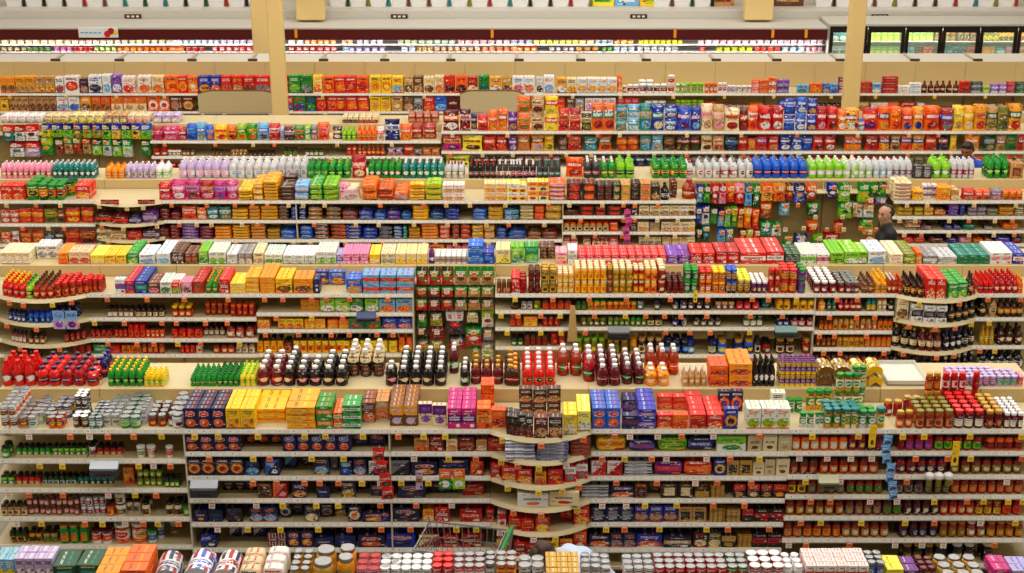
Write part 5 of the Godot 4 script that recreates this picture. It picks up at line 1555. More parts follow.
["oilbottle","choc/rust/amber",5.078,5.153,1,2,1,0.26,0.,0.,"maroon"],
["oilbottle","red/crimson/tan",5.168,5.188,1,2,1,0.16,0.,0.,"red"],
],
"g2.topF": [
["ketchupbottle","red/crimson/rust",5.231,5.393,3,5,1,0.19,0.,0.,"red"],
["ketchupbottle","crimson/red/cream",5.399,5.673,4,5,1,0.19,0.,0.,"red"],
["ketchupbottle","orange/amber/red",5.678,5.732,1,4,1,0.18,0.,0.,"amber"],
],
"g2.rear": [
["mixbox","cream/white/tan",-5.93,-5.583,4,3,1,0.14,0.12],
["mixbox","white/grey/cream",-5.57,-5.325,2,2,1,0.16,0.12,0.2],
["mixbox","amber/orange/red",-5.263,-5.142,1,3,1,0.14,0.12],
["mixbox","cream/red/tan",-5.136,-4.889,2,2,1,0.15,0.12],
["mixbox","lemon/cream/amber",-4.885,-4.722,2,3,1,0.11,0.12],
["mixbox","yellow/amber/cream",-4.717,-4.47,2,3,1,0.11,0.12],
["mixbox","green/lime/white",-4.459,-4.332,1,4,1,0.13,0.12],
["mixbox","white/sky/grey",-4.322,-4.138,1,3,1,0.12,0.12],
["mixbox","white/sky/silver",-4.117,-3.954,1,4,1,0.13,0.12],
["crackerbox","choc/brown/white",-3.948,-3.846,1,4,1,0.14,0.1],
["crackerbox","brown/choc/white",-3.956,-3.798,2,4,1,0.14,0.1],
["crackerbox","brown/rust/tan",-3.788,-3.641,2,3,1,0.13,0.1],
["mixbox","lime/green/white",-3.63,-3.524,1,3,1,0.16,0.12],
["mixbox","white/lime/green",-3.514,-3.314,2,3,1,0.15,0.12],
["mixbox","silver/white/grey",-3.305,-3.178,1,3,1,0.12,0.12],
["mixbox","grey/cream/silver",-3.173,-3.01,2,3,1,0.13,0.12],
["mixbox","cream/tan/white",-2.999,-2.878,1,3,1,0.14,0.12],
["mixbox","white/green/lime",-2.868,-2.658,2,3,1,0.12,0.12],
["mixbox","white/silver/green",-2.653,-2.279,3,3,1,0.11,0.12],
["mixbox","white/lime/grey",-2.273,-2.037,2,3,1,0.15,0.12],
["teabox","lilac/royal/white",-2.032,-1.877,2,2,1,0.12,0.12],
["teabox","pink/magenta/white",-1.966,-1.661,3,3,1,0.13,0.12],
["mixbox","yellow/cream/amber",-1.656,-1.53,1,3,1,0.12,0.12],
["mixbox","cream/grey/lemon",-1.519,-1.356,2,3,1,0.13,0.12],
["mixbox","cream/yellow/amber",-1.351,-0.983,3,3,1,0.13,0.12],
["juicebottle","purple/violet/white",-0.972,-0.898,1,2,1,0.18,0.,0.,"purple"],
["cup","white/grey/crimson",-0.894,-0.52,6,4,1,0.1,0.,0.,"white"],
["teabox","blue/sky/royal",-0.51,-0.331,1,2,2,0.11,0.14],
["teabox","royal/blue/sky",-0.326,-0.205,1,2,1,0.14,0.14],
["mixbox","cream/lemon/olive",-0.194,-0.015,1,2,1,0.18,0.14],
["mixbox","lime/teal/white",-0.007,0.092,1,2,1,0.17,0.14],
["mixbox","lime/teal/white",-0.023,0.14,1,2,1,0.2,0.1,0.04],
["mixbox","green/lime/sky",0.145,0.314,1,2,1,0.2,0.1,0.04],
["crackerbox","brown/choc/tan",0.327,0.503,2,2,1,0.14,0.12,0.2],
["teabox","pink/cream/red",0.508,0.639,1,2,1,0.14,0.12],
["teabox","white/silver/grey",0.647,0.76,1,2,1,0.17,0.12],
["crackerbox","red/pink/white",0.766,1.344,6,3,1,0.11,0.12],
["crackerbox","red/pink/cream",1.349,1.791,5,3,1,0.11,0.12],
["crackerbox","violet/purple/white",1.796,2.062,2,2,1,0.11,0.2],
["crackerbox","purple/violet/white",1.946,2.062,1,2,1,0.11,0.2],
["candybox","red/crimson/white@b",2.067,2.351,2,2,1,0.14,0.18],
["candybox","crimson/red/white@b",2.356,2.634,2,2,1,0.15,0.18],
["candybox","red/white/crimson@b",2.64,2.945,1,3,1,0.14,0.18],
["candybox","red/white/grey@b",2.95,3.15,1,3,1,0.15,0.18],
["teabox","forest/grey/choc",3.171,3.329,2,3,1,0.12,0.12],
["teabox","white/lime/green",3.339,3.524,2,4,1,0.13,0.1],
["teabox","white/crimson/pink",3.529,3.682,2,4,1,0.12,0.1],
["mixbox","lime/green/yellow",3.686,3.844,1,4,1,0.14,0.12],
["mixbox","lime/white/green",3.849,4.031,1,4,1,0.14,0.12],
["mixbox","lime/white/forest",3.85,4.113,2,3,1,0.15,0.12],
["mixbox","white/sky/grey",4.118,4.329,1,3,1,0.16,0.14],
["candybox","cream/white/tan",4.372,4.535,1,5,1,0.12,0.1],
["candybox","olive/lime/cream",4.54,4.677,1,5,1,0.12,0.1],
["candybox","orange/tan/cream",4.681,4.75,1,2,1,0.14,0.12],
["candybox","grey/silver/white",4.762,4.93,1,3,1,0.1,0.12],
["candybox","silver/grey/cream",4.936,5.157,1,3,1,0.09,0.12],
["teabox","teal/green/forest",5.161,5.529,3,3,1,0.11,0.14],
["candybox","white/silver/red",5.533,5.796,2,3,1,0.14,0.14],
["candybox","royal/white/red",5.802,5.931,1,3,1,0.13,0.14],
],
"g3.topA": [
["snackbox","red/orange/cream@p",-6.946,-6.612,2,2,1,0.21,0.11],
["canister","green/yellow/black",-6.601,-6.439,1,3,1,0.23,0.,0.,"green"],
["canister","forest/yellow/orange",-6.434,-6.306,1,3,1,0.23,0.,0.,"green"],
["canister","green/orange/black",-6.301,-6.082,2,3,1,0.22,0.,0.,"green"],
["canister","green/amber/forest",-6.136,-6.001,1,2,1,0.2,0.,0.22,"forest"],
["snackbox","red/amber/white@p",-5.932,-5.736,1,2,1,0.2,0.16,0.04],
],
"g3.topB": [
["snackbag","red/crimson/pink",-4.801,-4.634,1,2,1,0.23],
["snackbag","magenta/pink/white",-4.626,-4.442,1,2,1,0.27],
["snackbag","magenta/lilac/brown",-4.437,-4.244,1,2,1,0.27],
["snackbag","crimson/tan/pink",-4.24,-4.054,1,2,1,0.26],
["snackbag","magenta/lilac/violet",-4.049,-3.885,1,2,1,0.26],
["snackbag","magenta/lilac/pink",-3.88,-3.727,1,2,1,0.26],
["candypack","yellow/amber/black",-3.727,-3.522,1,3,2,0.08],
["candypack","amber/yellow/white",-3.519,-3.379,1,3,3,0.08],
["candypack","amber/yellow/brown",-3.375,-3.169,1,3,6,0.045],
["candypack","choc/brown/maroon",-3.164,-2.945,1,3,5,0.05],
["candypack","sky/lilac/white",-2.958,-2.753,1,2,2,0.11],
["candypack","green/lime/yellow",-2.749,-2.572,1,3,3,0.075],
["candypack","lime/green/yellow",-2.567,-2.362,1,3,3,0.075],
["candybag","pink/magenta/cream",-2.355,-2.197,1,2,1,0.24],
["candybag","cream/pink/lilac",-2.333,-2.071,1,3,1,0.2],
["candypack","orange/amber/crimson",-2.044,-1.829,1,3,2,0.11],
["candypack","orange/brown/crimson",-1.82,-1.614,1,3,2,0.09],
["candypack","orange/tan/lilac",-1.605,-1.404,1,3,1,0.12],
["candypack","yellow/amber/crimson",-1.39,-1.18,1,2,3,0.08],
["candypack","lime/yellow/orange",-1.175,-0.951,1,2,3,0.08],
["crackerbox","white/tan/orange@p",-0.937,-0.641,2,2,2,0.11,0.1],
["crackerbox","cream/amber/orange@p",-0.378,-0.08,2,2,2,0.12,0.1],
["crackerbox","lemon/white/crimson@s",-0.078,0.109,1,2,2,0.12,0.1],
["crackerbox","yellow/white/crimson@s",-0.027,0.2,2,2,2,0.11,0.1],
["crackerbox","cream/amber/red@s",0.204,0.355,1,2,2,0.13,0.1],
["crackerbox","lemon/orange/royal@s",0.357,0.498,1,2,2,0.13,0.1],
["candypack","orange/lilac/white",0.503,0.732,1,2,4,0.06],
],
"g3.topC": [
["candybox","choc/red/orange@w",0.746,0.946,1,2,2,0.12,0.12],
["candybox","choc/orange/red@w",0.951,1.142,1,2,2,0.12,0.12],
["candybox","choc/maroon/tan@w",1.147,1.357,2,2,2,0.11,0.12],
["candybox","black/tan/green@w",1.362,1.476,1,2,2,0.11,0.12],
["candybox","tan/amber/green@w",1.481,1.605,1,2,2,0.11,0.12],
["candybox","choc/black/tan@w",1.619,1.734,1,2,2,0.12,0.12],
["candybox","tan/orange/choc@w",1.738,1.882,1,2,2,0.12,0.12],
["candybox","black/tan/brown@p",1.885,2.014,1,2,1,0.2,0.12],
["vinegarbottle","black/white/charcoal",2.024,2.143,1,2,1,0.21,0.,0.,"black"],
["candybox","maroon/choc/tan@w",2.162,2.253,1,2,1,0.22,0.12,0.14],
["juicejug","rust/crimson/tan",2.315,2.521,1,1,1,0.26,0.,0.06,"crimson"],
],
"g3.topD": [
["candypack","cream/tan/pink",5.187,5.43,1,2,5,0.05],
["snackbox","amber/yellow/tan",5.437,5.592,1,2,1,0.13,0.12],
["candybox","white/purple/grey@b",5.609,5.801,1,1,2,0.09,0.12,0.14],
["candybox","amber/orange/yellow@p",5.778,5.955,1,2,1,0.18,0.12],
["candybox","tan/cream/orange@p",5.958,6.068,1,2,1,0.15,0.12],
["candybag","red/crimson/tan",6.123,6.29,1,2,1,0.15],
["candybag","orange/red/brown",6.295,6.505,2,2,1,0.14],
["candybag","grey/purple/pink",6.509,6.667,1,2,1,0.15],
["candybag","orange/amber/brown",6.672,6.949,3,2,1,0.13],
],
"g3.1A": [
["candybag","red/cream/white",-6.985,-6.736,2,1,1,0.19],
["candybag","red/yellow/orange",-6.73,-6.397,2,1,1,0.21],
["candybag","olive/yellow/forest",-6.392,-6.217,1,1,1,0.2],
["candybag","brown/orange/black",-6.208,-6.112,1,1,1,0.19],
["candybag","red/amber/yellow",-6.106,-5.9,1,1,1,0.22],
["candybag","red/yellow/orange",-5.895,-5.718,1,1,1,0.22],
],
"g3b.1": [
["candybox","choc/red/orange",-5.673,-5.425,1,2,1,0.11,0.12],
["candybox","maroon/red/orange",-5.42,-5.198,1,2,1,0.11,0.12],
["candybox","navy/lilac/grey",-5.186,-5.029,1,2,1,0.1,0.12],
["candybox","purple/lilac/grey",-5.013,-4.822,1,2,1,0.15,0.12],
],
"g3.1B": [
["chocopack","maroon/crimson/choc",-4.81,-4.522,2,2,3,0.05],
["candybag","orange/white/red",-4.509,-4.312,1,1,1,0.19],
["candybag","orange/amber/white",-4.308,-4.169,1,1,1,0.18],
["candybag","teal/sky/white",-4.164,-4.003,1,1,1,0.18],
["candybag","teal/white/tan",-3.996,-3.835,1,1,1,0.18],
["chocopack","amber/yellow/olive",-3.827,-3.599,1,2,4,0.05],
["chocopack","amber/gold/tan",-3.594,-3.438,1,2,4,0.05],
["chocopack","amber/yellow/brown",-3.434,-3.191,1,2,4,0.05],
["chocopack","choc/brown/tan",-3.186,-3.035,1,2,4,0.05],
["chocopack","royal/navy/sky",-3.016,-2.915,1,2,3,0.06],
["chocopack","navy/royal/white",-2.91,-2.805,1,2,3,0.07],
["chocopack","brown/tan/amber",-2.786,-2.58,1,2,3,0.06],
["chocopack","choc/tan/brown",-2.541,-2.325,1,2,3,0.06],
["chocopack","maroon/crimson/tan",-2.321,-2.21,1,2,2,0.06],
["chocopack","maroon/brown/pink",-2.299,-2.097,1,2,2,0.06],
["chocopack","royal/blue/grey",-2.092,-1.891,1,2,2,0.06],
["chocopack","blue/royal/sky",-1.879,-1.714,1,2,2,0.045],
["chocopack","royal/crimson/blue",-1.709,-1.519,1,2,2,0.06],
["chocopack","blue/teal/navy",-1.515,-1.373,1,2,2,0.04],
["chocopack","yellow/amber/orange",-1.359,-1.133,1,2,4,0.05],
["chocopack","royal/teal/navy",-1.119,-0.932,1,2,2,0.05],
["chocopack","royal/navy/blue",-0.913,-0.711,1,2,4,0.05],
["chocopack","blue/royal/sky",-0.536,-0.342,1,2,3,0.05],
["chocopack","amber/olive/yellow",-0.332,-0.112,1,2,3,0.06],
["chocopack","sky/blue/white",-0.104,0.008,1,2,3,0.07],
["chocopack","teal/navy/sky",0.013,0.099,1,2,3,0.07],
["chocopack","teal/sky/black",-0.027,0.083,1,2,3,0.07],
["chocopack","cream/tan/olive",0.102,0.299,1,2,4,0.05],
["chocopack","orange/red/tan",0.304,0.443,1,1,2,0.1],
["chocopack","gold/tan/yellow",0.447,0.687,1,1,2,0.11],
],
"g3.1C": [
["candybox","choc/maroon/brown",0.71,0.907,1,2,1,0.08,0.1],
["candybox","choc/red/crimson@w",0.917,1.118,1,2,2,0.07,0.1],
["candybox","choc/red/black@w",1.127,1.285,1,2,2,0.07,0.1],
["candybox","choc/red/maroon@w",1.29,1.506,1,2,2,0.07,0.1],
["candybox","choc/black/white",1.625,1.716,1,2,1,0.13,0.08],
["candybox","cream/tan/choc@p",1.73,2.425,5,2,1,0.14,0.08],
["candybox","white/tan/choc@p",2.288,2.394,1,2,1,0.14,0.08],
["candybox","cream/choc/crimson@p",2.398,2.504,1,2,1,0.14,0.08],
],
"g3.1D": [
["chocopack","gold/olive/yellow",5.258,5.479,1,2,2,0.06],
["chocopack","gold/yellow/green",5.484,5.608,1,2,2,0.06],
["chocopack","amber/yellow/grey",5.613,5.752,1,2,2,0.06],
["chocopack","brown/amber/orange",5.755,5.928,1,2,1,0.09],
["chocopack","purple/violet/royal",5.94,6.098,1,2,4,0.04],
["chocopack","royal/navy/blue",6.102,6.17,1,2,4,0.04],
["chocopack","grey/lilac/brown",6.217,6.466,2,2,2,0.06],
["chocopack","grey/brown/lime",6.471,6.634,1,2,2,0.05],
["chocopack","amber/gold/brown",6.643,6.854,1,2,2,0.06],
["chocopack","cream/olive/grey",6.859,6.979,1,2,2,0.06],
],
"g3.2A": [
["candybag","orange/red/white",-7.021,-6.876,1,1,1,0.17],
["candybag","white/lilac/red",-6.871,-6.77,1,1,1,0.18],
["candybag","red/tan/amber",-6.764,-6.426,2,1,1,0.2],
["candybag","choc/sky/grey",-6.419,-6.286,1,1,1,0.16],
["candybag","navy/olive/tan",-6.28,-6.147,1,1,1,0.19],
["candybag","red/amber/crimson",-6.132,-5.935,1,1,1,0.2],
["candybag","crimson/amber/black",-5.93,-5.718,1,1,1,0.2],
],
"g3b.2": [
["candybox","cream/brown/tan@b",-5.671,-5.46,1,2,1,0.12,0.12],
["candybox","tan/cream/brown@b",-5.455,-5.239,1,2,1,0.12,0.12],
["candybox","crimson/red/tan",-5.23,-5.043,1,2,1,0.12,0.12],
["candybox","choc/lilac/maroon",-5.033,-4.81,1,2,1,0.12,0.12],
],
"g3b.3": [
["candybox","cream/tan/brown",-5.682,-5.225,2,2,1,0.12,0.12],
["candybox","navy/purple/maroon",-5.213,-4.828,2,2,1,0.11,0.12],
],
"g3.2B": [
["sweetpack","maroon/rust/crimson",-4.832,-4.543,2,2,4,0.05],
["sweetpack","purple/violet/lilac",-4.534,-4.288,1,2,5,0.045],
["sweetpack","maroon/crimson/purple",-4.283,-4.086,1,2,4,0.045],
["sweetpack","amber/orange/yellow",-4.081,-3.845,1,2,5,0.045],
["sweetpack","amber/gold/yellow",-3.835,-3.589,1,2,6,0.04],
["sweetpack","tan/amber/orange",-3.58,-3.375,1,2,5,0.045],
["sweetpack","gold/olive/amber",-3.363,-3.182,1,2,4,0.045],
["sweetpack","blue/royal/sky",-3.174,-2.953,1,2,3,0.06],
["sweetpack","blue/royal/sky",-2.905,-2.722,1,2,3,0.06],
["sweetpack","choc/rust/white",-2.712,-2.495,1,2,4,0.06],
["sweetpack","choc/orange/rust",-2.486,-2.278,1,2,4,0.055],
["sweetpack","royal/navy/blue",-2.274,-2.221,1,2,4,0.05],
["sweetpack","rust/orange/brown",-2.358,-2.266,1,2,4,0.05],
["sweetpack","royal/navy/white",-2.252,-2.054,1,2,4,0.05],
["sweetpack","royal/blue/navy",-2.049,-1.84,1,2,3,0.05],
["sweetpack","charcoal/grey/navy",-1.827,-1.635,1,2,3,0.06],
["sweetpack","royal/teal/white",-1.625,-1.5,1,2,4,0.045],
["sweetpack","teal/green/sky",-1.495,-1.432,1,2,4,0.045],
["sweetpack","amber/gold/choc",-1.423,-1.259,1,2,3,0.05],
["sweetpack","amber/orange/tan",-1.249,-1.008,1,2,5,0.045],
["sweetpack","orange/red/white",-0.994,-0.849,1,2,3,0.07],
["sweetpack","brown/crimson/orange",-0.825,-0.719,1,2,3,0.07],
["sweetpack","rust/orange/crimson",-0.709,-0.57,1,2,3,0.07],
["sweetpack","yellow/amber/royal",-0.555,-0.391,1,2,2,0.1],
["sweetpack","amber/yellow/blue",-0.382,-0.232,1,2,2,0.1],
["sweetpack","royal/navy/sky",-0.218,-0.064,1,2,3,0.05],
["sweetpack","navy/blue/sky",-0.059,0.11,1,2,2,0.05],
["sweetpack","blue/royal/grey",-0.027,0.189,1,2,2,0.06],
["sweetpack","brown/tan/rust",0.214,0.406,1,2,2,0.05],
["sweetpack","rust/brown/grey",0.411,0.628,1,2,2,0.05],
],
"g3.2C": [
["jamjar","tan/cream/choc",0.703,1.331,7,2,1,0.12,0.,0.,"orange"],
["candybox","red/orange/amber@c",1.338,1.453,1,2,1,0.13,0.08],
["candybox","choc/grey/tan",1.631,1.703,1,2,1,0.12,0.08],
["candybox","cream/tan/amber@p",1.713,1.872,1,2,1,0.13,0.08],
["candybox","grey/tan/amber@p",1.881,2.021,1,2,1,0.13,0.08],
["candybox","cream/amber/royal@p",2.04,2.434,3,2,1,0.13,0.08],
["candybox","cream/amber/tan@p",2.297,2.502,2,2,1,0.13,0.08],
],
"g3.3C": [
["candybox","cream/crimson/pink@s",0.706,0.904,2,2,1,0.11,0.08],
["candybox","tan/maroon/cream@s",0.971,1.082,1,2,1,0.11,0.08],
["candybox","cream/maroon/red@s",1.101,1.323,2,2,1,0.11,0.08],
["candybox","pink/crimson/cream@s",1.333,1.458,1,2,1,0.11,0.08],
["candybox","cream/grey/brown@p",1.746,2.051,3,2,1,0.11,0.08,0.04],
["candybox","tan/cream/brown@p",2.061,2.442,3,2,1,0.12,0.08],
["candybox","cream/tan/brown@p",2.305,2.508,2,2,1,0.12,0.08],
],
"g3.3B": [
["chocopack","choc/brown/tan",-4.706,-3.98,5,2,2,0.06],
["chocopack","maroon/crimson/tan",-3.448,-3.11,2,2,2,0.06],
["chocopack","navy/purple/magenta",-2.578,-2.229,3,2,2,0.06],
["chocopack","navy/violet/crimson",-2.173,-1.748,3,2,2,0.06],
["chocopack","amber/orange/brown",-1.181,-0.915,1,2,2,0.08],
["chocopack","crimson/pink/red",-0.911,-0.586,3,2,2,0.08],
["chocopack","brown/tan/choc",0.374,0.674,2,2,3,0.05],
],
"g3.2D": [
["sweetpack","cream/crimson/choc",5.396,5.598,1,2,2,0.07],
["sweetpack","maroon/choc/white",5.603,5.767,1,2,1,0.06],
["sweetpack","navy/royal/grey",5.911,6.156,2,2,1,0.06],
["sweetpack","teal/green/navy",6.17,6.343,1,2,1,0.07],
["sweetpack","choc/grey/white",6.459,6.599,1,2,1,0.05],
["sweetpack","orange/amber/brown",6.722,6.933,1,2,1,0.09],
],
"g3.3D": [
["chocopack","red/orange/crimson",5.374,5.519,1,2,1,0.08],
["chocopack","crimson/red/amber",5.524,5.678,1,2,1,0.08],
["chocopack","maroon/brown/choc",5.712,5.934,1,2,1,0.07],
["chocopack","navy/royal/purple",5.954,6.134,1,2,1,0.07],
["chocopack","pink/crimson/white",6.141,6.32,1,2,1,0.08],
["chocopack","orange/amber/navy",6.335,6.475,1,2,1,0.06],
["chocopack","brown/orange/tan",6.489,6.61,1,2,1,0.06],
["chocopack","royal/blue/crimson",6.628,6.85,1,2,1,0.08],
["chocopack","navy/maroon/red",6.86,7.024,1,2,1,0.07],
],
"g3.rear": [
["sodabottle","pink/crimson/cream",-7.142,-6.426,9,3,1,0.207,0.,0.,"white"],
["sodabottle","teal/forest/white",-6.421,-5.818,8,3,1,0.222,0.,0.,"white"],
["sodabottle","amber/orange/tan",-5.687,-5.412,3,3,1,0.178,0.,0.,"orange"],
["sodabottle","lilac/silver/brown",-5.407,-4.985,5,3,1,0.192,0.,0.,"white"],
["sodabottle","white/lime/silver",-4.98,-4.789,2,3,1,0.192,0.,0.,"white"],
["waterbottle","lilac/white/pink",-4.659,-3.961,6,3,1,0.244,0.,0.,"white"],
["waterbottle","silver/white/sky",-3.956,-3.274,6,3,1,0.244,0.,0.,"white"],
["waterbottle","silver/white/grey",-3.269,-2.857,4,3,1,0.266,0.,0.,"white"],
["sodabottle","green/lime/teal",-2.853,-2.573,3,3,1,0.237,0.,0.,"green"],
["sodabottle","green/forest/lime",-2.568,-2.259,3,3,1,0.237,0.,0.,"lime"],
["candybag","crimson/pink/cream",-2.236,-2.042,1,2,1,0.32],
["sodabottle","green/forest/white",-2.012,-1.541,5,3,1,0.237,0.,0.,"green"],
["sodabottle","teal/green/white",-1.536,-0.943,6,3,1,0.237,0.,0.,"white"],
["sodabottle","silver/grey/cream",-0.933,-0.658,3,3,1,0.222,0.,0.,"crimson"],
["sodabottle","black/grey/crimson",-0.609,-0.217,5,3,1,0.222,0.,0.,"crimson"],
["sodabottle","charcoal/white/crimson",-0.212,0.112,4,3,1,0.222,0.,0.,"white"],
["sodabottle","black/lilac/crimson",-0.023,0.34,4,3,1,0.215,0.,0.,"white"],
["sodabottle","charcoal/teal/grey",0.345,0.683,4,3,1,0.215,0.,0.,"teal"],
["candybag","orange/red/crimson",0.748,0.993,1,1,1,0.3,0.,0.04],
["sodabottle","charcoal/rust/grey",0.997,1.227,2,3,1,0.252,0.,0.,"white"],
["sodabottle","green/rust/lime",1.232,1.448,2,3,1,0.252,0.,0.,"white"],
["sodabottle","lime/green/choc",1.453,1.717,2,3,1,0.252,0.,0.,"lime"],
["sodabottle","green/amber/forest",1.953,2.463,4,3,1,0.252,0.,0.,"green"],
["sodabottle","silver/crimson/grey",2.417,2.539,1,3,1,0.237,0.,0.,"crimson"],
["sodabottle","silver/white/crimson",2.583,2.907,3,3,1,0.252],
["sodabottle","silver/crimson/white",2.912,3.157,2,3,1,0.252],
["sodabottle","silver/white/maroon",3.166,3.372,2,3,1,0.252],
["sodabottle","blue/royal/crimson",3.377,4.132,6,3,1,0.266],
["waterbottle","lime/silver/white",4.142,4.853,6,3,1,0.252,0.,0.,"white"],
["waterbottle","silver/lime/white",4.63,5.042,4,3,1,0.252,0.,0.,"white"],
["waterbottle","silver/sky/white",5.047,5.321,3,3,1,0.252,0.,0.,"white"],
["sodabottle","silver/crimson/sky",5.326,5.591,3,3,1,0.259,0.,0.,"white"],
["drinkcase","charcoal/grey/white",5.603,5.858,2,1,1,0.18,0.14],
["sodabottle","lime/green/white",5.87,6.13,2,3,1,0.266,0.,0.,"lime"],
["sodabottle","silver/crimson/lilac",6.134,6.458,4,3,1,0.266,0.,0.,"white"],
["sodabottle","green/forest/lime",6.628,6.932,3,3,1,0.296,0.,0.,"green"],
["drinkcase","tan/brown/orange",6.95,7.142,1,1,1,0.22,0.16],
],
"g4.topA": [
["snackbag","crimson/pink/magenta",-5.676,-5.512,1,2,1,0.21],
["snackbag","magenta/crimson/pink",-5.506,-5.353,1,2,1,0.21],
["snackbag","red/pink/magenta",-5.347,-5.237,1,2,1,0.21],
["snackbag","magenta/crimson/pink",-5.403,-5.273,1,2,1,0.22],
["snackbag","crimson/maroon/pink",-5.268,-5.141,1,2,1,0.2],
["snackbag","blue/sky/royal",-5.133,-4.977,1,2,1,0.26],
["snackbag","sky/blue/tan",-4.971,-4.832,1,2,1,0.28],
["snackbag","blue/sky/orange",-4.828,-4.707,1,2,1,0.24],
["snackbag","yellow/amber/red",-4.7,-4.493,1,2,1,0.25],
["snackbag","orange/amber/maroon",-4.487,-4.349,1,2,1,0.23],
["snackbag","lime/green/orange",-4.342,-4.189,1,2,1,0.26],
["snackbag","green/lime/orange",-4.183,-4.025,1,2,1,0.26],
["snackbag","sky/blue/brown",-4.019,-3.84,1,2,1,0.27],
["snackbag","red/white/crimson",-3.828,-3.667,1,2,1,0.26],
["snackbag","lilac/grey/sky",-3.662,-3.598,1,2,1,0.22],
["snackbag","maroon/white/choc",-3.593,-3.437,1,2,1,0.21],
["snackbag","green/tan/red",-3.43,-3.28,1,2,1,0.23],
["snackbag","lime/teal/white",-3.274,-3.176,1,2,1,0.23],
["snackbag","grey/brown/pink",-3.17,-3.072,1,2,1,0.24],
["snackbag","orange/pink/red",-3.066,-2.898,1,2,1,0.28],
["snackbag","navy/amber/white",-2.84,-2.695,1,2,1,0.19,0.,0.08],
["vinegarbottle","lime/green/yellow",-2.687,-2.462,3,3,1,0.2,0.,0.,"lime"],
["vinegarbottle","orange/amber/rust",-2.45,-2.133,4,3,1,0.21,0.,0.,"orange"],
["snackbag","white/red/tan",-2.127,-2.011,1,2,1,0.21],
["candybag","navy/white/royal",-2.004,-1.767,1,1,1,0.36],
["snackbag","orange/red/amber",-1.763,-1.589,1,2,1,0.25],
["snackbag","rust/red/tan",-1.59,-1.416,1,3,1,0.22,0.,0.1],
["snackbag","crimson/rust/tan",-1.41,-1.202,1,3,1,0.22,0.,0.1],
],
"g4.1A": [
["spicejar","rust/red/white",-5.694,-5.462,2,1,1,0.12,0.,0.,"red"],
["spicejar","white/brown/cream",-5.456,-5.259,3,1,1,0.12,0.,0.,"red"],
["spicejar","white/brown/cream",-5.426,-5.237,3,1,1,0.12,0.,0.,"brown"],
["spicejar","brown/tan/cream",-5.232,-5.02,3,1,1,0.12,0.,0.,"black"],
["spicejar","choc/tan/brown",-4.78,-4.455,5,1,1,0.1,0.,0.,"black"],
["spicejar","tan/brown/cream",-4.448,-4.193,4,1,1,0.13,0.,0.,"maroon"],
["spicejar","choc/brown/grey",-4.177,-3.744,6,1,1,0.09,0.,0.,"black"],
["spicejar","forest/tan/green",-3.619,-3.404,3,1,1,0.14,0.,0.,"black"],
["spicejar","forest/cream/white",-3.28,-2.99,4,1,1,0.12,0.,0.,"black"],
],
"g4.1B": [
["snackbag","red/rust/orange",-2.622,-2.454,2,1,1,0.18],
["vinegarbottle","rust/orange/amber",-2.448,-2.007,6,1,1,0.18,0.,0.,"orange"],
["snackbag","lilac/navy/orange",-1.973,-1.735,2,1,1,0.13],
["snackbag","red/orange/rust",-1.712,-1.555,1,1,1,0.18],
["snackbag","grey/tan/choc",-1.55,-1.422,1,1,1,0.11],
["snackbag","orange/brown/amber",-1.416,-1.141,2,1,1,0.13],
],
"g4.topR": [
["candybag","maroon/orange/white",-1.084,-0.83,1,1,1,0.34],
["candybag","maroon/white/crimson",-0.825,-0.652,1,1,1,0.36],
["candybag","navy/royal/tan",-0.649,-0.551,1,1,1,0.26,0.,0.1],
["chipbag","red/orange/crimson",-0.543,-0.376,1,2,1,0.248],
["chipbag","orange/red/amber",-0.37,-0.226,1,2,1,0.319],
["chipbag","orange/rust/amber",-0.22,-0.07,1,2,1,0.354],
["chipbag","purple/violet/tan",-0.065,0.085,1,1,1,0.319],
["chipbag","violet/purple/lilac",-0.031,0.072,1,1,1,0.319],
["chipbag","orange/tan/olive",0.078,0.291,1,1,2,0.283],
["chipbag","tan/cream/maroon",0.297,0.504,1,1,2,0.283],
["chipbag","yellow/red/lemon",0.51,0.723,1,1,2,0.283],
["chipbag","red/tan/crimson",0.729,0.907,1,2,1,0.354],
["chipbag","crimson/cream/red",0.913,1.086,1,2,1,0.354],
["chipbag","choc/cream/olive",1.092,1.247,1,1,1,0.283],
["chipbag","orange/teal/crimson",1.252,1.623,2,2,1,0.425],
["chipbag","teal/sky/tan",1.631,1.813,1,1,2,0.212],
["chipbag","sky/teal/white",1.818,2.003,1,1,2,0.212],
["chipbag","teal/amber/sky",2.006,2.19,1,2,1,0.425],
["chipbag","royal/teal/cream",2.196,2.392,1,2,1,0.413],
["chipbag","royal/sky/white",2.401,2.585,1,1,2,0.212],
["chipbag","royal/purple/violet",2.588,2.795,1,2,1,0.389],
["chipbag","blue/violet/purple",2.616,2.811,1,2,1,0.378],
["chipbag","royal/purple/sky",2.817,2.973,1,2,1,0.366],
["chipbag","cream/pink/tan",2.978,3.156,1,2,1,0.425],
["chipbag","tan/cream/pink",3.162,3.335,1,2,1,0.413],
["chipbag","cream/tan/crimson",3.342,3.578,1,2,1,0.354],
["chipbag","maroon/orange/crimson",3.583,3.71,1,2,1,0.354],
["chipbag","orange/white/red",3.715,3.87,1,2,1,0.389],
["chipbag","red/crimson/white",3.876,4.078,1,2,1,0.389],
["chipbag","crimson/red/white",4.083,4.268,1,2,1,0.389],
["chipbag","royal/white/blue",4.277,4.455,1,1,2,0.26],
["chipbag","blue/royal/white",4.461,4.628,1,1,2,0.271],
["chipbag","royal/blue/amber",4.634,4.789,1,1,2,0.26],
["chipbag","crimson/red/pink",4.792,4.953,1,2,1,0.378],
["chipbag","red/crimson/maroon",4.959,5.12,1,2,1,0.378],
["chipbag","orange/amber/white",5.133,5.265,1,2,1,0.33],
["chipbag","amber/orange/maroon",5.271,5.466,1,2,1,0.354],
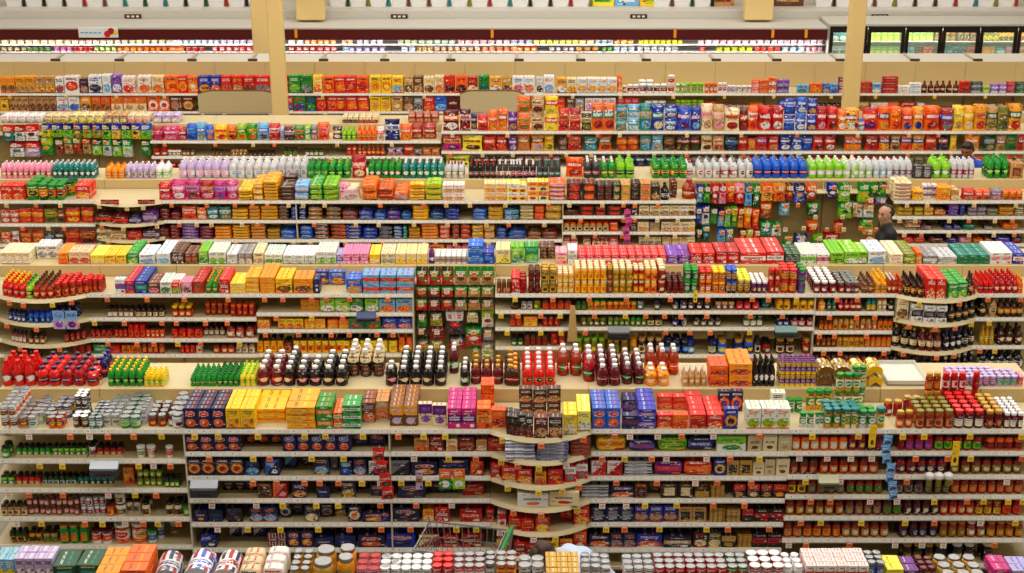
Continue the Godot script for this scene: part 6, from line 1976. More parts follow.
["chipbag","amber/maroon/white",5.227,5.434,1,2,1,0.354],
["chipbag","blue/amber/white",5.445,5.56,1,1,1,0.201],
["chipbag","red/orange/purple",5.502,5.75,1,1,1,0.378],
["chipbag","orange/purple/amber",5.761,5.945,1,2,1,0.389],
["chipbag","orange/amber/red",5.951,6.13,1,2,1,0.378],
["chipbag","orange/red/royal",6.137,6.309,1,2,1,0.354],
["chipbag","amber/orange/royal",6.314,6.47,1,2,1,0.378],
["chipbag","orange/red/crimson",6.481,6.734,1,2,1,0.389],
["chipbag","crimson/blue/grey",6.741,6.943,1,2,1,0.354],
["chipbag","yellow/lemon/tan",6.952,7.102,1,2,1,0.401],
["chipbag","amber/yellow/cream",7.108,7.264,1,2,1,0.389],
["chipbag","amber/tan/red",7.268,7.458,1,2,1,0.413],
["chipbag","tan/forest/olive",7.465,7.632,1,2,1,0.401],
["chipbag","olive/tan/forest",7.637,7.81,1,2,1,0.401],
["chipbag","amber/forest/red",7.815,8.019,1,2,1,0.425],
],
"g4.2R": [
["candybag","magenta/yellow/purple",-1.095,-0.8,1,1,1,0.26],
["candybag","lemon/yellow/maroon",-0.794,-0.47,1,1,1,0.26],
["chipbag","red/orange/rust",-0.459,-0.256,1,1,1,0.25],
["chipbag","red/crimson/orange",-0.25,-0.071,1,1,1,0.25],
["chipbag","purple/violet/lilac",-0.059,0.08,1,1,1,0.24],
["chipbag","violet/purple/white",-0.032,0.073,1,1,1,0.24],
["chipbag","orange/olive/tan",0.078,0.287,1,1,1,0.27],
["chipbag","amber/maroon/lilac",0.298,0.507,1,1,1,0.27],
["chipbag","yellow/amber/olive",0.513,0.663,1,1,1,0.27],
["chipbag","maroon/tan/grey",0.744,0.872,1,1,1,0.22],
["chipbag","red/tan/crimson",0.883,1.091,1,1,1,0.27],
["chipbag","teal/charcoal/sky",1.138,1.358,1,1,1,0.23],
["chipbag","orange/teal/rust",1.369,1.578,1,1,1,0.26],
["chipbag","rust/amber/orange",1.653,2.009,2,1,1,0.24],
["chipbag","teal/tan/sky",2.018,2.197,1,1,1,0.26],
["chipbag","sky/teal/tan",2.203,2.388,1,1,1,0.26],
["chipbag","brown/tan/choc",2.406,2.568,1,1,1,0.24],
["chipbag","maroon/choc/olive",2.608,2.811,2,1,1,0.25],
["chipbag","choc/crimson/forest",2.653,2.977,2,1,1,0.25],
["chipbag","cream/tan/maroon",2.989,3.168,1,1,1,0.26],
["chipbag","tan/cream/crimson",3.174,3.353,1,1,1,0.26],
["chipbag","black/sky/navy",3.366,3.574,1,1,1,0.22],
["chipbag","crimson/orange/red",3.58,3.73,1,1,1,0.24],
["chipbag","orange/amber/tan",3.737,3.858,1,1,1,0.2],
["chipbag","red/violet/crimson",3.863,4.048,1,1,1,0.26],
["chipbag","red/crimson/tan",4.054,4.216,1,1,1,0.26],
["chipbag","royal/navy/white",4.225,4.418,1,1,1,0.26],
["chipbag","blue/royal/white",4.424,4.592,1,1,1,0.26],
["chipbag","royal/white/blue",4.598,4.748,1,1,1,0.26],
["chipbag","red/crimson/maroon",4.76,4.928,1,1,1,0.26],
["chipbag","crimson/red/white",4.934,5.119,1,1,1,0.26],
["chipbag","orange/lilac/amber",5.258,5.495,1,1,1,0.26],
["chipbag","orange/purple/amber",5.266,5.532,2,1,1,0.25],
["chipbag","red/brown/crimson",5.584,5.798,1,1,1,0.27],
["chipbag","orange/royal/yellow",5.804,5.983,1,1,1,0.27],
["chipbag","tan/charcoal/brown",5.989,6.14,1,1,1,0.26],
["chipbag","orange/royal/red",6.151,6.331,1,1,1,0.27],
["chipbag","amber/royal/orange",6.336,6.522,1,1,1,0.27],
["chipbag","red/orange/rust",6.539,6.725,1,1,1,0.26],
["chipbag","navy/orange/black",6.737,6.899,1,1,1,0.25],
["chipbag","yellow/lemon/amber",6.933,7.043,1,1,1,0.26],
["chipbag","amber/orange/tan",7.141,7.39,1,1,1,0.27],
["chipbag","forest/sky/tan",7.46,7.645,1,1,1,0.26],
["chipbag","tan/maroon/olive",7.657,7.802,1,1,1,0.25],
["chipbag","green/tan/forest",7.824,7.992,1,1,1,0.27],
["chipbag","red/maroon/crimson",7.998,8.094,1,1,1,0.26],
],
"g4.3R": [
["candybag","lemon/lime/black",-1.055,-0.665,1,1,1,0.19],
["snackbag","choc/maroon/tan",-0.609,0.127,6,1,1,0.17],
["snackbag","rust/brown/teal",0.052,0.777,5,1,1,0.19],
["snackbag","choc/rust/tan",0.888,1.613,5,1,1,0.19],
["snackbag","navy/teal/brown",1.641,2.756,7,1,1,0.18],
["snackbag","choc/tan/grey",2.831,3.584,5,1,1,0.18],
["snackbag","crimson/orange/red",3.612,3.862,2,1,1,0.18],
["snackbag","royal/navy/blue",3.89,4.615,4,1,1,0.18],
["snackbag","crimson/red/orange",4.671,5.518,6,1,1,0.18],
["snackbag","rust/orange/crimson",5.265,6.212,7,1,1,0.17],
["snackbag","olive/grey/choc",6.24,6.993,5,1,1,0.17],
["snackbag","orange/brown/red",7.16,8.119,6,1,1,0.18],
],
"g4.3A": [
["snackbag","crimson/maroon/red",-5.951,-5.337,6,1,1,0.12],
["snackbag","crimson/maroon/choc",-5.429,-4.926,5,1,1,0.12],
["snackbag","choc/maroon/crimson",-4.313,-3.699,6,1,1,0.12],
],
"g4.rear": [
["flourbag","white/silver/pink",-8.268,-7.587,5,2,1,0.13,0.14],
["flourbag","cream/tan/lemon",-7.558,-7.173,3,2,1,0.13,0.14],
["flourbag","cream/lemon/brown",-7.143,-6.61,4,2,1,0.14,0.14],
["flourbag","tan/cream/grey",-6.58,-6.225,3,2,1,0.14,0.14],
["flourbag","cream/pink/tan",-6.219,-5.855,3,2,1,0.14,0.14],
["flourbag","lilac/white/pink",-5.811,-5.367,3,2,1,0.14,0.14],
["flourbag","cream/black/tan",-2.748,-2.482,3,2,1,0.12,0.14],
["flourbag","cream/crimson/tan",-2.476,-2.156,3,2,1,0.12,0.14],
["flourbag","rust/tan/red",-1.682,-1.179,4,2,1,0.15,0.14],
],
"g5.top": [
["cerealbox","amber/brown/orange@p",-9.184,-8.915,2,2,1,0.29,0.08],
["cerealbox","amber/tan/brown@p",-8.908,-8.559,2,2,1,0.3,0.08],
["cerealbox","tan/amber/brown@p",-8.553,-8.198,2,2,1,0.3,0.08],
["cerealbox","white/crimson/teal@p",-8.192,-8.04,1,2,1,0.29,0.08],
["cerealbox","white/red/orange@c",-8.033,-7.763,1,2,1,0.31,0.08],
["cerealbox","choc/tan/violet@p",-7.752,-7.607,1,2,1,0.26,0.08],
["cerealbox","white/choc/blue@p",-7.599,-7.355,1,2,1,0.32,0.08],
["cerealbox","white/sky/silver@p",-7.348,-7.191,1,2,1,0.33,0.08],
["cerealbox","violet/white/purple@p",-7.177,-7.006,1,2,1,0.33,0.08],
["cerealbox","white/red/orange@p",-7.001,-6.764,1,2,1,0.3,0.08],
["cerealbox","white/orange/tan@p",-6.711,-6.468,1,2,1,0.31,0.08],
["cerealbox","cream/orange/tan@p",-6.461,-6.238,1,2,1,0.31,0.08],
["cerealbox","orange/amber/red@c",-6.231,-5.955,1,2,1,0.31,0.08],
["cerealbox","orange/red/amber@c",-6.217,-5.997,1,2,1,0.3,0.08],
["cerealbox","red/amber/orange@c",-5.99,-5.825,1,2,1,0.31,0.08],
["cerealbox","orange/amber/white@c",-5.819,-5.635,1,2,1,0.3,0.08],
["cerealbox","royal/amber/navy@p",-5.628,-5.418,1,2,1,0.31,0.08],
["cerealbox","royal/orange/white@p",-5.411,-5.227,1,2,1,0.31,0.08],
["cerealbox","red/orange/purple@p",-5.22,-5.03,1,2,1,0.31,0.08],
["cerealbox","red/tan/amber@p",-5.023,-4.826,1,2,1,0.31,0.08],
["cerealbox","red/brown/crimson@p",-4.819,-4.615,1,2,1,0.31,0.08],
["cerealbox","red/grey/crimson@p",-4.609,-4.326,1,2,1,0.31,0.08],
["cerealbox","red/crimson/orange@p",-4.089,-4.011,1,2,1,0.31,0.08],
["cerealbox","green/lime/teal@p",-4.004,-3.8,1,2,1,0.32,0.08],
["cerealbox","green/grey/forest@p",-3.793,-3.583,1,2,1,0.32,0.08],
["cerealbox","yellow/orange/white@p",-3.577,-3.406,1,2,1,0.31,0.08],
["cerealbox","orange/red/amber@c",-3.399,-3.189,1,2,1,0.3,0.08],
["cerealbox","red/orange/amber@c",-3.182,-2.985,1,2,1,0.3,0.08],
["cerealbox","orange/red/yellow@c",-3.184,-3.,1,2,1,0.3,0.08],
["cerealbox","red/crimson/orange@c",-2.993,-2.789,1,2,1,0.3,0.08],
["cerealbox","orange/red/crimson@c",-2.783,-2.572,1,2,1,0.3,0.08],
["cerealbox","yellow/amber/orange@c",-2.546,-2.349,1,2,1,0.31,0.08],
["cerealbox","yellow/orange/lemon@c",-2.342,-2.161,1,2,1,0.31,0.08],
["cerealbox","yellow/sky/red@p",-2.152,-1.948,1,2,1,0.3,0.08],
["cerealbox","tan/brown/cream@p",-1.941,-1.77,1,2,1,0.3,0.08],
["cerealbox","brown/tan/cream@p",-1.764,-1.593,1,2,1,0.3,0.08],
["cerealbox","cream/brown/amber@p",-1.586,-1.395,1,2,1,0.29,0.08],
["cerealbox","cream/orange/tan@p",-1.389,-1.224,1,2,1,0.31,0.08],
["cerealbox","red/black/orange@p",-1.218,-1.027,1,2,1,0.31,0.08],
["cerealbox","orange/black/red@p",-1.021,-0.81,1,2,1,0.31,0.08],
["cerealbox","crimson/cream/orange@p",-0.804,-0.613,1,2,1,0.29,0.08],
["cerealbox","green/teal/forest@p",-0.606,-0.404,1,2,1,0.29,0.08,0.12],
["cerealbox","amber/white/brown@p",-0.396,-0.192,1,2,1,0.29,0.08],
["cerealbox","gold/brown/white@p",-0.186,-0.001,1,2,1,0.29,0.08],
["cerealbox","white/orange/lilac@p",0.005,0.15,1,2,1,0.29,0.08],
["cerealbox","white/orange/blue@p",0.01,0.211,1,2,1,0.3,0.08],
["cerealbox","white/orange/sky@p",0.217,0.411,1,2,1,0.3,0.08],
["cerealbox","silver/choc/white@p",0.438,0.563,1,2,1,0.28,0.08],
["cerealbox","white/sky/orange@p",0.569,0.76,1,2,1,0.31,0.08],
["cerealbox","amber/white/choc@p",0.799,0.977,1,2,1,0.27,0.08],
["cerealbox","cream/amber/choc@p",0.983,1.161,1,2,1,0.27,0.08],
["cerealbox","white/amber/sky@p",1.168,1.884,4,2,1,0.27,0.08],
["cerealbox","orange/amber/white@p",1.891,1.976,1,2,1,0.31,0.08],
["oatcanister","tan/maroon/white",1.984,2.057,1,1,1,0.14,0.,0.,"white"],
["oatcanister","white/navy/red",2.07,2.287,2,1,1,0.15,0.,0.,"white"],
["oatcanister","white/choc/crimson",2.293,2.794,4,1,1,0.16,0.,0.,"white"],
["oatcanister","white/sky/silver",2.286,2.551,2,1,1,0.2,0.,0.16,"white"],
["oatcanister","white/red/crimson",2.8,2.925,1,1,2,0.16,0.,0.,"white"],
["oatcanister","lime/tan/white",2.938,3.188,3,1,1,0.17,0.,0.,"white"],
["oatcanister","lime/tan/green",2.996,3.443,4,1,1,0.18,0.,0.,"lime"],
["oatcanister","orange/rust/white",3.456,3.693,3,1,1,0.18,0.,0.,"orange"],
["oatcanister","white/pink/maroon",3.699,3.857,2,1,1,0.19,0.,0.,"white"],
["oatcanister","white/purple/lilac",3.865,4.023,2,1,1,0.14,0.,0.,"white"],
["oatcanister","cream/violet/white",4.03,4.326,3,1,1,0.13,0.,0.,"white"],
["cookiebox","orange/pink/white",4.3,4.438,1,1,2,0.12,0.1],
["cookiebox","orange/tan/red",4.444,4.596,1,1,2,0.12,0.1],
["cookiebox","orange/white/rust",4.602,4.747,1,1,2,0.14,0.1],
["cookiebox","violet/sky/crimson",4.754,4.978,1,1,2,0.12,0.1],
["cookiebox","sky/teal/tan",5.122,5.339,1,1,1,0.15,0.1],
["cookiebox","orange/amber/crimson",5.344,5.568,1,1,1,0.18,0.1],
["cookiebox","blue/tan/sky",5.575,5.707,1,1,1,0.17,0.1],
["cookiebox","sky/blue/brown",5.713,5.851,1,1,1,0.17,0.1],
["cookiebox","maroon/pink/white",5.859,5.977,1,1,2,0.14,0.1],
["cookiebox","crimson/red/tan",6.238,6.462,1,1,2,0.1,0.1],
["cookiebox","sky/white/tan",6.466,6.63,1,1,1,0.17,0.1],
["cookiebox","crimson/red/rust",6.639,6.922,1,1,3,0.1,0.1],
["cookiebox","white/cream/lilac",6.928,7.132,1,1,1,0.13,0.1],
["cookiebox","white/silver/sky",7.14,7.351,1,1,2,0.09,0.1],
["syrupbottle","maroon/choc/tan",7.359,8.03,6,1,1,0.22,0.,0.,"maroon"],
["cookiebox","red/crimson/maroon",8.037,8.214,1,1,1,0.21,0.1],
["cookiebox","forest/lilac/grey",8.232,8.449,1,1,2,0.1,0.1],
["cookiebox","lime/cream/olive",8.455,8.58,1,1,1,0.12,0.1],
["cookiebox","violet/white/lilac",8.588,8.885,2,1,2,0.08,0.1],
["cookiebox","red/crimson/lilac",8.89,9.029,1,1,2,0.1,0.1],
["cookiebox","forest/green/lilac",9.035,9.2,1,1,2,0.1,0.1],
],
"g5.1": [
["cerealbox","amber/yellow/brown@c",-9.225,-9.066,1,1,1,0.26,0.08],
["cerealbox","tan/brown/amber@p",-9.059,-8.709,3,1,1,0.27,0.08],
["cerealbox","tan/brown/maroon@p",-8.702,-8.214,4,1,1,0.27,0.08],
["cerealbox","white/sky/red@p",-8.2,-7.996,1,1,1,0.27,0.08],
["cerealbox","white/blue/tan@p",-7.989,-7.784,1,1,1,0.27,0.08],
["cerealbox","amber/brown/white@p",-7.778,-7.58,1,1,1,0.27,0.08],
["cerealbox","orange/brown/tan@p",-7.573,-7.243,2,1,1,0.27,0.08],
["cerealbox","cream/orange/tan@s",-7.223,-6.582,3,1,1,0.27,0.08],
["cerealbox","orange/white/red@c",-6.569,-6.166,2,1,1,0.28,0.08],
["cerealbox","brown/grey/orange@c",-6.16,-5.982,1,1,1,0.27,0.08],
["cerealbox","brown/amber/grey@c",-6.161,-5.943,1,1,1,0.27,0.08],
["cerealbox","maroon/amber/grey@c",-5.937,-5.726,1,1,1,0.27,0.08],
["cerealbox","red/royal/white@p",-4.035,-3.942,1,1,1,0.27,0.08],
["cerealbox","green/royal/red@p",-3.936,-3.718,1,1,1,0.28,0.08],
["cerealbox","forest/green/blue@p",-3.711,-3.533,1,1,1,0.28,0.08],
["cerealbox","crimson/orange/red@c",-3.526,-3.335,1,1,1,0.27,0.08],
["cerealbox","red/orange/crimson@c",-3.328,-3.137,1,1,1,0.27,0.08],
["cerealbox","orange/red/amber@c",-3.13,-2.998,1,1,1,0.27,0.08],
["cerealbox","crimson/orange/amber@c",-3.198,-3.,1,1,1,0.27,0.08],
["cerealbox","red/orange/amber@c",-2.993,-2.584,2,1,1,0.27,0.08],
["cerealbox","yellow/amber/tan@c",-2.564,-2.181,2,1,1,0.27,0.08],
["cerealbox","tan/gold/cream@c",-2.174,-1.969,1,1,1,0.27,0.08],
["cerealbox","brown/tan/grey@p",-1.963,-1.771,1,1,1,0.27,0.08],
["cerealbox","grey/charcoal/white@p",-1.765,-1.606,1,1,1,0.25,0.08],
["cerealbox","red/orange/crimson@p",-1.6,-1.395,1,1,1,0.27,0.08],
["cerealbox","blue/sky/royal@p",-1.388,-1.177,1,1,1,0.27,0.08],
["cerealbox","maroon/crimson/choc@n",-1.17,-0.946,1,1,1,0.27,0.08],
["cerealbox","red/orange/tan@p",0.77,0.961,1,1,1,0.24,0.08],
["cerealbox","brown/grey/red@p",0.981,1.126,1,1,1,0.24,0.08],
["cerealbox","grey/tan/white@p",1.14,1.298,1,1,1,0.24,0.08],
["cerealbox","white/lilac/red@p",1.318,1.866,4,1,1,0.24,0.08],
["cerealbox","red/tan/sky@p",1.893,2.282,3,1,1,0.24,0.08],
["oatcanister","cream/lime/grey",2.392,2.779,3,1,1,0.18,0.,0.,"white"],
["oatcanister","lime/tan/olive",2.95,3.201,3,1,1,0.2,0.,0.,"lime"],
["oatcanister","lime/tan/green",3.028,3.457,4,1,1,0.2,0.,0.,"lime"],
["cookiebox","crimson/red/tan",3.471,3.696,2,1,1,0.17,0.1],
["oatcanister","lilac/cream/maroon",3.709,4.284,5,1,1,0.15,0.,0.,"brown"],
["cookiebox","orange/red/tan",4.297,4.522,2,1,1,0.14,0.1],
["cookiebox","blue/royal/white",4.798,4.983,1,1,1,0.2,0.1],
["spicejar","choc/brown/tan",5.507,5.949,5,1,1,0.15,0.,0.,"black"],
["cookiebox","tan/brown/cream",6.222,6.434,1,1,1,0.16,0.1],
["cookiebox","white/crimson/pink",6.474,6.778,3,1,1,0.15,0.1],
["cookiebox","orange/red/pink",6.784,6.976,1,1,1,0.16,0.1],
["cookiebox","crimson/orange/red",7.002,7.279,1,1,1,0.17,0.1],
["cookiebox","white/lilac/grey",7.307,7.439,1,1,1,0.14,0.1],
["cookiebox","brown/tan/white",8.318,8.866,4,1,1,0.15,0.1],
["cookiebox","orange/brown/amber",8.886,9.163,2,1,1,0.15,0.1],
],
"cooler.1": [
["dairytub","white/cream/yellow",-10.717,-9.245,9,1,1,0.1,0.,0.,"white"],
["dairytub","cream/white/pink",-9.238,-8.362,6,1,1,0.1,0.,0.,"cream"],
["dairytub","white/lime/pink",-8.355,-6.964,9,1,1,0.1,0.,0.,"white"],
["dairytub","white/sky/silver",-7.158,-6.128,8,1,1,0.1,0.,0.,"white"],
["dairytub","white/lilac/blue",-6.121,-5.429,5,1,1,0.1,0.,0.,"white"],
["dairytub","white/silver/cream",-4.712,-4.362,2,1,1,0.1,0.,0.,"white"],
["dairytub","amber/orange/white",-4.355,-3.682,5,1,1,0.1,0.,0.,"cream"],
["dairytub","white/orange/yellow",-3.582,-3.324,2,1,1,0.1,0.,0.,"white"],
["dairytub","white/sky/pink",-3.262,-2.699,4,1,1,0.1,0.,0.,"white"],
["dairytub","white/lime/green",-2.404,-1.981,3,1,1,0.1,0.,0.,"white"],
["dairytub","teal/white/lime",-1.974,-1.172,5,1,1,0.1,0.,0.,"white"],
["dairytub","pink/white/crimson",-1.153,-0.362,5,1,1,0.1,0.,0.,"white"],
["dairytub","white/silver/pink",-0.355,0.123,3,1,1,0.1,0.,0.,"white"],
["dairytub","white/violet/sky",-0.042,0.436,3,1,1,0.1,0.,0.,"white"],
["dairytub","lemon/cream/lime",0.444,1.393,7,1,1,0.1,0.,0.,"cream"],
["dairytub","yellow/cream/white",1.4,1.724,2,1,1,0.1,0.,0.,"cream"],
["dairytub","white/teal/sky",1.732,2.129,3,1,1,0.1,0.,0.,"white"],
["dairytub","orange/cream/yellow",2.136,2.552,3,1,1,0.1,0.,0.,"cream"],
["dairytub","yellow/lime/lemon",2.637,3.582,8,1,1,0.1,0.,0.,"lemon"],
["dairytub","white/pink/silver",3.884,5.282,9,1,1,0.1,0.,0.,"white"],
["dairytub","white/silver/pink",5.29,6.533,9,1,1,0.1,0.,0.,"white"],
],
"cooler.2": [
["dairytub","choc/olive/cream",-10.734,-10.181,4,1,1,0.11,0.,0.,"olive"],
["dairytub","forest/olive/green",-10.174,-9.684,4,1,1,0.11,0.,0.,"forest"],
["dairytub","pink/violet/crimson",-9.621,-9.223,3,1,1,0.11,0.,0.,"pink"],
["dairytub","red/crimson/maroon",-9.216,-8.788,4,1,1,0.11,0.,0.,"red"],
["dairytub","olive/lime/cream",-8.781,-8.302,4,1,1,0.11,0.,0.,"lime"],
["dairytub","orange/amber/tan",-8.294,-7.749,4,1,1,0.11,0.,0.,"amber"],
["dairytub","orange/rust/amber",-7.742,-6.975,6,1,1,0.11,0.,0.,"orange"],
["dairytub","orange/amber/brown",-7.17,-6.875,2,1,1,0.11,0.,0.,"amber"],
["dairytub","crimson/red/maroon",-6.868,-6.433,3,1,1,0.11,0.,0.,"crimson"],
["dairytub","red/crimson/white",-6.304,-5.438,6,1,1,0.11,0.,0.,"red"],
["dairytub","crimson/red/white",-4.701,-3.669,7,1,1,0.11,0.,0.,"red"],
["dairytub","white/sky/teal",-3.566,-3.411,1,1,1,0.11,0.,0.,"sky"],
["dairytub","lilac/royal/white",-3.459,-2.648,5,1,1,0.11,0.,0.,"grey"],
["dairytub","lilac/white/sky",-2.335,-2.021,2,1,1,0.11,0.,0.,"white"],
["dairytub","amber/cream/choc",-2.014,-1.653,3,1,1,0.11,0.,0.,"cream"],
["dairytub","rust/tan/cream",-1.645,-0.658,7,1,1,0.11,0.,0.,"white"],
["dairytub","amber/orange/pink",-0.65,0.123,5,1,1,0.11,0.,0.,"cream"],
["dairytub","orange/amber/cream",-0.042,0.529,4,1,1,0.11,0.,0.,"orange"],
["dairytub","brown/grey/white",0.769,1.322,4,1,1,0.11,0.,0.,"grey"],
["dairytub","choc/amber/tan",1.329,1.837,3,1,1,0.11,0.,0.,"tan"],
["dairytub","forest/green/lime",1.874,2.114,2,1,1,0.11,0.,0.,"forest"],
["dairytub","white/silver/sky",2.121,2.593,3,1,1,0.11,0.,0.,"white"],
["dairytub","silver/white/grey",2.619,3.496,6,1,1,0.11,0.,0.,"white"],
["dairytub","red/crimson/orange",3.927,4.075,1,1,1,0.11,0.,0.,"red"],
["dairytub","lemon/lime/yellow",4.277,5.07,5,1,1,0.12,0.,0.,"cream"],
["dairytub","red/orange/crimson",5.077,5.641,4,1,1,0.12,0.,0.,"pink"],
["dairytub","white/sky/silver",5.659,6.157,3,1,1,0.12,0.,0.,"white"],
["dairytub","pink/white/crimson",6.164,6.525,3,1,1,0.12,0.,0.,"white"],
],
"freezer.1": [
["frozenbox","teal/white/grey",6.69,7.003,2,1,1,0.22,0.08],
["frozenbox","lime/yellow/cream",7.455,8.116,5,1,1,0.22,0.08],
["frozenbox","lime/yellow/white",8.226,8.814,4,1,1,0.22,0.08],
["frozenbox","brown/olive/tan",8.833,8.943,1,1,1,0.22,0.08],
["frozenbox","brown/olive/amber",9.035,9.292,2,1,1,0.22,0.08],
["frozenbox","choc/maroon/amber",9.3,9.696,3,1,1,0.21,0.08],
["frozenbox","olive/yellow/brown",9.825,10.174,3,1,1,0.22,0.08],
["frozenbox","amber/choc/lime",10.181,10.504,3,1,1,0.22,0.08],
["frozenbox","amber/brown/red",10.615,10.703,1,1,1,0.22,0.08],
],
"freezer.2": [
["frozenbox","white/teal/forest",6.711,7.025,2,1,1,0.15,0.08],
["frozenbox","lime/lemon/white",7.478,8.142,5,1,1,0.15,0.08],
["frozenbox","sky/teal/white",8.234,8.437,2,1,1,0.15,0.08],
["frozenbox","brown/maroon/tan",8.444,8.621,1,1,1,0.14,0.08],
["frozenbox","red/orange/cream",8.628,8.842,2,1,1,0.16,0.08],
["frozenbox","teal/sky/choc",9.026,9.247,2,1,1,0.16,0.08],
["frozenbox","teal/choc/sky",9.254,9.542,2,1,1,0.16,0.08],
["frozenbox","orange/crimson/amber",9.55,9.719,1,1,1,0.15,0.08],
["frozenbox","amber/yellow/orange",9.838,10.133,2,1,1,0.14,0.08],
["frozenbox","teal/white/sky",10.14,10.353,1,1,1,0.15,0.08],
["frozenbox","pink/red/white",10.361,10.538,1,1,1,0.15,0.08],
["frozenbox","amber/red/white",10.648,10.737,1,1,1,0.15,0.08],
],
}
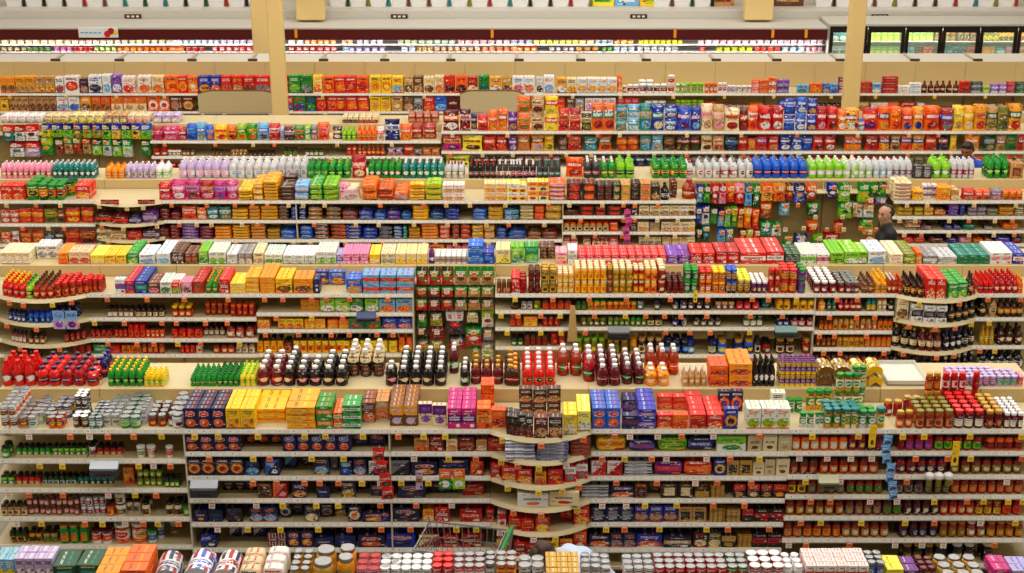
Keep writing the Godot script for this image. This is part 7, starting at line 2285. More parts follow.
# hung goods: kind, words, then print, left, right, top, bottom, z, number
const HUNG := [
["mixpouch","second row's peg hooks",[
["forest/red/green",-1.086,-0.658,1.765,1.573,15.57,3],
["green/tan/brown",-0.653,-0.199,1.765,1.573,15.57,3],
["green/rust/cream",-1.096,-0.809,1.557,1.426,15.57,2],
["green/red/crimson",-0.804,-0.66,1.557,1.426,15.57,1],
["green/tan/cream",-0.655,-0.199,1.557,1.426,15.57,3],
["green/red/cream",-1.099,-0.96,1.41,1.267,15.57,1],
["forest/crimson/red",-0.955,-0.662,1.41,1.267,15.57,2],
["forest/tan/olive",-0.657,-0.2,1.41,1.267,15.57,3],
["choc/green/lime",-1.082,-0.964,1.245,1.074,15.57,1],
["forest/gold/lime",-0.938,-0.788,1.245,1.074,15.57,1],
["silver/charcoal/red",-0.758,-0.547,1.256,0.98,15.57,1],
["forest/cream/green",-0.52,-0.381,1.262,1.118,15.57,1],
["lime/white/crimson",-0.35,-0.206,1.262,1.063,15.57,1],
["choc/maroon/olive",-1.096,-0.967,1.068,0.957,15.57,1],
["maroon/crimson/choc",-0.941,-0.765,1.063,0.913,15.57,1],
["green/red/white",-0.533,-0.341,1.063,0.835,15.57,1],
["brown/lilac/cream",-0.331,-0.212,1.052,0.902,15.57,1],
["forest/gold/lime",-1.094,-0.944,0.907,0.779,15.57,1],
["olive/gold/green",-0.934,-0.783,0.907,0.779,15.57,1],
["charcoal/crimson/grey",-0.731,-0.534,0.935,0.79,15.57,1],
["grey/white/lime",-0.353,-0.213,0.874,0.672,15.57,1],
["green/lime/white",-0.462,-0.369,0.812,0.672,15.57,1],
]],
["treatpouch","third row's peg hooks",[
["royal/sky/white",2.526,2.607,1.693,1.456,19.27,1],
["forest/green/lime",2.612,2.718,1.693,1.451,19.27,1],
["red/crimson/white",2.723,2.823,1.705,1.436,19.27,1],
["crimson/pink/red",2.828,2.929,1.705,1.436,19.27,1],
["orange/red/amber",2.933,3.048,1.705,1.461,19.27,1],
["pink/red/white",3.053,3.178,1.705,1.436,19.27,1],
["teal/sky/blue",3.184,3.284,1.705,1.406,19.27,1],
["green/forest/white",3.29,3.395,1.705,1.381,19.27,1],
["orange/amber/brown",3.402,3.57,1.71,1.469,19.27,1],
["amber/orange/rust",3.575,3.738,1.71,1.469,19.27,1],
["brown/crimson/amber",3.742,3.843,1.71,1.481,19.27,1],
["navy/blue/amber",3.853,4.007,1.71,1.456,19.27,1],
["orange/rust/white",4.02,4.169,1.71,1.476,19.27,1],
["royal/navy/white",4.306,4.445,1.717,1.506,19.27,1],
["green/lime/white",4.459,4.619,1.717,1.469,19.27,1],
["blue/royal/sky",2.515,2.602,1.381,1.155,19.27,1],
["royal/white/navy",2.606,2.717,1.411,1.139,19.27,1],
["forest/green/olive",2.722,2.823,1.381,1.144,19.27,1],
["navy/sky/amber",2.83,2.916,1.356,1.114,19.27,1],
["olive/lime/sky",2.921,3.008,1.381,1.104,19.27,1],
["lime/green/yellow",3.012,3.099,1.386,1.104,19.27,1],
["crimson/amber/rust",3.104,3.181,1.381,1.094,19.27,1],
["amber/orange/yellow",3.186,3.292,1.381,1.089,19.27,1],
["orange/red/amber",3.298,3.399,1.368,1.074,19.27,1],
["orange/rust/tan",3.407,3.561,1.444,1.23,19.27,1],
["teal/sky/cream",3.67,3.81,1.461,1.268,19.27,1],
["green/forest/white",4.051,4.214,1.456,1.26,19.27,1],
["green/lime/forest",4.48,4.668,1.456,1.23,19.27,1],
["olive/tan/white",4.673,4.764,1.431,1.243,19.27,1],
["forest/choc/tan",2.536,2.618,1.084,0.901,19.27,1],
["teal/forest/sky",2.622,2.729,1.129,0.891,19.27,1],
["blue/sky/teal",2.837,2.948,1.079,0.886,19.27,1],
["teal/grey/white",2.952,3.054,1.089,0.896,19.27,1],
["maroon/crimson/amber",3.132,3.224,1.074,0.875,19.27,1],
["olive/amber/lime",3.228,3.33,1.084,0.901,19.27,1],
["crimson/orange/red",3.335,3.418,1.066,0.901,19.27,1],
["green/teal/white",3.417,3.572,1.18,0.977,19.27,1],
["green/white/forest",3.577,3.713,1.155,0.977,19.27,1],
["orange/crimson/amber",4.069,4.219,1.167,1.013,19.27,1],
["crimson/orange/olive",4.446,4.557,1.18,1.008,19.27,1],
["olive/green/white",3.748,3.893,0.99,0.799,19.27,1],
["navy/royal/white",3.897,4.086,0.99,0.837,19.27,1],
["lime/green/brown",4.165,4.295,0.99,0.799,19.27,1],
["crimson/brown/orange",4.303,4.535,1.008,0.85,19.27,1],
["green/lime/white",4.549,4.621,1.717,1.481,19.27,1],
["green/lime/amber",4.727,4.886,1.722,1.456,19.27,1],
["green/forest/lime",4.887,4.993,1.715,1.536,19.27,1],
["forest/green/lime",4.997,5.112,1.725,1.536,19.27,1],
["amber/orange/green",4.822,4.957,1.536,1.431,19.27,1],
["grey/violet/green",4.972,5.135,1.531,1.426,19.27,1],
["green/lime/white",4.543,4.664,1.476,1.25,19.27,1],
["grey/white/green",4.67,4.81,1.444,1.243,19.27,1],
["tan/white/grey",4.815,4.969,1.431,1.24,19.27,1],
["green/lime/forest",4.802,4.985,1.218,1.066,19.27,1],
["orange/amber/crimson",4.839,4.994,1.079,0.99,19.27,1],
]],
["headerbag","fourth row's peg hooks",[
["red/teal/white",-8.088,-7.897,1.71,1.466,22.68,1],
["crimson/white/teal",-7.891,-7.723,1.71,1.466,22.68,1],
["red/white/maroon",-7.717,-7.519,1.722,1.466,22.68,1],
["crimson/white/teal",-8.,-7.758,1.442,1.209,22.68,1],
["red/lilac/white",-7.752,-7.514,1.442,1.209,22.68,1],
["royal/yellow/green",-7.458,-7.313,1.733,1.526,22.68,1],
["royal/lime/black",-7.307,-7.133,1.733,1.526,22.68,1],
["navy/lime/green",-7.122,-6.96,1.733,1.511,22.68,1],
["royal/olive/yellow",-6.948,-6.815,1.733,1.511,22.68,1],
["navy/lime/red",-6.809,-6.664,1.733,1.511,22.68,1],
["royal/gold/green",-6.653,-6.508,1.733,1.511,22.68,1],
["navy/lime/forest",-6.503,-6.358,1.733,1.496,22.68,1],
["royal/yellow/tan",-6.352,-6.207,1.733,1.496,22.68,1],
["navy/lime/green",-6.201,-6.039,1.733,1.496,22.68,1],
["royal/yellow/black",-6.033,-5.894,1.733,1.496,22.68,1],
["blue/lime/green",-5.888,-5.715,1.733,1.49,22.68,1],
["lime/green/amber",-7.484,-7.304,1.52,1.242,22.68,1],
["olive/rust/choc",-7.253,-7.13,1.49,1.257,22.68,1],
["green/tan/rust",-7.123,-6.983,1.52,1.257,22.68,1],
["olive/rust/red",-6.978,-6.844,1.52,1.257,22.68,1],
["rust/tan/forest",-6.833,-6.693,1.508,1.257,22.68,1],
["forest/lime/silver",-6.683,-6.52,1.496,1.233,22.68,1],
["green/silver/forest",-6.515,-6.364,1.49,1.221,22.68,1],
["forest/lime/silver",-6.359,-6.207,1.49,1.212,22.68,1],
["green/silver/lime",-6.202,-6.045,1.49,1.203,22.68,1],
["forest/green/silver",-5.91,-5.736,1.478,1.233,22.68,1],
]],
]

const EXTRA_PRINTS := ["lemon/green/yellow@w", "sky/white/charcoal@w", "yellow/lime/crimson@w", "tan/brown/crimson@w", "brown/tan/black@w", "lilac/sky/violet@s", "lilac/sky/purple@s", "green/orange/white@s", "lime/orange/white@s",
	"yellow/amber/charcoal@n", "yellow/amber/black@n", "yellow/lemon/black@n", "maroon/orange/crimson@b", "choc/orange/crimson@b", "lilac/tan/navy@b", "red/crimson/choc@g", "sky/blue/navy@g", "magenta/pink/purple@g"]

# ------------------------------------------------------------------ lamps, room
func _lights() -> void:
	# rows of ceiling strip lamps, out of view, placed to light the aisles
	for z in [-6.6, -10.5, -14.2, -17.9, -21.6, -26.0, -29.7]:
		var o := base("unseen_strip_lamp", Vector3(0, 9.1, z))
		tag(o, "long ceiling strip lamp above the aisles, out of view", "lamp", "unseen ceiling strip lamps")
		part("housing", box_mesh(Vector3(24.0, 0.1, 0.5), 0.01, Vector3(0, 0.06, 0)), paint(PAL["white"], 0.5), o)
		var glow := StandardMaterial3D.new()
		glow.albedo_color = Color(0.95, 0.95, 0.95)
		glow.emission_enabled = true
		glow.emission = Color(1.0, 0.965, 0.92)
		glow.emission_energy_multiplier = 3.0
		part("diffuser", box_mesh(Vector3(23.8, 0.03, 0.4), 0.005), glow, o)
		var l := AreaLight3D.new()
		l.name = "light"
		l.area_size = Vector2(23.8, 0.4)
		l.light_color = Color(1.0, 0.965, 0.92)
		l.light_energy = 50.0
		l.shadow_enabled = true
		l.area_range = 60.0
		l.position = Vector3(0, -0.03, 0)
		l.rotation_degrees = Vector3(-90, 0, 0)
		o.add_child(l)

func _materials() -> void:
	shelf_mat = StandardMaterial3D.new()
	shelf_mat.albedo_color = Color(0.79, 0.73, 0.57)
	shelf_mat.roughness = 0.45
	panel_mat = StandardMaterial3D.new()
	panel_mat.albedo_color = Color(0.80, 0.71, 0.50)
	panel_mat.roughness = 0.55
	# shelf-edge rail: white strip with small printed shelf labels
	var im := Image.create(512, 16, false, Image.FORMAT_RGB8)
	im.fill(Color(0.92, 0.91, 0.88))
	im.fill_rect(Rect2i(0, 13, 512, 3), Color(0.75, 0.73, 0.68))
	var r := RandomNumberGenerator.new()
	r.seed = 5
	var x := 6
	while x < 500:
		var w := r.randi_range(22, 40)
		im.fill_rect(Rect2i(x, 3, w, 9), Color(0.96, 0.96, 0.95))
		if r.randf() < 0.5: im.fill_rect(Rect2i(x + r.randi_range(2, maxi(3, w - 9)), 5, r.randi_range(3, 7), 3), Color(0.3, 0.28, 0.33))
		x += w + r.randi_range(2, 30)
	rail_mat = StandardMaterial3D.new()
	rail_mat.albedo_texture = ImageTexture.create_from_image(im)
	rail_mat.roughness = 0.4
	tag_mesh = null
	var st := new_st()
	add_box(st, Vector3(0, -0.028, 0), Vector3(0.056, 0.062, 0.002), 0.0, true)
	tag_mesh = st.commit()
	for c in ["orange", "yellow", "white", "cream"]:
		var t := Image.create(32, 32, false, Image.FORMAT_RGB8)
		t.fill({"orange": Color(0.98, 0.50, 0.22), "yellow": Color(0.98, 0.84, 0.16), "white": Color(0.95, 0.94, 0.9), "cream": Color(0.95, 0.85, 0.58)}[c])
		t.fill_rect(Rect2i(3, 3, 26, 5), PAL["white"] if c != "white" else Color(0.9, 0.3, 0.2))
		for k in 3: t.fill_rect(Rect2i(7 + k * 7, 13, 4, 9), Color(0.55, 0.22, 0.08))
		t.fill_rect(Rect2i(6, 27, 20, 2), Color(0.4, 0.2, 0.1))
		var m := StandardMaterial3D.new()
		m.albedo_texture = ImageTexture.create_from_image(t)
		m.roughness = 0.6
		tag_mats[c] = m

func structure(called: String, mesh: Mesh, mat: Material, at := Vector3.ZERO) -> MeshInstance3D:
	var o := part(called, mesh, mat, self, at)
	o.set_meta("kind", "structure")
	return o

func _room() -> void:
	var wall := paint(Color(0.74, 0.70, 0.60), 0.8)
	structure("floor", box_mesh(Vector3(27, 0.2, 38.4), 0.0, Vector3(0, -0.1, -15.0)), paint(Color(0.52, 0.50, 0.46), 0.35))
	structure("ceiling", box_mesh(Vector3(27, 0.2, 38.4), 0.0, Vector3(0, 9.5, -15.0)), paint(Color(0.72, 0.71, 0.68), 0.8))
	structure("wall_back", box_mesh(Vector3(27, 9.4, 0.2), 0.0, Vector3(0, 4.7, -33.6)), wall)
	structure("wall_front", box_mesh(Vector3(27, 9.4, 0.2), 0.0, Vector3(0, 4.7, 3.9)), wall)
	structure("wall_left", box_mesh(Vector3(0.2, 9.4, 37.6), 0.0, Vector3(-13.3, 4.7, -15.0)), wall)
	structure("wall_right", box_mesh(Vector3(0.2, 9.4, 37.6), 0.0, Vector3(13.3, 4.7, -15.0)), wall)

func _far_end() -> void:
	var white := paint(Color(0.78, 0.77, 0.74), 0.5)
	# backs of the chillers that stand behind the last row: a white flat top with arms across
	var o := base("chiller", Vector3(0, 0, -27.05))
	tag(o, "white chiller cabinet back to back with the last row", "chiller")
	part("cabinet", box_mesh(Vector3(23, 1.9, 0.76), 0.01, Vector3(0, 0.95, 0)), white, o)
	part("top_panel", box_mesh(Vector3(23, 0.05, 0.86), 0.012, Vector3(0, 1.94, 0.02)), white, o)
	for x in [-9.6, -8.4, -7.23, -5.9, -4.79, -3.49, -2.37, -1.16, 0.09, 1.22, 2.42, 3.7, 4.81, 5.97, 7.34, 8.49, 9.6]:
		var st := new_st()
		add_box(st, Vector3(x, 1.985, 0.02), Vector3(0.05, 0.03, 0.62), 0.005)
		var arm := part("lamp_arm", st.commit(), paint(Color(0.72, 0.68, 0.6), 0.4, 0.2), o)
		part("end_cap", box_mesh(Vector3(0.17, 0.045, 0.06), 0.006, Vector3(x + 0.04, 1.99, 0.36)), paint(Color(0.2, 0.18, 0.17), 0.4), arm)
	# open multi-deck cooler along the far wall
	var left := -12.0
	var right := 6.55
	var mid := (left + right) / 2
	var w := right - left
	var c := base("open_cooler", Vector3(mid, 0, -30.5))
	tag(c, "long open dairy cooler with maroon valance along the far wall", "cooler")
	part("base_tub", box_mesh(Vector3(w, 0.5, 1.0), 0.02, Vector3(0, 0.27, -0.5)), paint(PAL["maroon"], 0.4), c)
	part("back_liner", box_mesh(Vector3(w, 1.4, 0.04), 0.004, Vector3(0, 1.2, -0.98)), paint(Color(0.9, 0.9, 0.9), 0.5), c)
	part("valance", box_mesh(Vector3(w, 0.22, 0.05), 0.01, Vector3(0, 1.79, 0.03)), paint(Color(0.34, 0.03, 0.05), 0.35), c)
	part("canopy", box_mesh(Vector3(w, 0.05, 1.06), 0.01, Vector3(0, 1.925, -0.47)), white, c)
	part("bumper", box_mesh(Vector3(w, 0.05, 0.05), 0.01, Vector3(0, 1.36, -0.03)), paint(Color(0.34, 0.03, 0.05), 0.35), c)
	for h in [1.55, 1.40, 1.1, 0.8]:
		var s := part("shelf", box_mesh(Vector3(w, 0.02, 0.5), 0.003, Vector3(0, h - 0.01, -0.33)), paint(Color(0.8, 0.8, 0.8), 0.5), c)
		part("price_rail", box_mesh(Vector3(w, 0.03, 0.012), 0.002, Vector3(0, h - 0.015, -0.075)), paint(Color(0.1, 0.09, 0.1), 0.4), s)
	var tube := StandardMaterial3D.new()
	tube.albedo_color = Color(0.95, 0.95, 0.95)
	tube.emission_enabled = true
	tube.emission = Color(1.0, 0.97, 0.93)
	tube.emission_energy_multiplier = 4.0
	part("unseen_lamp_tube", box_mesh(Vector3(w - 0.2, 0.03, 0.04), 0.008, Vector3(0, 1.72, -0.03)), tube, c)  # tube hidden behind the valance, placed to light the upper row
	var l := AreaLight3D.new()
	l.name = "unseen_cooler_light"
	l.area_size = Vector2(w - 0.2, 0.05)
	l.light_color = Color(1.0, 0.97, 0.93)
	l.light_energy = 16.0
	l.shadow_enabled = true
	l.area_range = 60.0
	l.position = Vector3(0, 1.70, -0.03)
	l.rotation_degrees = Vector3(-115, 0, 0)
	c.add_child(l)
	part("unseen_lamp_tube", box_mesh(Vector3(w - 0.2, 0.012, 0.03), 0.003, Vector3(0, 1.524, -0.1)), tube, c)  # unseen tube under the upper shelf, placed to light the lower row
	var l2 := AreaLight3D.new()
	l2.name = "unseen_shelf_light"
	l2.area_size = Vector2(w - 0.2, 0.03)
	l2.light_color = Color(1.0, 0.97, 0.93)
	l2.light_energy = 4.0
	l2.shadow_enabled = true
	l2.area_range = 60.0
	l2.position = Vector3(0, 1.515, -0.1)
	l2.rotation_degrees = Vector3(-115, 0, 0)
	c.add_child(l2)
	# glass-door freezers to the right of it
	var f := base("glass_door_freezer", Vector3(8.93, 0, -30.45))
	tag(f, "dark-framed freezer with lit glass doors at the far right", "freezer")
	var fw := 4.7
	part("top_box", box_mesh(Vector3(fw, 0.06, 1.0), 0.01, Vector3(0, 1.99, -0.5)), white, f)
	part("back_liner", box_mesh(Vector3(fw, 1.9, 0.05), 0.004, Vector3(0, 1.0, -0.97)), paint(Color(0.85, 0.9, 0.85), 0.5), f)
	part("base_tub", box_mesh(Vector3(fw, 0.3, 1.0), 0.01, Vector3(0, 0.16, -0.5)), paint(Color(0.1, 0.05, 0.05), 0.4), f)
	for sx in [-1.0, 1.0]: part("side_panel", box_mesh(Vector3(0.05, 1.94, 1.0), 0.006, Vector3(sx * (fw / 2 - 0.025), 0.98, -0.5)), white, f)
	for h in [1.62, 1.36, 1.05, 0.7]: part("shelf", box_mesh(Vector3(fw - 0.12, 0.015, 0.6), 0.003, Vector3(0, h - 0.008, -0.46)), paint(Color(0.85, 0.87, 0.85), 0.4), f)
	part("unseen_lamp_tube", box_mesh(Vector3(fw - 0.3, 0.03, 0.03), 0.008, Vector3(0, 1.9, -0.12)), tube, f)  # unseen tube behind the door frames, placed to light the frozen goods
	var fl := AreaLight3D.new()
	fl.name = "unseen_freezer_light"
	fl.area_size = Vector2(fw - 0.3, 0.05)
	fl.light_color = Color(0.95, 1.0, 0.9)
	fl.light_energy = 2.5
	fl.shadow_enabled = true
	fl.area_range = 60.0
	fl.position = Vector3(0, 1.88, -0.12)
	fl.rotation_degrees = Vector3(-115, 0, 0)
	f.add_child(fl)
	var dark := paint(Color(0.09, 0.04, 0.04), 0.35)
	var pane := StandardMaterial3D.new()
	pane.albedo_color = Color(0.9, 1.0, 0.95, 0.12)
	pane.transparency = BaseMaterial3D.TRANSPARENCY_ALPHA
	pane.roughness = 0.03
	var edges := [6.59, 7.38, 8.16, 8.93, 9.71, 10.49, 11.26]
	for i in 6:
		var dw: float = edges[i + 1] - edges[i] - 0.01
		var dx: float = (edges[i] + edges[i + 1]) / 2 - 8.93
		var st := new_st()
		add_box(st, Vector3(0, 1.91, 0), Vector3(dw, 0.13, 0.05), 0.008)
		add_box(st, Vector3(0, 0.36, 0), Vector3(dw, 0.1, 0.05), 0.008)
		add_box(st, Vector3(-dw / 2 + 0.035, 1.13, 0), Vector3(0.07, 1.45, 0.05), 0.008)
		add_box(st, Vector3(dw / 2 - 0.035, 1.13, 0), Vector3(0.07, 1.45, 0.05), 0.008)
		var d := part("door", st.commit(), dark, f, Vector3(dx, 0, 0.03))
		part("pane", box_mesh(Vector3(dw - 0.14, 1.44, 0.008), 0.0, Vector3(0, 1.13, 0)), pane, d)
		part("handle", box_mesh(Vector3(0.025, 0.4, 0.03), 0.006, Vector3(dw / 2 - 0.03, 1.05, 0.05)), paint(PAL["silver"], 0.3, 0.8), d)
	# fascia and ledge above the coolers
	structure("trim_1", box_mesh(Vector3(24, 0.22, 0.06), 0.01, Vector3(0, 2.02, -31.55)), white)
	structure("trim_2", box_mesh(Vector3(24, 0.05, 2.0), 0.01, Vector3(0, 2.13, -32.55)), white)
	# white tapered bins on the ledge
	var bin := new_st()
	var prof := [[0.155, 0.0], [0.215, 0.42]]
	for k in 4:
		var a0 := PI / 4 + PI / 2 * k
		var a1 := a0 + PI / 2
		var q := []
		for e in [[a0, 0], [a0, 1], [a1, 1], [a1, 0]]:
			var rr: float = prof[e[1]][0] * sqrt(2.0)
			q.append(Vector3(sin(e[0]) * rr, prof[e[1]][1], cos(e[0]) * rr * 0.8))
		var n: Vector3 = -(q[1] - q[0]).cross(q[2] - q[0]).normalized()
		quad(bin, q, [Vector2.ZERO, Vector2.ZERO, Vector2.ZERO, Vector2.ZERO], [n, n, n, n])
	add_box(bin, Vector3(0, 0.01, 0), Vector3(0.3, 0.02, 0.24), 0.004)
	add_box(bin, Vector3(0, 0.41, 0), Vector3(0.43, 0.03, 0.35), 0.01)
	var bin_mesh := bin.commit()
	var bx := -10.75
	var bins := 0
	while bx < 10.9:
		var skip: bool = absf(bx + 4.65) < 0.75 or (bx > 1.75 and bx < 3.15) or (bx > 4.25 and bx < 6.5)
		if not skip:
			var b := part("white_bin", bin_mesh, paint(Color(0.93, 0.94, 0.95), 0.45), self, Vector3(bx, 2.155, -32.0))
			bins += 1
			tag(b, "white tapered bin, %s from left on the far ledge" % nth_word(bins), "bin", "white bins on the far ledge")
			var small := MeshInstance3D.new()
			small.name = numbered("ledge_bottle")
			small.mesh = shapes["slim"][0]
			small.set_surface_override_material(0, paint(PAL[["choc", "forest", "crimson", "teal", "olive", "black", "brown"][rng.randi() % 7]], 0.2))
			small.transform = Transform3D(Basis.from_scale(Vector3(0.075, 0.24, 0.075)), Vector3(bx + 0.22, 2.155, -31.86))
			tag(small, "small bottle right of the %s white bin on the far ledge" % nth_word(bins), "bottle", "bottles between the white bins")
			add_child(small)
		bx += 0.437
	for a in [[1.95, 0.5, "lemon/green/yellow@w"], [2.48, 0.5, "sky/white/charcoal@w"], [2.98, 0.42, "yellow/lime/crimson@w"], [4.55, 0.5, "tan/brown/crimson@w"], [5.95, 0.7, "brown/tan/black@w"]]:
		var st := new_st()
		add_box(st, Vector3(0, 0.3, 0), Vector3(a[1], 0.6, 0.12), 0.008)
		var d := part("display_carton", st.commit(), printed(a[2], "box"), self, Vector3(a[0], 2.155, -31.95))
		tag(d, say(a[2], "picture carton") + " among white bins on the ledge", "carton")
	# boxed columns standing on the canopy, free posts in the aisles
	var post := paint(Color(0.90, 0.79, 0.53), 0.6)
	structure("column_1", box_mesh(Vector3(0.26, 9.4, 0.22), 0.02, Vector3(-4.02, 4.7, -25.0)), post)
	structure("column_2", box_mesh(Vector3(0.5, 9.4, 0.5), 0.02, Vector3(-4.78, 4.7, -28.6)), post)
	structure("column_3", box_mesh(Vector3(0.27, 9.4, 0.22), 0.02, Vector3(5.86, 4.7, -25.0)), post)
	structure("column_4", box_mesh(Vector3(0.6, 7.4, 0.3), 0.02, Vector3(-4.25, 5.7, -31.15)), post)
	structure("column_5", box_mesh(Vector3(0.6, 7.4, 0.3), 0.02, Vector3(5.2, 5.7, -31.15)), post)
	# signs on the fascia and the valance
	var say_where := ["far left", "left of centre", "right of centre", "far right"]
	var sx := [-8.11, -2.41, 2.71, 7.87]
	for i in 4:
		var sg := base("number_sign", Vector3(sx[i], 2.0, -31.5))
		tag(sg, "small dark sign with pale figures on the far fascia, %s" % say_where[i], "sign")
		part("board", box_mesh(Vector3(0.36, 0.09, 0.02), 0.004), paint(Color(0.2, 0.05, 0.06), 0.5), sg)
		for k in 3: part("figure", box_mesh(Vector3(0.06, 0.04, 0.006), 0.001, Vector3(-0.1 + k * 0.1, 0, 0.012)), paint(Color(0.9, 0.85, 0.75), 0.5), sg)
	var bn := base("banner_sign", Vector3(-8.57, 1.85, -30.38))
	tag(bn, "white banner with blue lettering and red fruit hung on the maroon valance", "sign")
	part("board", box_mesh(Vector3(0.82, 0.21, 0.02), 0.004), paint(Color(0.93, 0.95, 0.97), 0.5), bn)
	for k in 5: part("letter_stroke", box_mesh(Vector3(0.07, 0.03, 0.004), 0.001, Vector3(-0.33 + k * 0.09, 0.0, 0.012)), paint(PAL["sky"], 0.5), bn)
	var fr := [["orange", -0.02, 0.03, 0.09], ["red", 0.19, -0.03, 0.07], ["crimson", 0.27, 0.03, 0.07], ["yellow", 0.36, 0.0, 0.05]]
	for e in fr:
		if e[1] < 0.0: continue
		var st := new_st()
		add_lathe(st, [[e[3], 0.0], [e[3], 0.004], [0.0, 0.005]], 12)
		var p := part("fruit_print", st.commit(), paint(PAL[e[0]], 0.5), bn, Vector3(e[1], e[2], 0.011))
		p.rotation.x = PI / 2
	var vt := [-4.48, -0.41, 3.38, 5.41, 6.1]
	for i in 5:
		var t := part("valance_tag", box_mesh(Vector3(0.06, 0.17, 0.012), 0.002), paint(PAL["amber"], 0.5), self, Vector3(vt[i], 1.82, -30.41))
		tag(t, "yellow clip tag number %s from the left on the maroon valance" % ["one", "two", "three", "four", "five"][i], "tag")

# ------------------------------------------------------------------ small things in the aisles
func card(called: String, x0: float, x1: float, top: float, bottom: float, z: float, look: String, label: String) -> void:
	var st := new_st()
	add_box(st, Vector3.ZERO, Vector3(x1 - x0, top - bottom, 0.006), 0.0)
	var o := part(called, st.commit(), printed(look, "box"), self, Vector3((x0 + x1) / 2, (top + bottom) / 2, -z))
	tag(o, label, "sign")

# a coupon box clipped to a shelf edge, with a pale sloping lid
func dispenser(x0: float, x1: float, top: float, bottom: float, z: float, label: String, shell: Color, lid: Color) -> void:
	var w := x1 - x0
	var h := top - bottom
	var o := base("coupon_dispenser", Vector3((x0 + x1) / 2, bottom, -z))
	tag(o, label, "dispenser")
	part("housing", box_mesh(Vector3(w, h * 0.6, 0.1), 0.01, Vector3(0, h * 0.3, 0.06)), paint(shell, 0.35), o)
	var p := part("sloped_lid", box_mesh(Vector3(w * 1.02, 0.012, 0.09), 0.003), paint(lid, 0.3), o, Vector3(0, h * 0.78, 0.06))
	p.rotation.x = 0.6
	part("slot", box_mesh(Vector3(w * 0.5, 0.02, 0.01), 0.002, Vector3(0, h * 0.3, 0.113)), paint(PAL["black"], 0.5), o)
	part("bracket", box_mesh(Vector3(0.03, 0.04, 0.03), 0.003, Vector3(0, h * 0.5, 0.0)), paint(PAL["grey"], 0.4, 0.5), o)

# a plastic strip with small packets clipped one above the other
func clip_strip(x: float, top: float, bottom: float, z: float, lean: float, n: int, look: String, w: float, label: String, packet_label: String) -> void:
	var st := new_st()
	add_bar(st, Vector3(-lean, top - bottom, 0), Vector3(lean, 0, 0), 0.022, 0.004)
	var o := part("clip_strip", st.commit(), paint(PAL["silver"], 0.4), self, Vector3(x, bottom, -z))
	tag(o, label, "strip")
	var h := (top - bottom) / n
	for k in n:
		var t := (k + 0.5) / n
		var b := MeshInstance3D.new()
		b.name = numbered("clipped_packet")
		b.mesh = shapes["bag1"][0]
		b.set_surface_override_material(0, printed(look, "bag"))
		b.transform = Transform3D(Basis.from_euler(Vector3(0, rng.randf_range(-0.3, 0.3), rng.randf_range(-0.15, 0.15))).scaled_local(Vector3(w, h * 1.0, 0.03)), Vector3(x + lerpf(lean, -lean, t) + rng.randf_range(-0.02, 0.02), bottom + k * h, -z + 0.025))
		tag(b, "%s, %s from the bottom" % [packet_label, NTH[k]], "packet", packet_label)
		add_child(b)

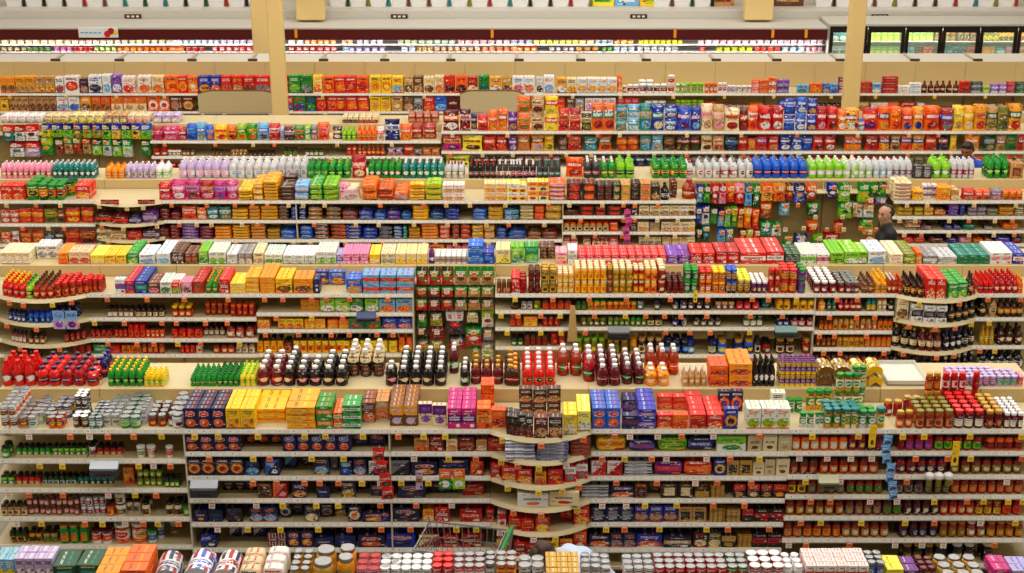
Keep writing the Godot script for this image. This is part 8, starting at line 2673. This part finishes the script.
func _details() -> void:
	# dividers between bays
	divider(11.9, -2.937, 1.49, "thin upright divider between squat jars and navy boxes, front row")
	divider(11.9, -1.098, 1.49, "thin upright divider behind the red packet strip, front row")
	divider(15.44, -1.115, 1.49, "thin upright divider left of the hanging pouches, second row")
	divider(15.44, 3.404, 1.49, "thin upright divider right of the blue jars, second row")
	divider(19.14, -2.938, 1.49, "thin upright divider between packet stacks, third row")
	divider(19.14, 0.692, 1.49, "thin upright divider left of the boxed sweets, third row")
	# arched panels over the second shelf of the last row
	for a in [[-5.64, -4.24, "left"], [-0.93, 0.215, "middle"]]:
		var w: float = a[1] - a[0]
		var st := new_st()
		var rim := new_st()
		var n := 12
		var pts := []
		for i in n + 1:
			var u := float(i) / n
			var rise := 0.06 * smoothstep(0.0, 0.22, minf(u, 1.0 - u) * 1.6)
			pts.append(Vector2(-w / 2 + w * u, 0.33 + rise))
		for i in n:
			var p: Vector2 = pts[i]
			var q: Vector2 = pts[i + 1]
			var f := Vector3(0, 0, 1)
			var uv := [Vector2.ZERO, Vector2.ZERO, Vector2.ZERO, Vector2.ZERO]
			quad(st, [Vector3(p.x, p.y, 0), Vector3(q.x, q.y, 0), Vector3(q.x, 0, 0), Vector3(p.x, 0, 0)], uv, [f, f, f, f])
			quad(st, [Vector3(q.x, q.y, -0.02), Vector3(p.x, p.y, -0.02), Vector3(p.x, 0, -0.02), Vector3(q.x, 0, -0.02)], uv, [-f, -f, -f, -f])
			add_bar(rim, Vector3(p.x, p.y, -0.01), Vector3(q.x, q.y, -0.01), 0.022, 0.024)
		var o := base("arched_panel", Vector3((a[0] + a[1]) / 2, 1.19, -25.94))
		tag(o, "beige arched header panel in the %s of the last row" % a[2], "panel")
		part("board", st.commit(), shelf_mat, o)
		part("edge_trim", rim.commit(), paint(Color(0.55, 0.36, 0.2), 0.5), o)
	dispenser(-3.766, -3.515, 1.257, 1.118, 11.85, "white-topped coupon box on the front row's left shelf edge", Color(0.2, 0.2, 0.24), Color(0.72, 0.76, 0.82))
	dispenser(-2.884, -2.64, 1.068, 0.917, 11.85, "white-topped coupon box among the navy pasta boxes", Color(0.16, 0.16, 0.2), Color(0.68, 0.72, 0.78))
	dispenser(1.081, 1.318, 1.166, 1.021, 15.4, "grey coupon box above the pickle jars, second row", Color(0.12, 0.12, 0.13), Color(0.5, 0.52, 0.55))
	dispenser(-1.739, -1.526, 1.322, 1.238, 15.4, "dark blue coupon box above the cookie boxes, second row", Color(0.05, 0.08, 0.25), Color(0.25, 0.3, 0.5))
	dispenser(2.951, 3.198, 1.166, 1.045, 15.4, "teal coupon box below the purple jars, second row", Color(0.1, 0.2, 0.2), Color(0.45, 0.6, 0.6))
	dispenser(2.74, 2.92, 1.12, 1.01, 11.83, "olive coupon box in front of the sauce jars, front row", Color(0.3, 0.29, 0.14), Color(0.7, 0.7, 0.55))
	card("shelf_card", -5.09, -4.965, 1.41, 1.196, 15.2, "lilac/sky/violet@s", "left pale-blue card on the second row's curved bay")
	card("shelf_card", -4.95, -4.824, 1.41, 1.196, 15.2, "lilac/sky/purple@s", "right pale-blue card on the second row's curved bay")
	card("shelf_card", -0.654, -0.543, 1.183, 0.983, 11.8, "green/orange/white@s", "left orange and green card on the front row")
	card("shelf_card", -0.532, -0.421, 1.183, 0.983, 11.8, "lime/orange/white@s", "right orange and green card on the front row")
	card("shelf_flag", 3.177, 3.239, 1.592, 1.376, 11.84, "yellow/amber/charcoal@n", "yellow flag on the front row above the sauce jars")
	card("shelf_flag", 3.932, 3.995, 1.435, 1.197, 11.84, "yellow/amber/black@n", "yellow flag lower right among the sauce jars, front row")
	card("shelf_flag", 2.03, 2.07, 1.58, 1.44, 15.4, "yellow/lemon/black@n", "yellow flag on the second row's top edge")
	card("shelf_flag", -5.535, -5.292, 1.585, 1.525, 18.98, "maroon/orange/crimson@b", "left maroon card on the empty curved top, third row")
	card("shelf_flag", -5.037, -4.808, 1.585, 1.525, 18.98, "choc/orange/crimson@b", "right maroon card on the empty curved top, third row")
	card("shelf_flag", -0.86, -0.80, 1.18, 1.0, 11.76, "lilac/tan/navy@b", "striped flag left of the curved bay, front row")
	clip_strip(-1.15, 1.41, 0.892, 11.8, 0.03, 4, "red/crimson/choc@g", 0.11, "plastic strip of red packets on the front row", "red packet clipped to the strip on the front row")
	clip_strip(3.365, 1.537, 0.903, 11.78, 0.06, 7, "sky/blue/navy@g", 0.085, "leaning plastic strip of blue packets by the sauce jars", "blue packet clipped to the strip by the sauce jars")
	clip_strip(1.572, 1.432, 0.947, 19.08, 0.01, 4, "magenta/pink/purple@g", 0.09, "plastic strip of pink packets on the third row", "pink packet clipped to the strip on the third row")
	# three white-capped little figures of packets above the jars
	for k in 3:
		var o := base("white_topped_shaker", Vector3(3.75 + k * 0.085, 1.0, -11.83))
		tag(o, "white-topped shaker clipped among sauce jars, %s of three" % ["left", "middle", "right"][k], "shaker", "white-topped shakers")
		var st := new_st()
		add_lathe(st, [[0.0, 0.0], [0.025, 0.0], [0.028, 0.07]])
		part("body", st.commit(), paint(PAL["olive"], 0.4), o)
		st = new_st()
		add_lathe(st, [[0.03, 0.07], [0.042, 0.09], [0.042, 0.115], [0.02, 0.13]], 10, Vector3.ZERO, true)
		part("cap", st.commit(), paint(PAL["white"], 0.4), o)
	# wooden utensils hung in a bundle
	var bu := base("hanging_sticks", Vector3(0.68, 0.98, -15.37))
	tag(bu, "bundle of pale wooden skewers hanging on the second row", "skewers")
	for k in 9:
		var st := new_st()
		var t := (k - 4) / 4.0
		add_bar(st, Vector3(t * 0.02, 0.43, 0), Vector3(t * 0.052, 0, rng.randf_range(-0.01, 0.01)), 0.012, 0.01)
		part("stick", st.commit(), paint(Color(0.80, 0.66, 0.42), 0.6), bu)
	# empty white tray on the rear ledge
	var tr := new_st()
	add_box(tr, Vector3(0, 0.01, 0), Vector3(0.38, 0.012, 0.5), 0.002)
	for sx in [-1, 1]: add_box(tr, Vector3(sx * 0.187, 0.03, 0), Vector3(0.006, 0.045, 0.5), 0.002)
	for sz in [-1, 1]: add_box(tr, Vector3(0, 0.03, sz * 0.247), Vector3(0.38, 0.045, 0.006), 0.002)
	var ty := part("empty_tray", tr.commit(), paint(Color(0.84, 0.84, 0.8), 0.5), self, Vector3(3.69, 1.652, -12.83))
	tag(ty, "empty white tray on the front row's rear ledge", "tray")
	# bare hooks on the third row's peg wall
	for e in [[3.9, 1.45], [4.15, 1.28], [4.32, 1.1], [4.52, 1.28], [4.68, 1.45], [4.55, 1.1], [4.78, 1.12], [5.0, 1.1], [3.75, 1.1], [4.0, 1.12]]:
		hook(e[0], e[1], 19.27)
	_cart()
	_people()

func _cart() -> void:
	var o := base("shopping_cart", Vector3(-0.43, 0, -10.87), -0.22)
	tag(o, "wire shopping cart with a green handle in the front aisle", "cart")
	var steel := paint(Color(0.62, 0.63, 0.65), 0.3, 0.8)
	var st := new_st()                              # basket: length along x, handle at +x
	var hl := 0.34
	var hw := 0.25
	var top := 0.99
	var bot := 0.58
	for k in 13:
		var t := -1.0 + 2.0 * k / 12.0
		for s in [-1.0, 1.0]:
			add_bar(st, Vector3(t * hl, top, s * hw), Vector3(t * (hl - 0.08) + 0.03, bot, s * (hw - 0.05)), 0.005)
		add_bar(st, Vector3(t * (hl - 0.08) + 0.03, bot, -(hw - 0.05)), Vector3(t * (hl - 0.08) + 0.03, bot, hw - 0.05), 0.005)
	for k in 9:
		var t := -1.0 + 2.0 * k / 8.0
		add_bar(st, Vector3(-hl, top, t * hw), Vector3(-hl + 0.11, bot, t * (hw - 0.05)), 0.005)
		add_bar(st, Vector3(hl, top, t * hw), Vector3(hl - 0.05, bot, t * (hw - 0.05)), 0.005)
	for h in [0.0, 0.33, 0.66, 1.0]:
		var x0: float = -hl + 0.11 * h
		var x1: float = hl - 0.05 * h
		var zz: float = hw - 0.05 * h
		var y: float = lerpf(top, bot, h)
		var th := 0.011 if h == 0.0 else 0.006
		add_bar(st, Vector3(x0, y, -zz), Vector3(x1, y, -zz), th); add_bar(st, Vector3(x0, y, zz), Vector3(x1, y, zz), th)
		add_bar(st, Vector3(x0, y, -zz), Vector3(x0, y, zz), th); add_bar(st, Vector3(x1, y, -zz), Vector3(x1, y, zz), th)
	part("basket", st.commit(), steel, o)
	st = new_st()
	for s in [-1.0, 1.0]:
		add_tube(st, [Vector3(hl + 0.05, 1.02, s * hw), Vector3(hl, 0.6, s * (hw - 0.02)), Vector3(hl - 0.06, 0.2, s * (hw - 0.02)), Vector3(-hl + 0.1, 0.14, s * (hw - 0.06))], 0.012)
		add_tube(st, [Vector3(hl - 0.1, bot, s * (hw - 0.06)), Vector3(-hl + 0.12, 0.16, s * (hw - 0.06))], 0.01)
	part("frame", st.commit(), steel, o)
	st = new_st()
	add_tube(st, [Vector3(hl + 0.05, 1.03, -hw), Vector3(hl + 0.05, 1.03, hw)], 0.02, 8)
	part("handle", st.commit(), paint(Color(0.05, 0.5, 0.26), 0.4), o)
	for sx in [-1.0, 1.0]:
		for s in [-1.0, 1.0]:
			st = new_st()
			add_lathe(st, [[0.0, -0.012], [0.06, -0.012], [0.062, 0.0], [0.06, 0.012], [0.0, 0.013]], 12)
			var wh := part("wheel", st.commit(), paint(Color(0.15, 0.15, 0.15), 0.5), o, Vector3(sx * 0.28, 0.064, s * 0.2))
			wh.rotation.x = PI / 2

# ------------------------------------------------------------------ shoppers
# bones: [a, b, radius a, radius b, colour]; joined by a soft minimum and meshed as surface nets
func flesh(st: SurfaceTool, bones: Array, cell: float, soft: float, spots: Array) -> void:
	var field := {}
	var tint := {}
	for bn in bones:
		var a: Vector3 = bn[0]
		var b: Vector3 = bn[1]
		var m := maxf(bn[2], bn[3]) + cell * 2.5
		var lo := Vector3i(((a.min(b) - Vector3.ONE * m) / cell).floor())
		var hi := Vector3i(((a.max(b) + Vector3.ONE * m) / cell).ceil())
		var ab := b - a
		var ll := maxf(ab.length_squared(), 1e-9)
		for x in range(lo.x, hi.x + 1):
			for y in range(lo.y, hi.y + 1):
				for z in range(lo.z, hi.z + 1):
					var p := Vector3(x, y, z) * cell
					var t := clampf((p - a).dot(ab) / ll, 0.0, 1.0)
					var d: float = (p - a - ab * t).length() - lerpf(bn[2], bn[3], t)
					if d > cell * 2.6: continue
					var wgt := exp(-soft * maxf(d, -0.12))
					var k := Vector3i(x, y, z)
					field[k] = field.get(k, 0.0) + wgt
					var wt := pow(wgt, 3.0)
					var c: Color = bn[4]
					var old: Vector4 = tint.get(k, Vector4.ZERO)
					tint[k] = old + Vector4(c.r, c.g, c.b, 1.0) * wt
	var vert := {}
	var corners := [Vector3i(0, 0, 0), Vector3i(1, 0, 0), Vector3i(0, 1, 0), Vector3i(1, 1, 0), Vector3i(0, 0, 1), Vector3i(1, 0, 1), Vector3i(0, 1, 1), Vector3i(1, 1, 1)]
	var edges := [[0, 1], [2, 3], [4, 5], [6, 7], [0, 2], [1, 3], [4, 6], [5, 7], [0, 4], [1, 5], [2, 6], [3, 7]]
	var value := func(k: Vector3i) -> float: return field.get(k, 0.0) - 1.0   # above 0 is inside
	for k in field:
		for off in corners:
			var c: Vector3i = k - off
			if vert.has(c): continue
			var f := []
			var inside := 0
			for q in corners:
				var v: float = value.call(c + q)
				f.append(v)
				if v > 0.0: inside += 1
			if inside == 0 or inside == 8:
				continue
			var sum := Vector3.ZERO
			var n := 0
			for e in edges:
				if (f[e[0]] > 0.0) != (f[e[1]] > 0.0):
					var l0 := log(f[e[0]] + 1.0001)
					var l1 := log(f[e[1]] + 1.0001)
					var t := clampf(l0 / (l0 - l1), 0.0, 1.0)
					sum += Vector3(corners[e[0]]).lerp(Vector3(corners[e[1]]), t)
					n += 1
			var pos := (Vector3(c) + sum / n) * cell
			var tv := Vector4.ZERO
			for q in corners: tv += tint.get(c + q, Vector4.ZERO)
			var col := Color(tv.x / tv.w, tv.y / tv.w, tv.z / tv.w)
			for s in spots:
				if pos.distance_to(s[0]) < s[1]: col = s[2]
			vert[c] = [pos, col]
	for k in field:
		var v0: float = value.call(k)
		for axis in 3:
			var step := Vector3i.ZERO
			step[axis] = 1
			var v1: float = value.call(k + step)
			if (v0 > 0.0) == (v1 > 0.0): continue
			var u := Vector3i.ZERO
			u[(axis + 1) % 3] = 1
			var w := Vector3i.ZERO
			w[(axis + 2) % 3] = 1
			var ids := [k, k - u, k - u - w, k - w]
			if v0 > 0.0: ids.reverse()
			var ok := true
			for c in ids:
				if not vert.has(c): ok = false
			if not ok: continue
			for i in [0, 1, 2, 0, 2, 3]:
				st.set_smooth_group(0)
				st.set_color(vert[ids[i]][1])
				st.add_vertex(vert[ids[i]][0])

func lin(c: Color) -> Color:
	return c.srgb_to_linear()

# j: hip, chest, neck, head, then per side [shoulder, elbow, wrist, knee, ankle]; face: direction the head looks
func figure(label: String, at: Vector3, j: Dictionary, face: Vector3, look: Dictionary) -> Node3D:
	var o := base("person", at)
	tag(o, label, "person")
	var skin := lin(look.skin)
	var shirt := lin(look.top)
	var legs := lin(look.legs)
	var shoe := lin(Color(0.1, 0.08, 0.07))
	var st := new_st()
	var bones := []
	var hip: Vector3 = j.hip
	var chest: Vector3 = j.chest
	var neck: Vector3 = j.neck
	var across: Vector3 = (j.left[0] - j.right[0]).normalized()
	for s in [-0.5, 0.5]:
		bones.append([hip + across * s * 0.16, hip.lerp(chest, 0.5) + across * s * 0.17, 0.105, 0.1, legs if false else shirt])
		bones.append([hip.lerp(chest, 0.5) + across * s * 0.17, chest + across * s * 0.2, 0.1, 0.115, shirt])
	bones.append([chest, neck, 0.11, 0.06, shirt])
	bones.append([neck, neck.lerp(j.head, 0.6), 0.058, 0.055, skin])
	bones.append([neck + across * 0.03, j.left[0], 0.06, 0.062, shirt])
	bones.append([neck - across * 0.03, j.right[0], 0.06, 0.062, shirt])
	for side in [j.left, j.right]:
		var sgn := 1.0 if side == j.left else -1.0
		var thigh: Vector3 = hip + across * sgn * 0.09 + Vector3(0, -0.02, 0)
		bones.append([side[0], side[1], 0.06, 0.048, shirt])
		bones.append([side[1], side[2], 0.046, 0.034, shirt if look.get("sleeves", true) else skin])
		bones.append([thigh, side[3], 0.095, 0.062, legs])
		bones.append([side[3], side[4], 0.058, 0.042, legs])
		var toe: Vector3 = side[4] + j.walk * 0.16 + Vector3(0, -0.05, 0)
		bones.append([side[4] + Vector3(0, -0.04, 0), toe, 0.045, 0.035, shoe])
	flesh(st, bones, 0.016, 55.0, [])
	# hands: palm, four curled fingers, a thumb off the side
	for side in [j.left, j.right]:
		var wr: Vector3 = side[2]
		var dir: Vector3 = (wr - side[1]).normalized()
		var flat: Vector3 = dir.cross(Vector3.UP).normalized()
		if dir.cross(Vector3.UP).length() < 0.2: flat = across
		var up := flat.cross(dir).normalized()
		var hb := [[wr, wr + dir * 0.05 + flat * 0.014, 0.026, 0.024, skin], [wr, wr + dir * 0.055 - flat * 0.016, 0.026, 0.024, skin]]
		for k in 4:
			var root := wr + dir * 0.075 + flat * (k - 1.5) * 0.021
			var len: float = [0.034, 0.04, 0.037, 0.028][k]
			var mid := root + dir * len + up * -0.008
			hb.append([wr + dir * 0.05 + flat * (k - 1.5) * 0.019, root, 0.012, 0.0095, skin])
			hb.append([root, mid, 0.0095, 0.0085, skin])
			hb.append([mid, mid + (dir * 0.4 - up).normalized() * len * 0.8, 0.0085, 0.007, skin])
		var th := wr + dir * 0.025 + flat * 0.03
		hb.append([th, th + (dir + flat * 0.9).normalized() * 0.035, 0.012, 0.01, skin])
		hb.append([th + (dir + flat * 0.9).normalized() * 0.035, th + (dir + flat * 0.9).normalized() * 0.035 + (dir - up * 0.4).normalized() * 0.028, 0.01, 0.008, skin])
		flesh(st, hb, 0.005, 240.0, [])
	# head in its own frame
	var hst := new_st()
	var fz := face.normalized()
	var fx := Vector3.UP.cross(fz).normalized()
	var fy := fz.cross(fx)
	var fr := Basis(fx, fy, fz)
	var H: Vector3 = j.head
	var pt := func(x: float, y: float, z: float) -> Vector3: return H + fr * Vector3(x, y, z)
	var hb := [
		[pt.call(0, 0.035, -0.025), pt.call(0, 0.035, 0.012), 0.079, 0.074, skin], [pt.call(-0.018, -0.01, 0.03), pt.call(0.018, -0.01, 0.03), 0.056, 0.056, skin],
		[pt.call(0, -0.05, 0.035), pt.call(0, -0.082, 0.05), 0.047, 0.03, skin], [pt.call(-0.03, -0.06, 0.01), pt.call(0.03, -0.06, 0.01), 0.04, 0.04, skin],
		[pt.call(0, 0.012, 0.086), pt.call(0, -0.025, 0.104), 0.008, 0.013, skin], [pt.call(-0.028, 0.032, 0.076), pt.call(0.028, 0.032, 0.076), 0.013, 0.013, skin],
		[pt.call(-0.016, -0.058, 0.082), pt.call(0.016, -0.058, 0.082), 0.009, 0.009, skin],
		[pt.call(-0.076, 0.012, -0.005), pt.call(-0.078, -0.025, 0.0), 0.014, 0.01, skin], [pt.call(0.076, 0.012, -0.005), pt.call(0.078, -0.025, 0.0), 0.014, 0.01, skin],
		[pt.call(0, -0.03, -0.02), neck, 0.05, 0.052, skin]]
	var dark := lin(Color(0.06, 0.04, 0.03))
	var spots := []
	for s in [-1.0, 1.0]:
		spots.append([pt.call(s * 0.031, 0.012, 0.08), 0.012, lin(Color(0.85, 0.82, 0.78))])
		spots.append([pt.call(s * 0.031, 0.012, 0.086), 0.009, dark])
		for k in 3: spots.append([pt.call(s * (0.018 + k * 0.013), 0.036, 0.088 - k * 0.004), 0.009, lin(look.hair)])
	for k in 5: spots.append([pt.call((k - 2) * 0.011, -0.06, 0.092), 0.009, lin(look.skin).lerp(lin(Color(0.5, 0.12, 0.12)), 0.5)])
	flesh(st, hb, 0.0065, 150.0, spots)
	st.generate_normals()
	var body_mat := StandardMaterial3D.new()
	body_mat.vertex_color_use_as_albedo = true
	body_mat.roughness = 0.7
	part("body", st.commit(), body_mat, o)
	# hair
	var hr := []
	var hc := lin(look.hair)
	if look.get("bald", false):
		hr = [[pt.call(-0.062, 0.03, -0.03), pt.call(-0.05, 0.0, -0.06), 0.033, 0.035, hc], [pt.call(0.062, 0.03, -0.03), pt.call(0.05, 0.0, -0.06), 0.033, 0.035, hc], [pt.call(-0.04, 0.03, -0.075), pt.call(0.04, 0.03, -0.075), 0.042, 0.042, hc], [pt.call(-0.03, 0.07, -0.06), pt.call(0.03, 0.07, -0.06), 0.045, 0.045, hc], [pt.call(-0.02, 0.105, -0.02), pt.call(0.02, 0.105, -0.02), 0.018, 0.018, hc]]
	else:
		hr = [[pt.call(0, 0.05, -0.04), pt.call(0, 0.066, -0.01), 0.088, 0.078, hc], [pt.call(-0.05, 0.0, -0.05), pt.call(0.05, 0.0, -0.05), 0.05, 0.05, hc], [pt.call(-0.035, 0.1, 0.03), pt.call(0.035, 0.1, 0.03), 0.028, 0.028, hc]]
		if look.get("curly", false):
			var rr := RandomNumberGenerator.new()
			rr.seed = 9
			for k in 46:
				var d := Vector3(rr.randf_range(-1, 1), rr.randf_range(-0.3, 1), rr.randf_range(-1, 0.55)).normalized()
				var p: Vector3 = H + fr * (Vector3(0, 0.045, -0.02) + d * 0.092)
				hr.append([p, p + Vector3(0.004, 0, 0), 0.02, 0.018, hc])
	var hs := new_st()
	flesh(hs, hr, 0.0065, 150.0, [])
	hs.generate_normals()
	var hm := StandardMaterial3D.new()
	hm.vertex_color_use_as_albedo = true
	hm.roughness = 0.6
	part("hair", hs.commit(), hm, o)
	return o

func _people() -> void:
	var stand := {"hip": Vector3(0, 0.95, 0), "chest": Vector3(-0.01, 1.28, 0), "neck": Vector3(-0.02, 1.47, 0), "head": Vector3(-0.05, 1.62, 0.01), "walk": Vector3(-1, 0, 0.2),
		"left": [Vector3(0.0, 1.41, 0.21), Vector3(0.02, 1.14, 0.28), Vector3(-0.19, 1.3, 0.22), Vector3(-0.05, 0.5, 0.1), Vector3(0.0, 0.09, 0.1)],
		"right": [Vector3(0.0, 1.41, -0.21), Vector3(0.02, 1.15, -0.25), Vector3(-0.22, 1.15, -0.16), Vector3(0.0, 0.5, -0.1), Vector3(0.06, 0.09, -0.1)]}
	figure("man in a dark jacket with receding dark hair behind the second row", Vector3(4.88, 0, -18.2), stand, Vector3(-0.85, -0.1, 0.55), {"skin": Color(0.74, 0.56, 0.46), "top": Color(0.08, 0.08, 0.09), "legs": Color(0.15, 0.16, 0.22), "hair": Color(0.13, 0.09, 0.06), "bald": true})
	var look2 := {"hip": Vector3(0.05, 0.95, 0), "chest": Vector3(0.05, 1.28, 0), "neck": Vector3(0.04, 1.47, 0.01), "head": Vector3(0.0, 1.62, 0.04), "walk": Vector3(-0.5, 0, 1),
		"left": [Vector3(0.22, 1.40, 0.08), Vector3(0.3, 1.13, 0.05), Vector3(0.16, 1.05, 0.24), Vector3(0.14, 0.5, 0.03), Vector3(0.14, 0.09, 0.0)],
		"right": [Vector3(-0.13, 1.40, -0.1), Vector3(-0.22, 1.14, -0.06), Vector3(-0.14, 1.06, 0.16), Vector3(-0.04, 0.5, 0.0), Vector3(-0.05, 0.09, -0.05)]}
	figure("person with dark hair in a blue shirt behind the soda bottles", Vector3(6.84, 0, -21.5), look2, Vector3(-0.5, -0.35, 0.8), {"skin": Color(0.55, 0.33, 0.22), "top": Color(0.12, 0.28, 0.75), "legs": Color(0.12, 0.12, 0.15), "hair": Color(0.05, 0.04, 0.04)})
	var bent := {"hip": Vector3(0.58, 0.81, 0.02), "chest": Vector3(0.3, 1.06, 0), "neck": Vector3(0.13, 1.14, 0), "head": Vector3(0, 1.14, 0.02), "walk": Vector3(-1, 0, 0),
		"left": [Vector3(0.2, 1.08, 0.19), Vector3(0.1, 0.83, 0.22), Vector3(-0.1, 0.73, 0.14), Vector3(0.5, 0.48, 0.1), Vector3(0.62, 0.09, 0.1)],
		"right": [Vector3(0.2, 1.08, -0.19), Vector3(0.08, 0.85, -0.24), Vector3(-0.12, 0.79, -0.22), Vector3(0.56, 0.48, -0.1), Vector3(0.7, 0.09, -0.1)]}
	figure("stooping person with brown curly hair and pale shirt in the front aisle", Vector3(0.26, 0, -10.32), bent, Vector3(-0.8, -0.75, 0.1), {"skin": Color(0.72, 0.5, 0.38), "top": Color(0.72, 0.80, 0.92), "legs": Color(0.16, 0.2, 0.35), "hair": Color(0.22, 0.12, 0.07), "curly": true})
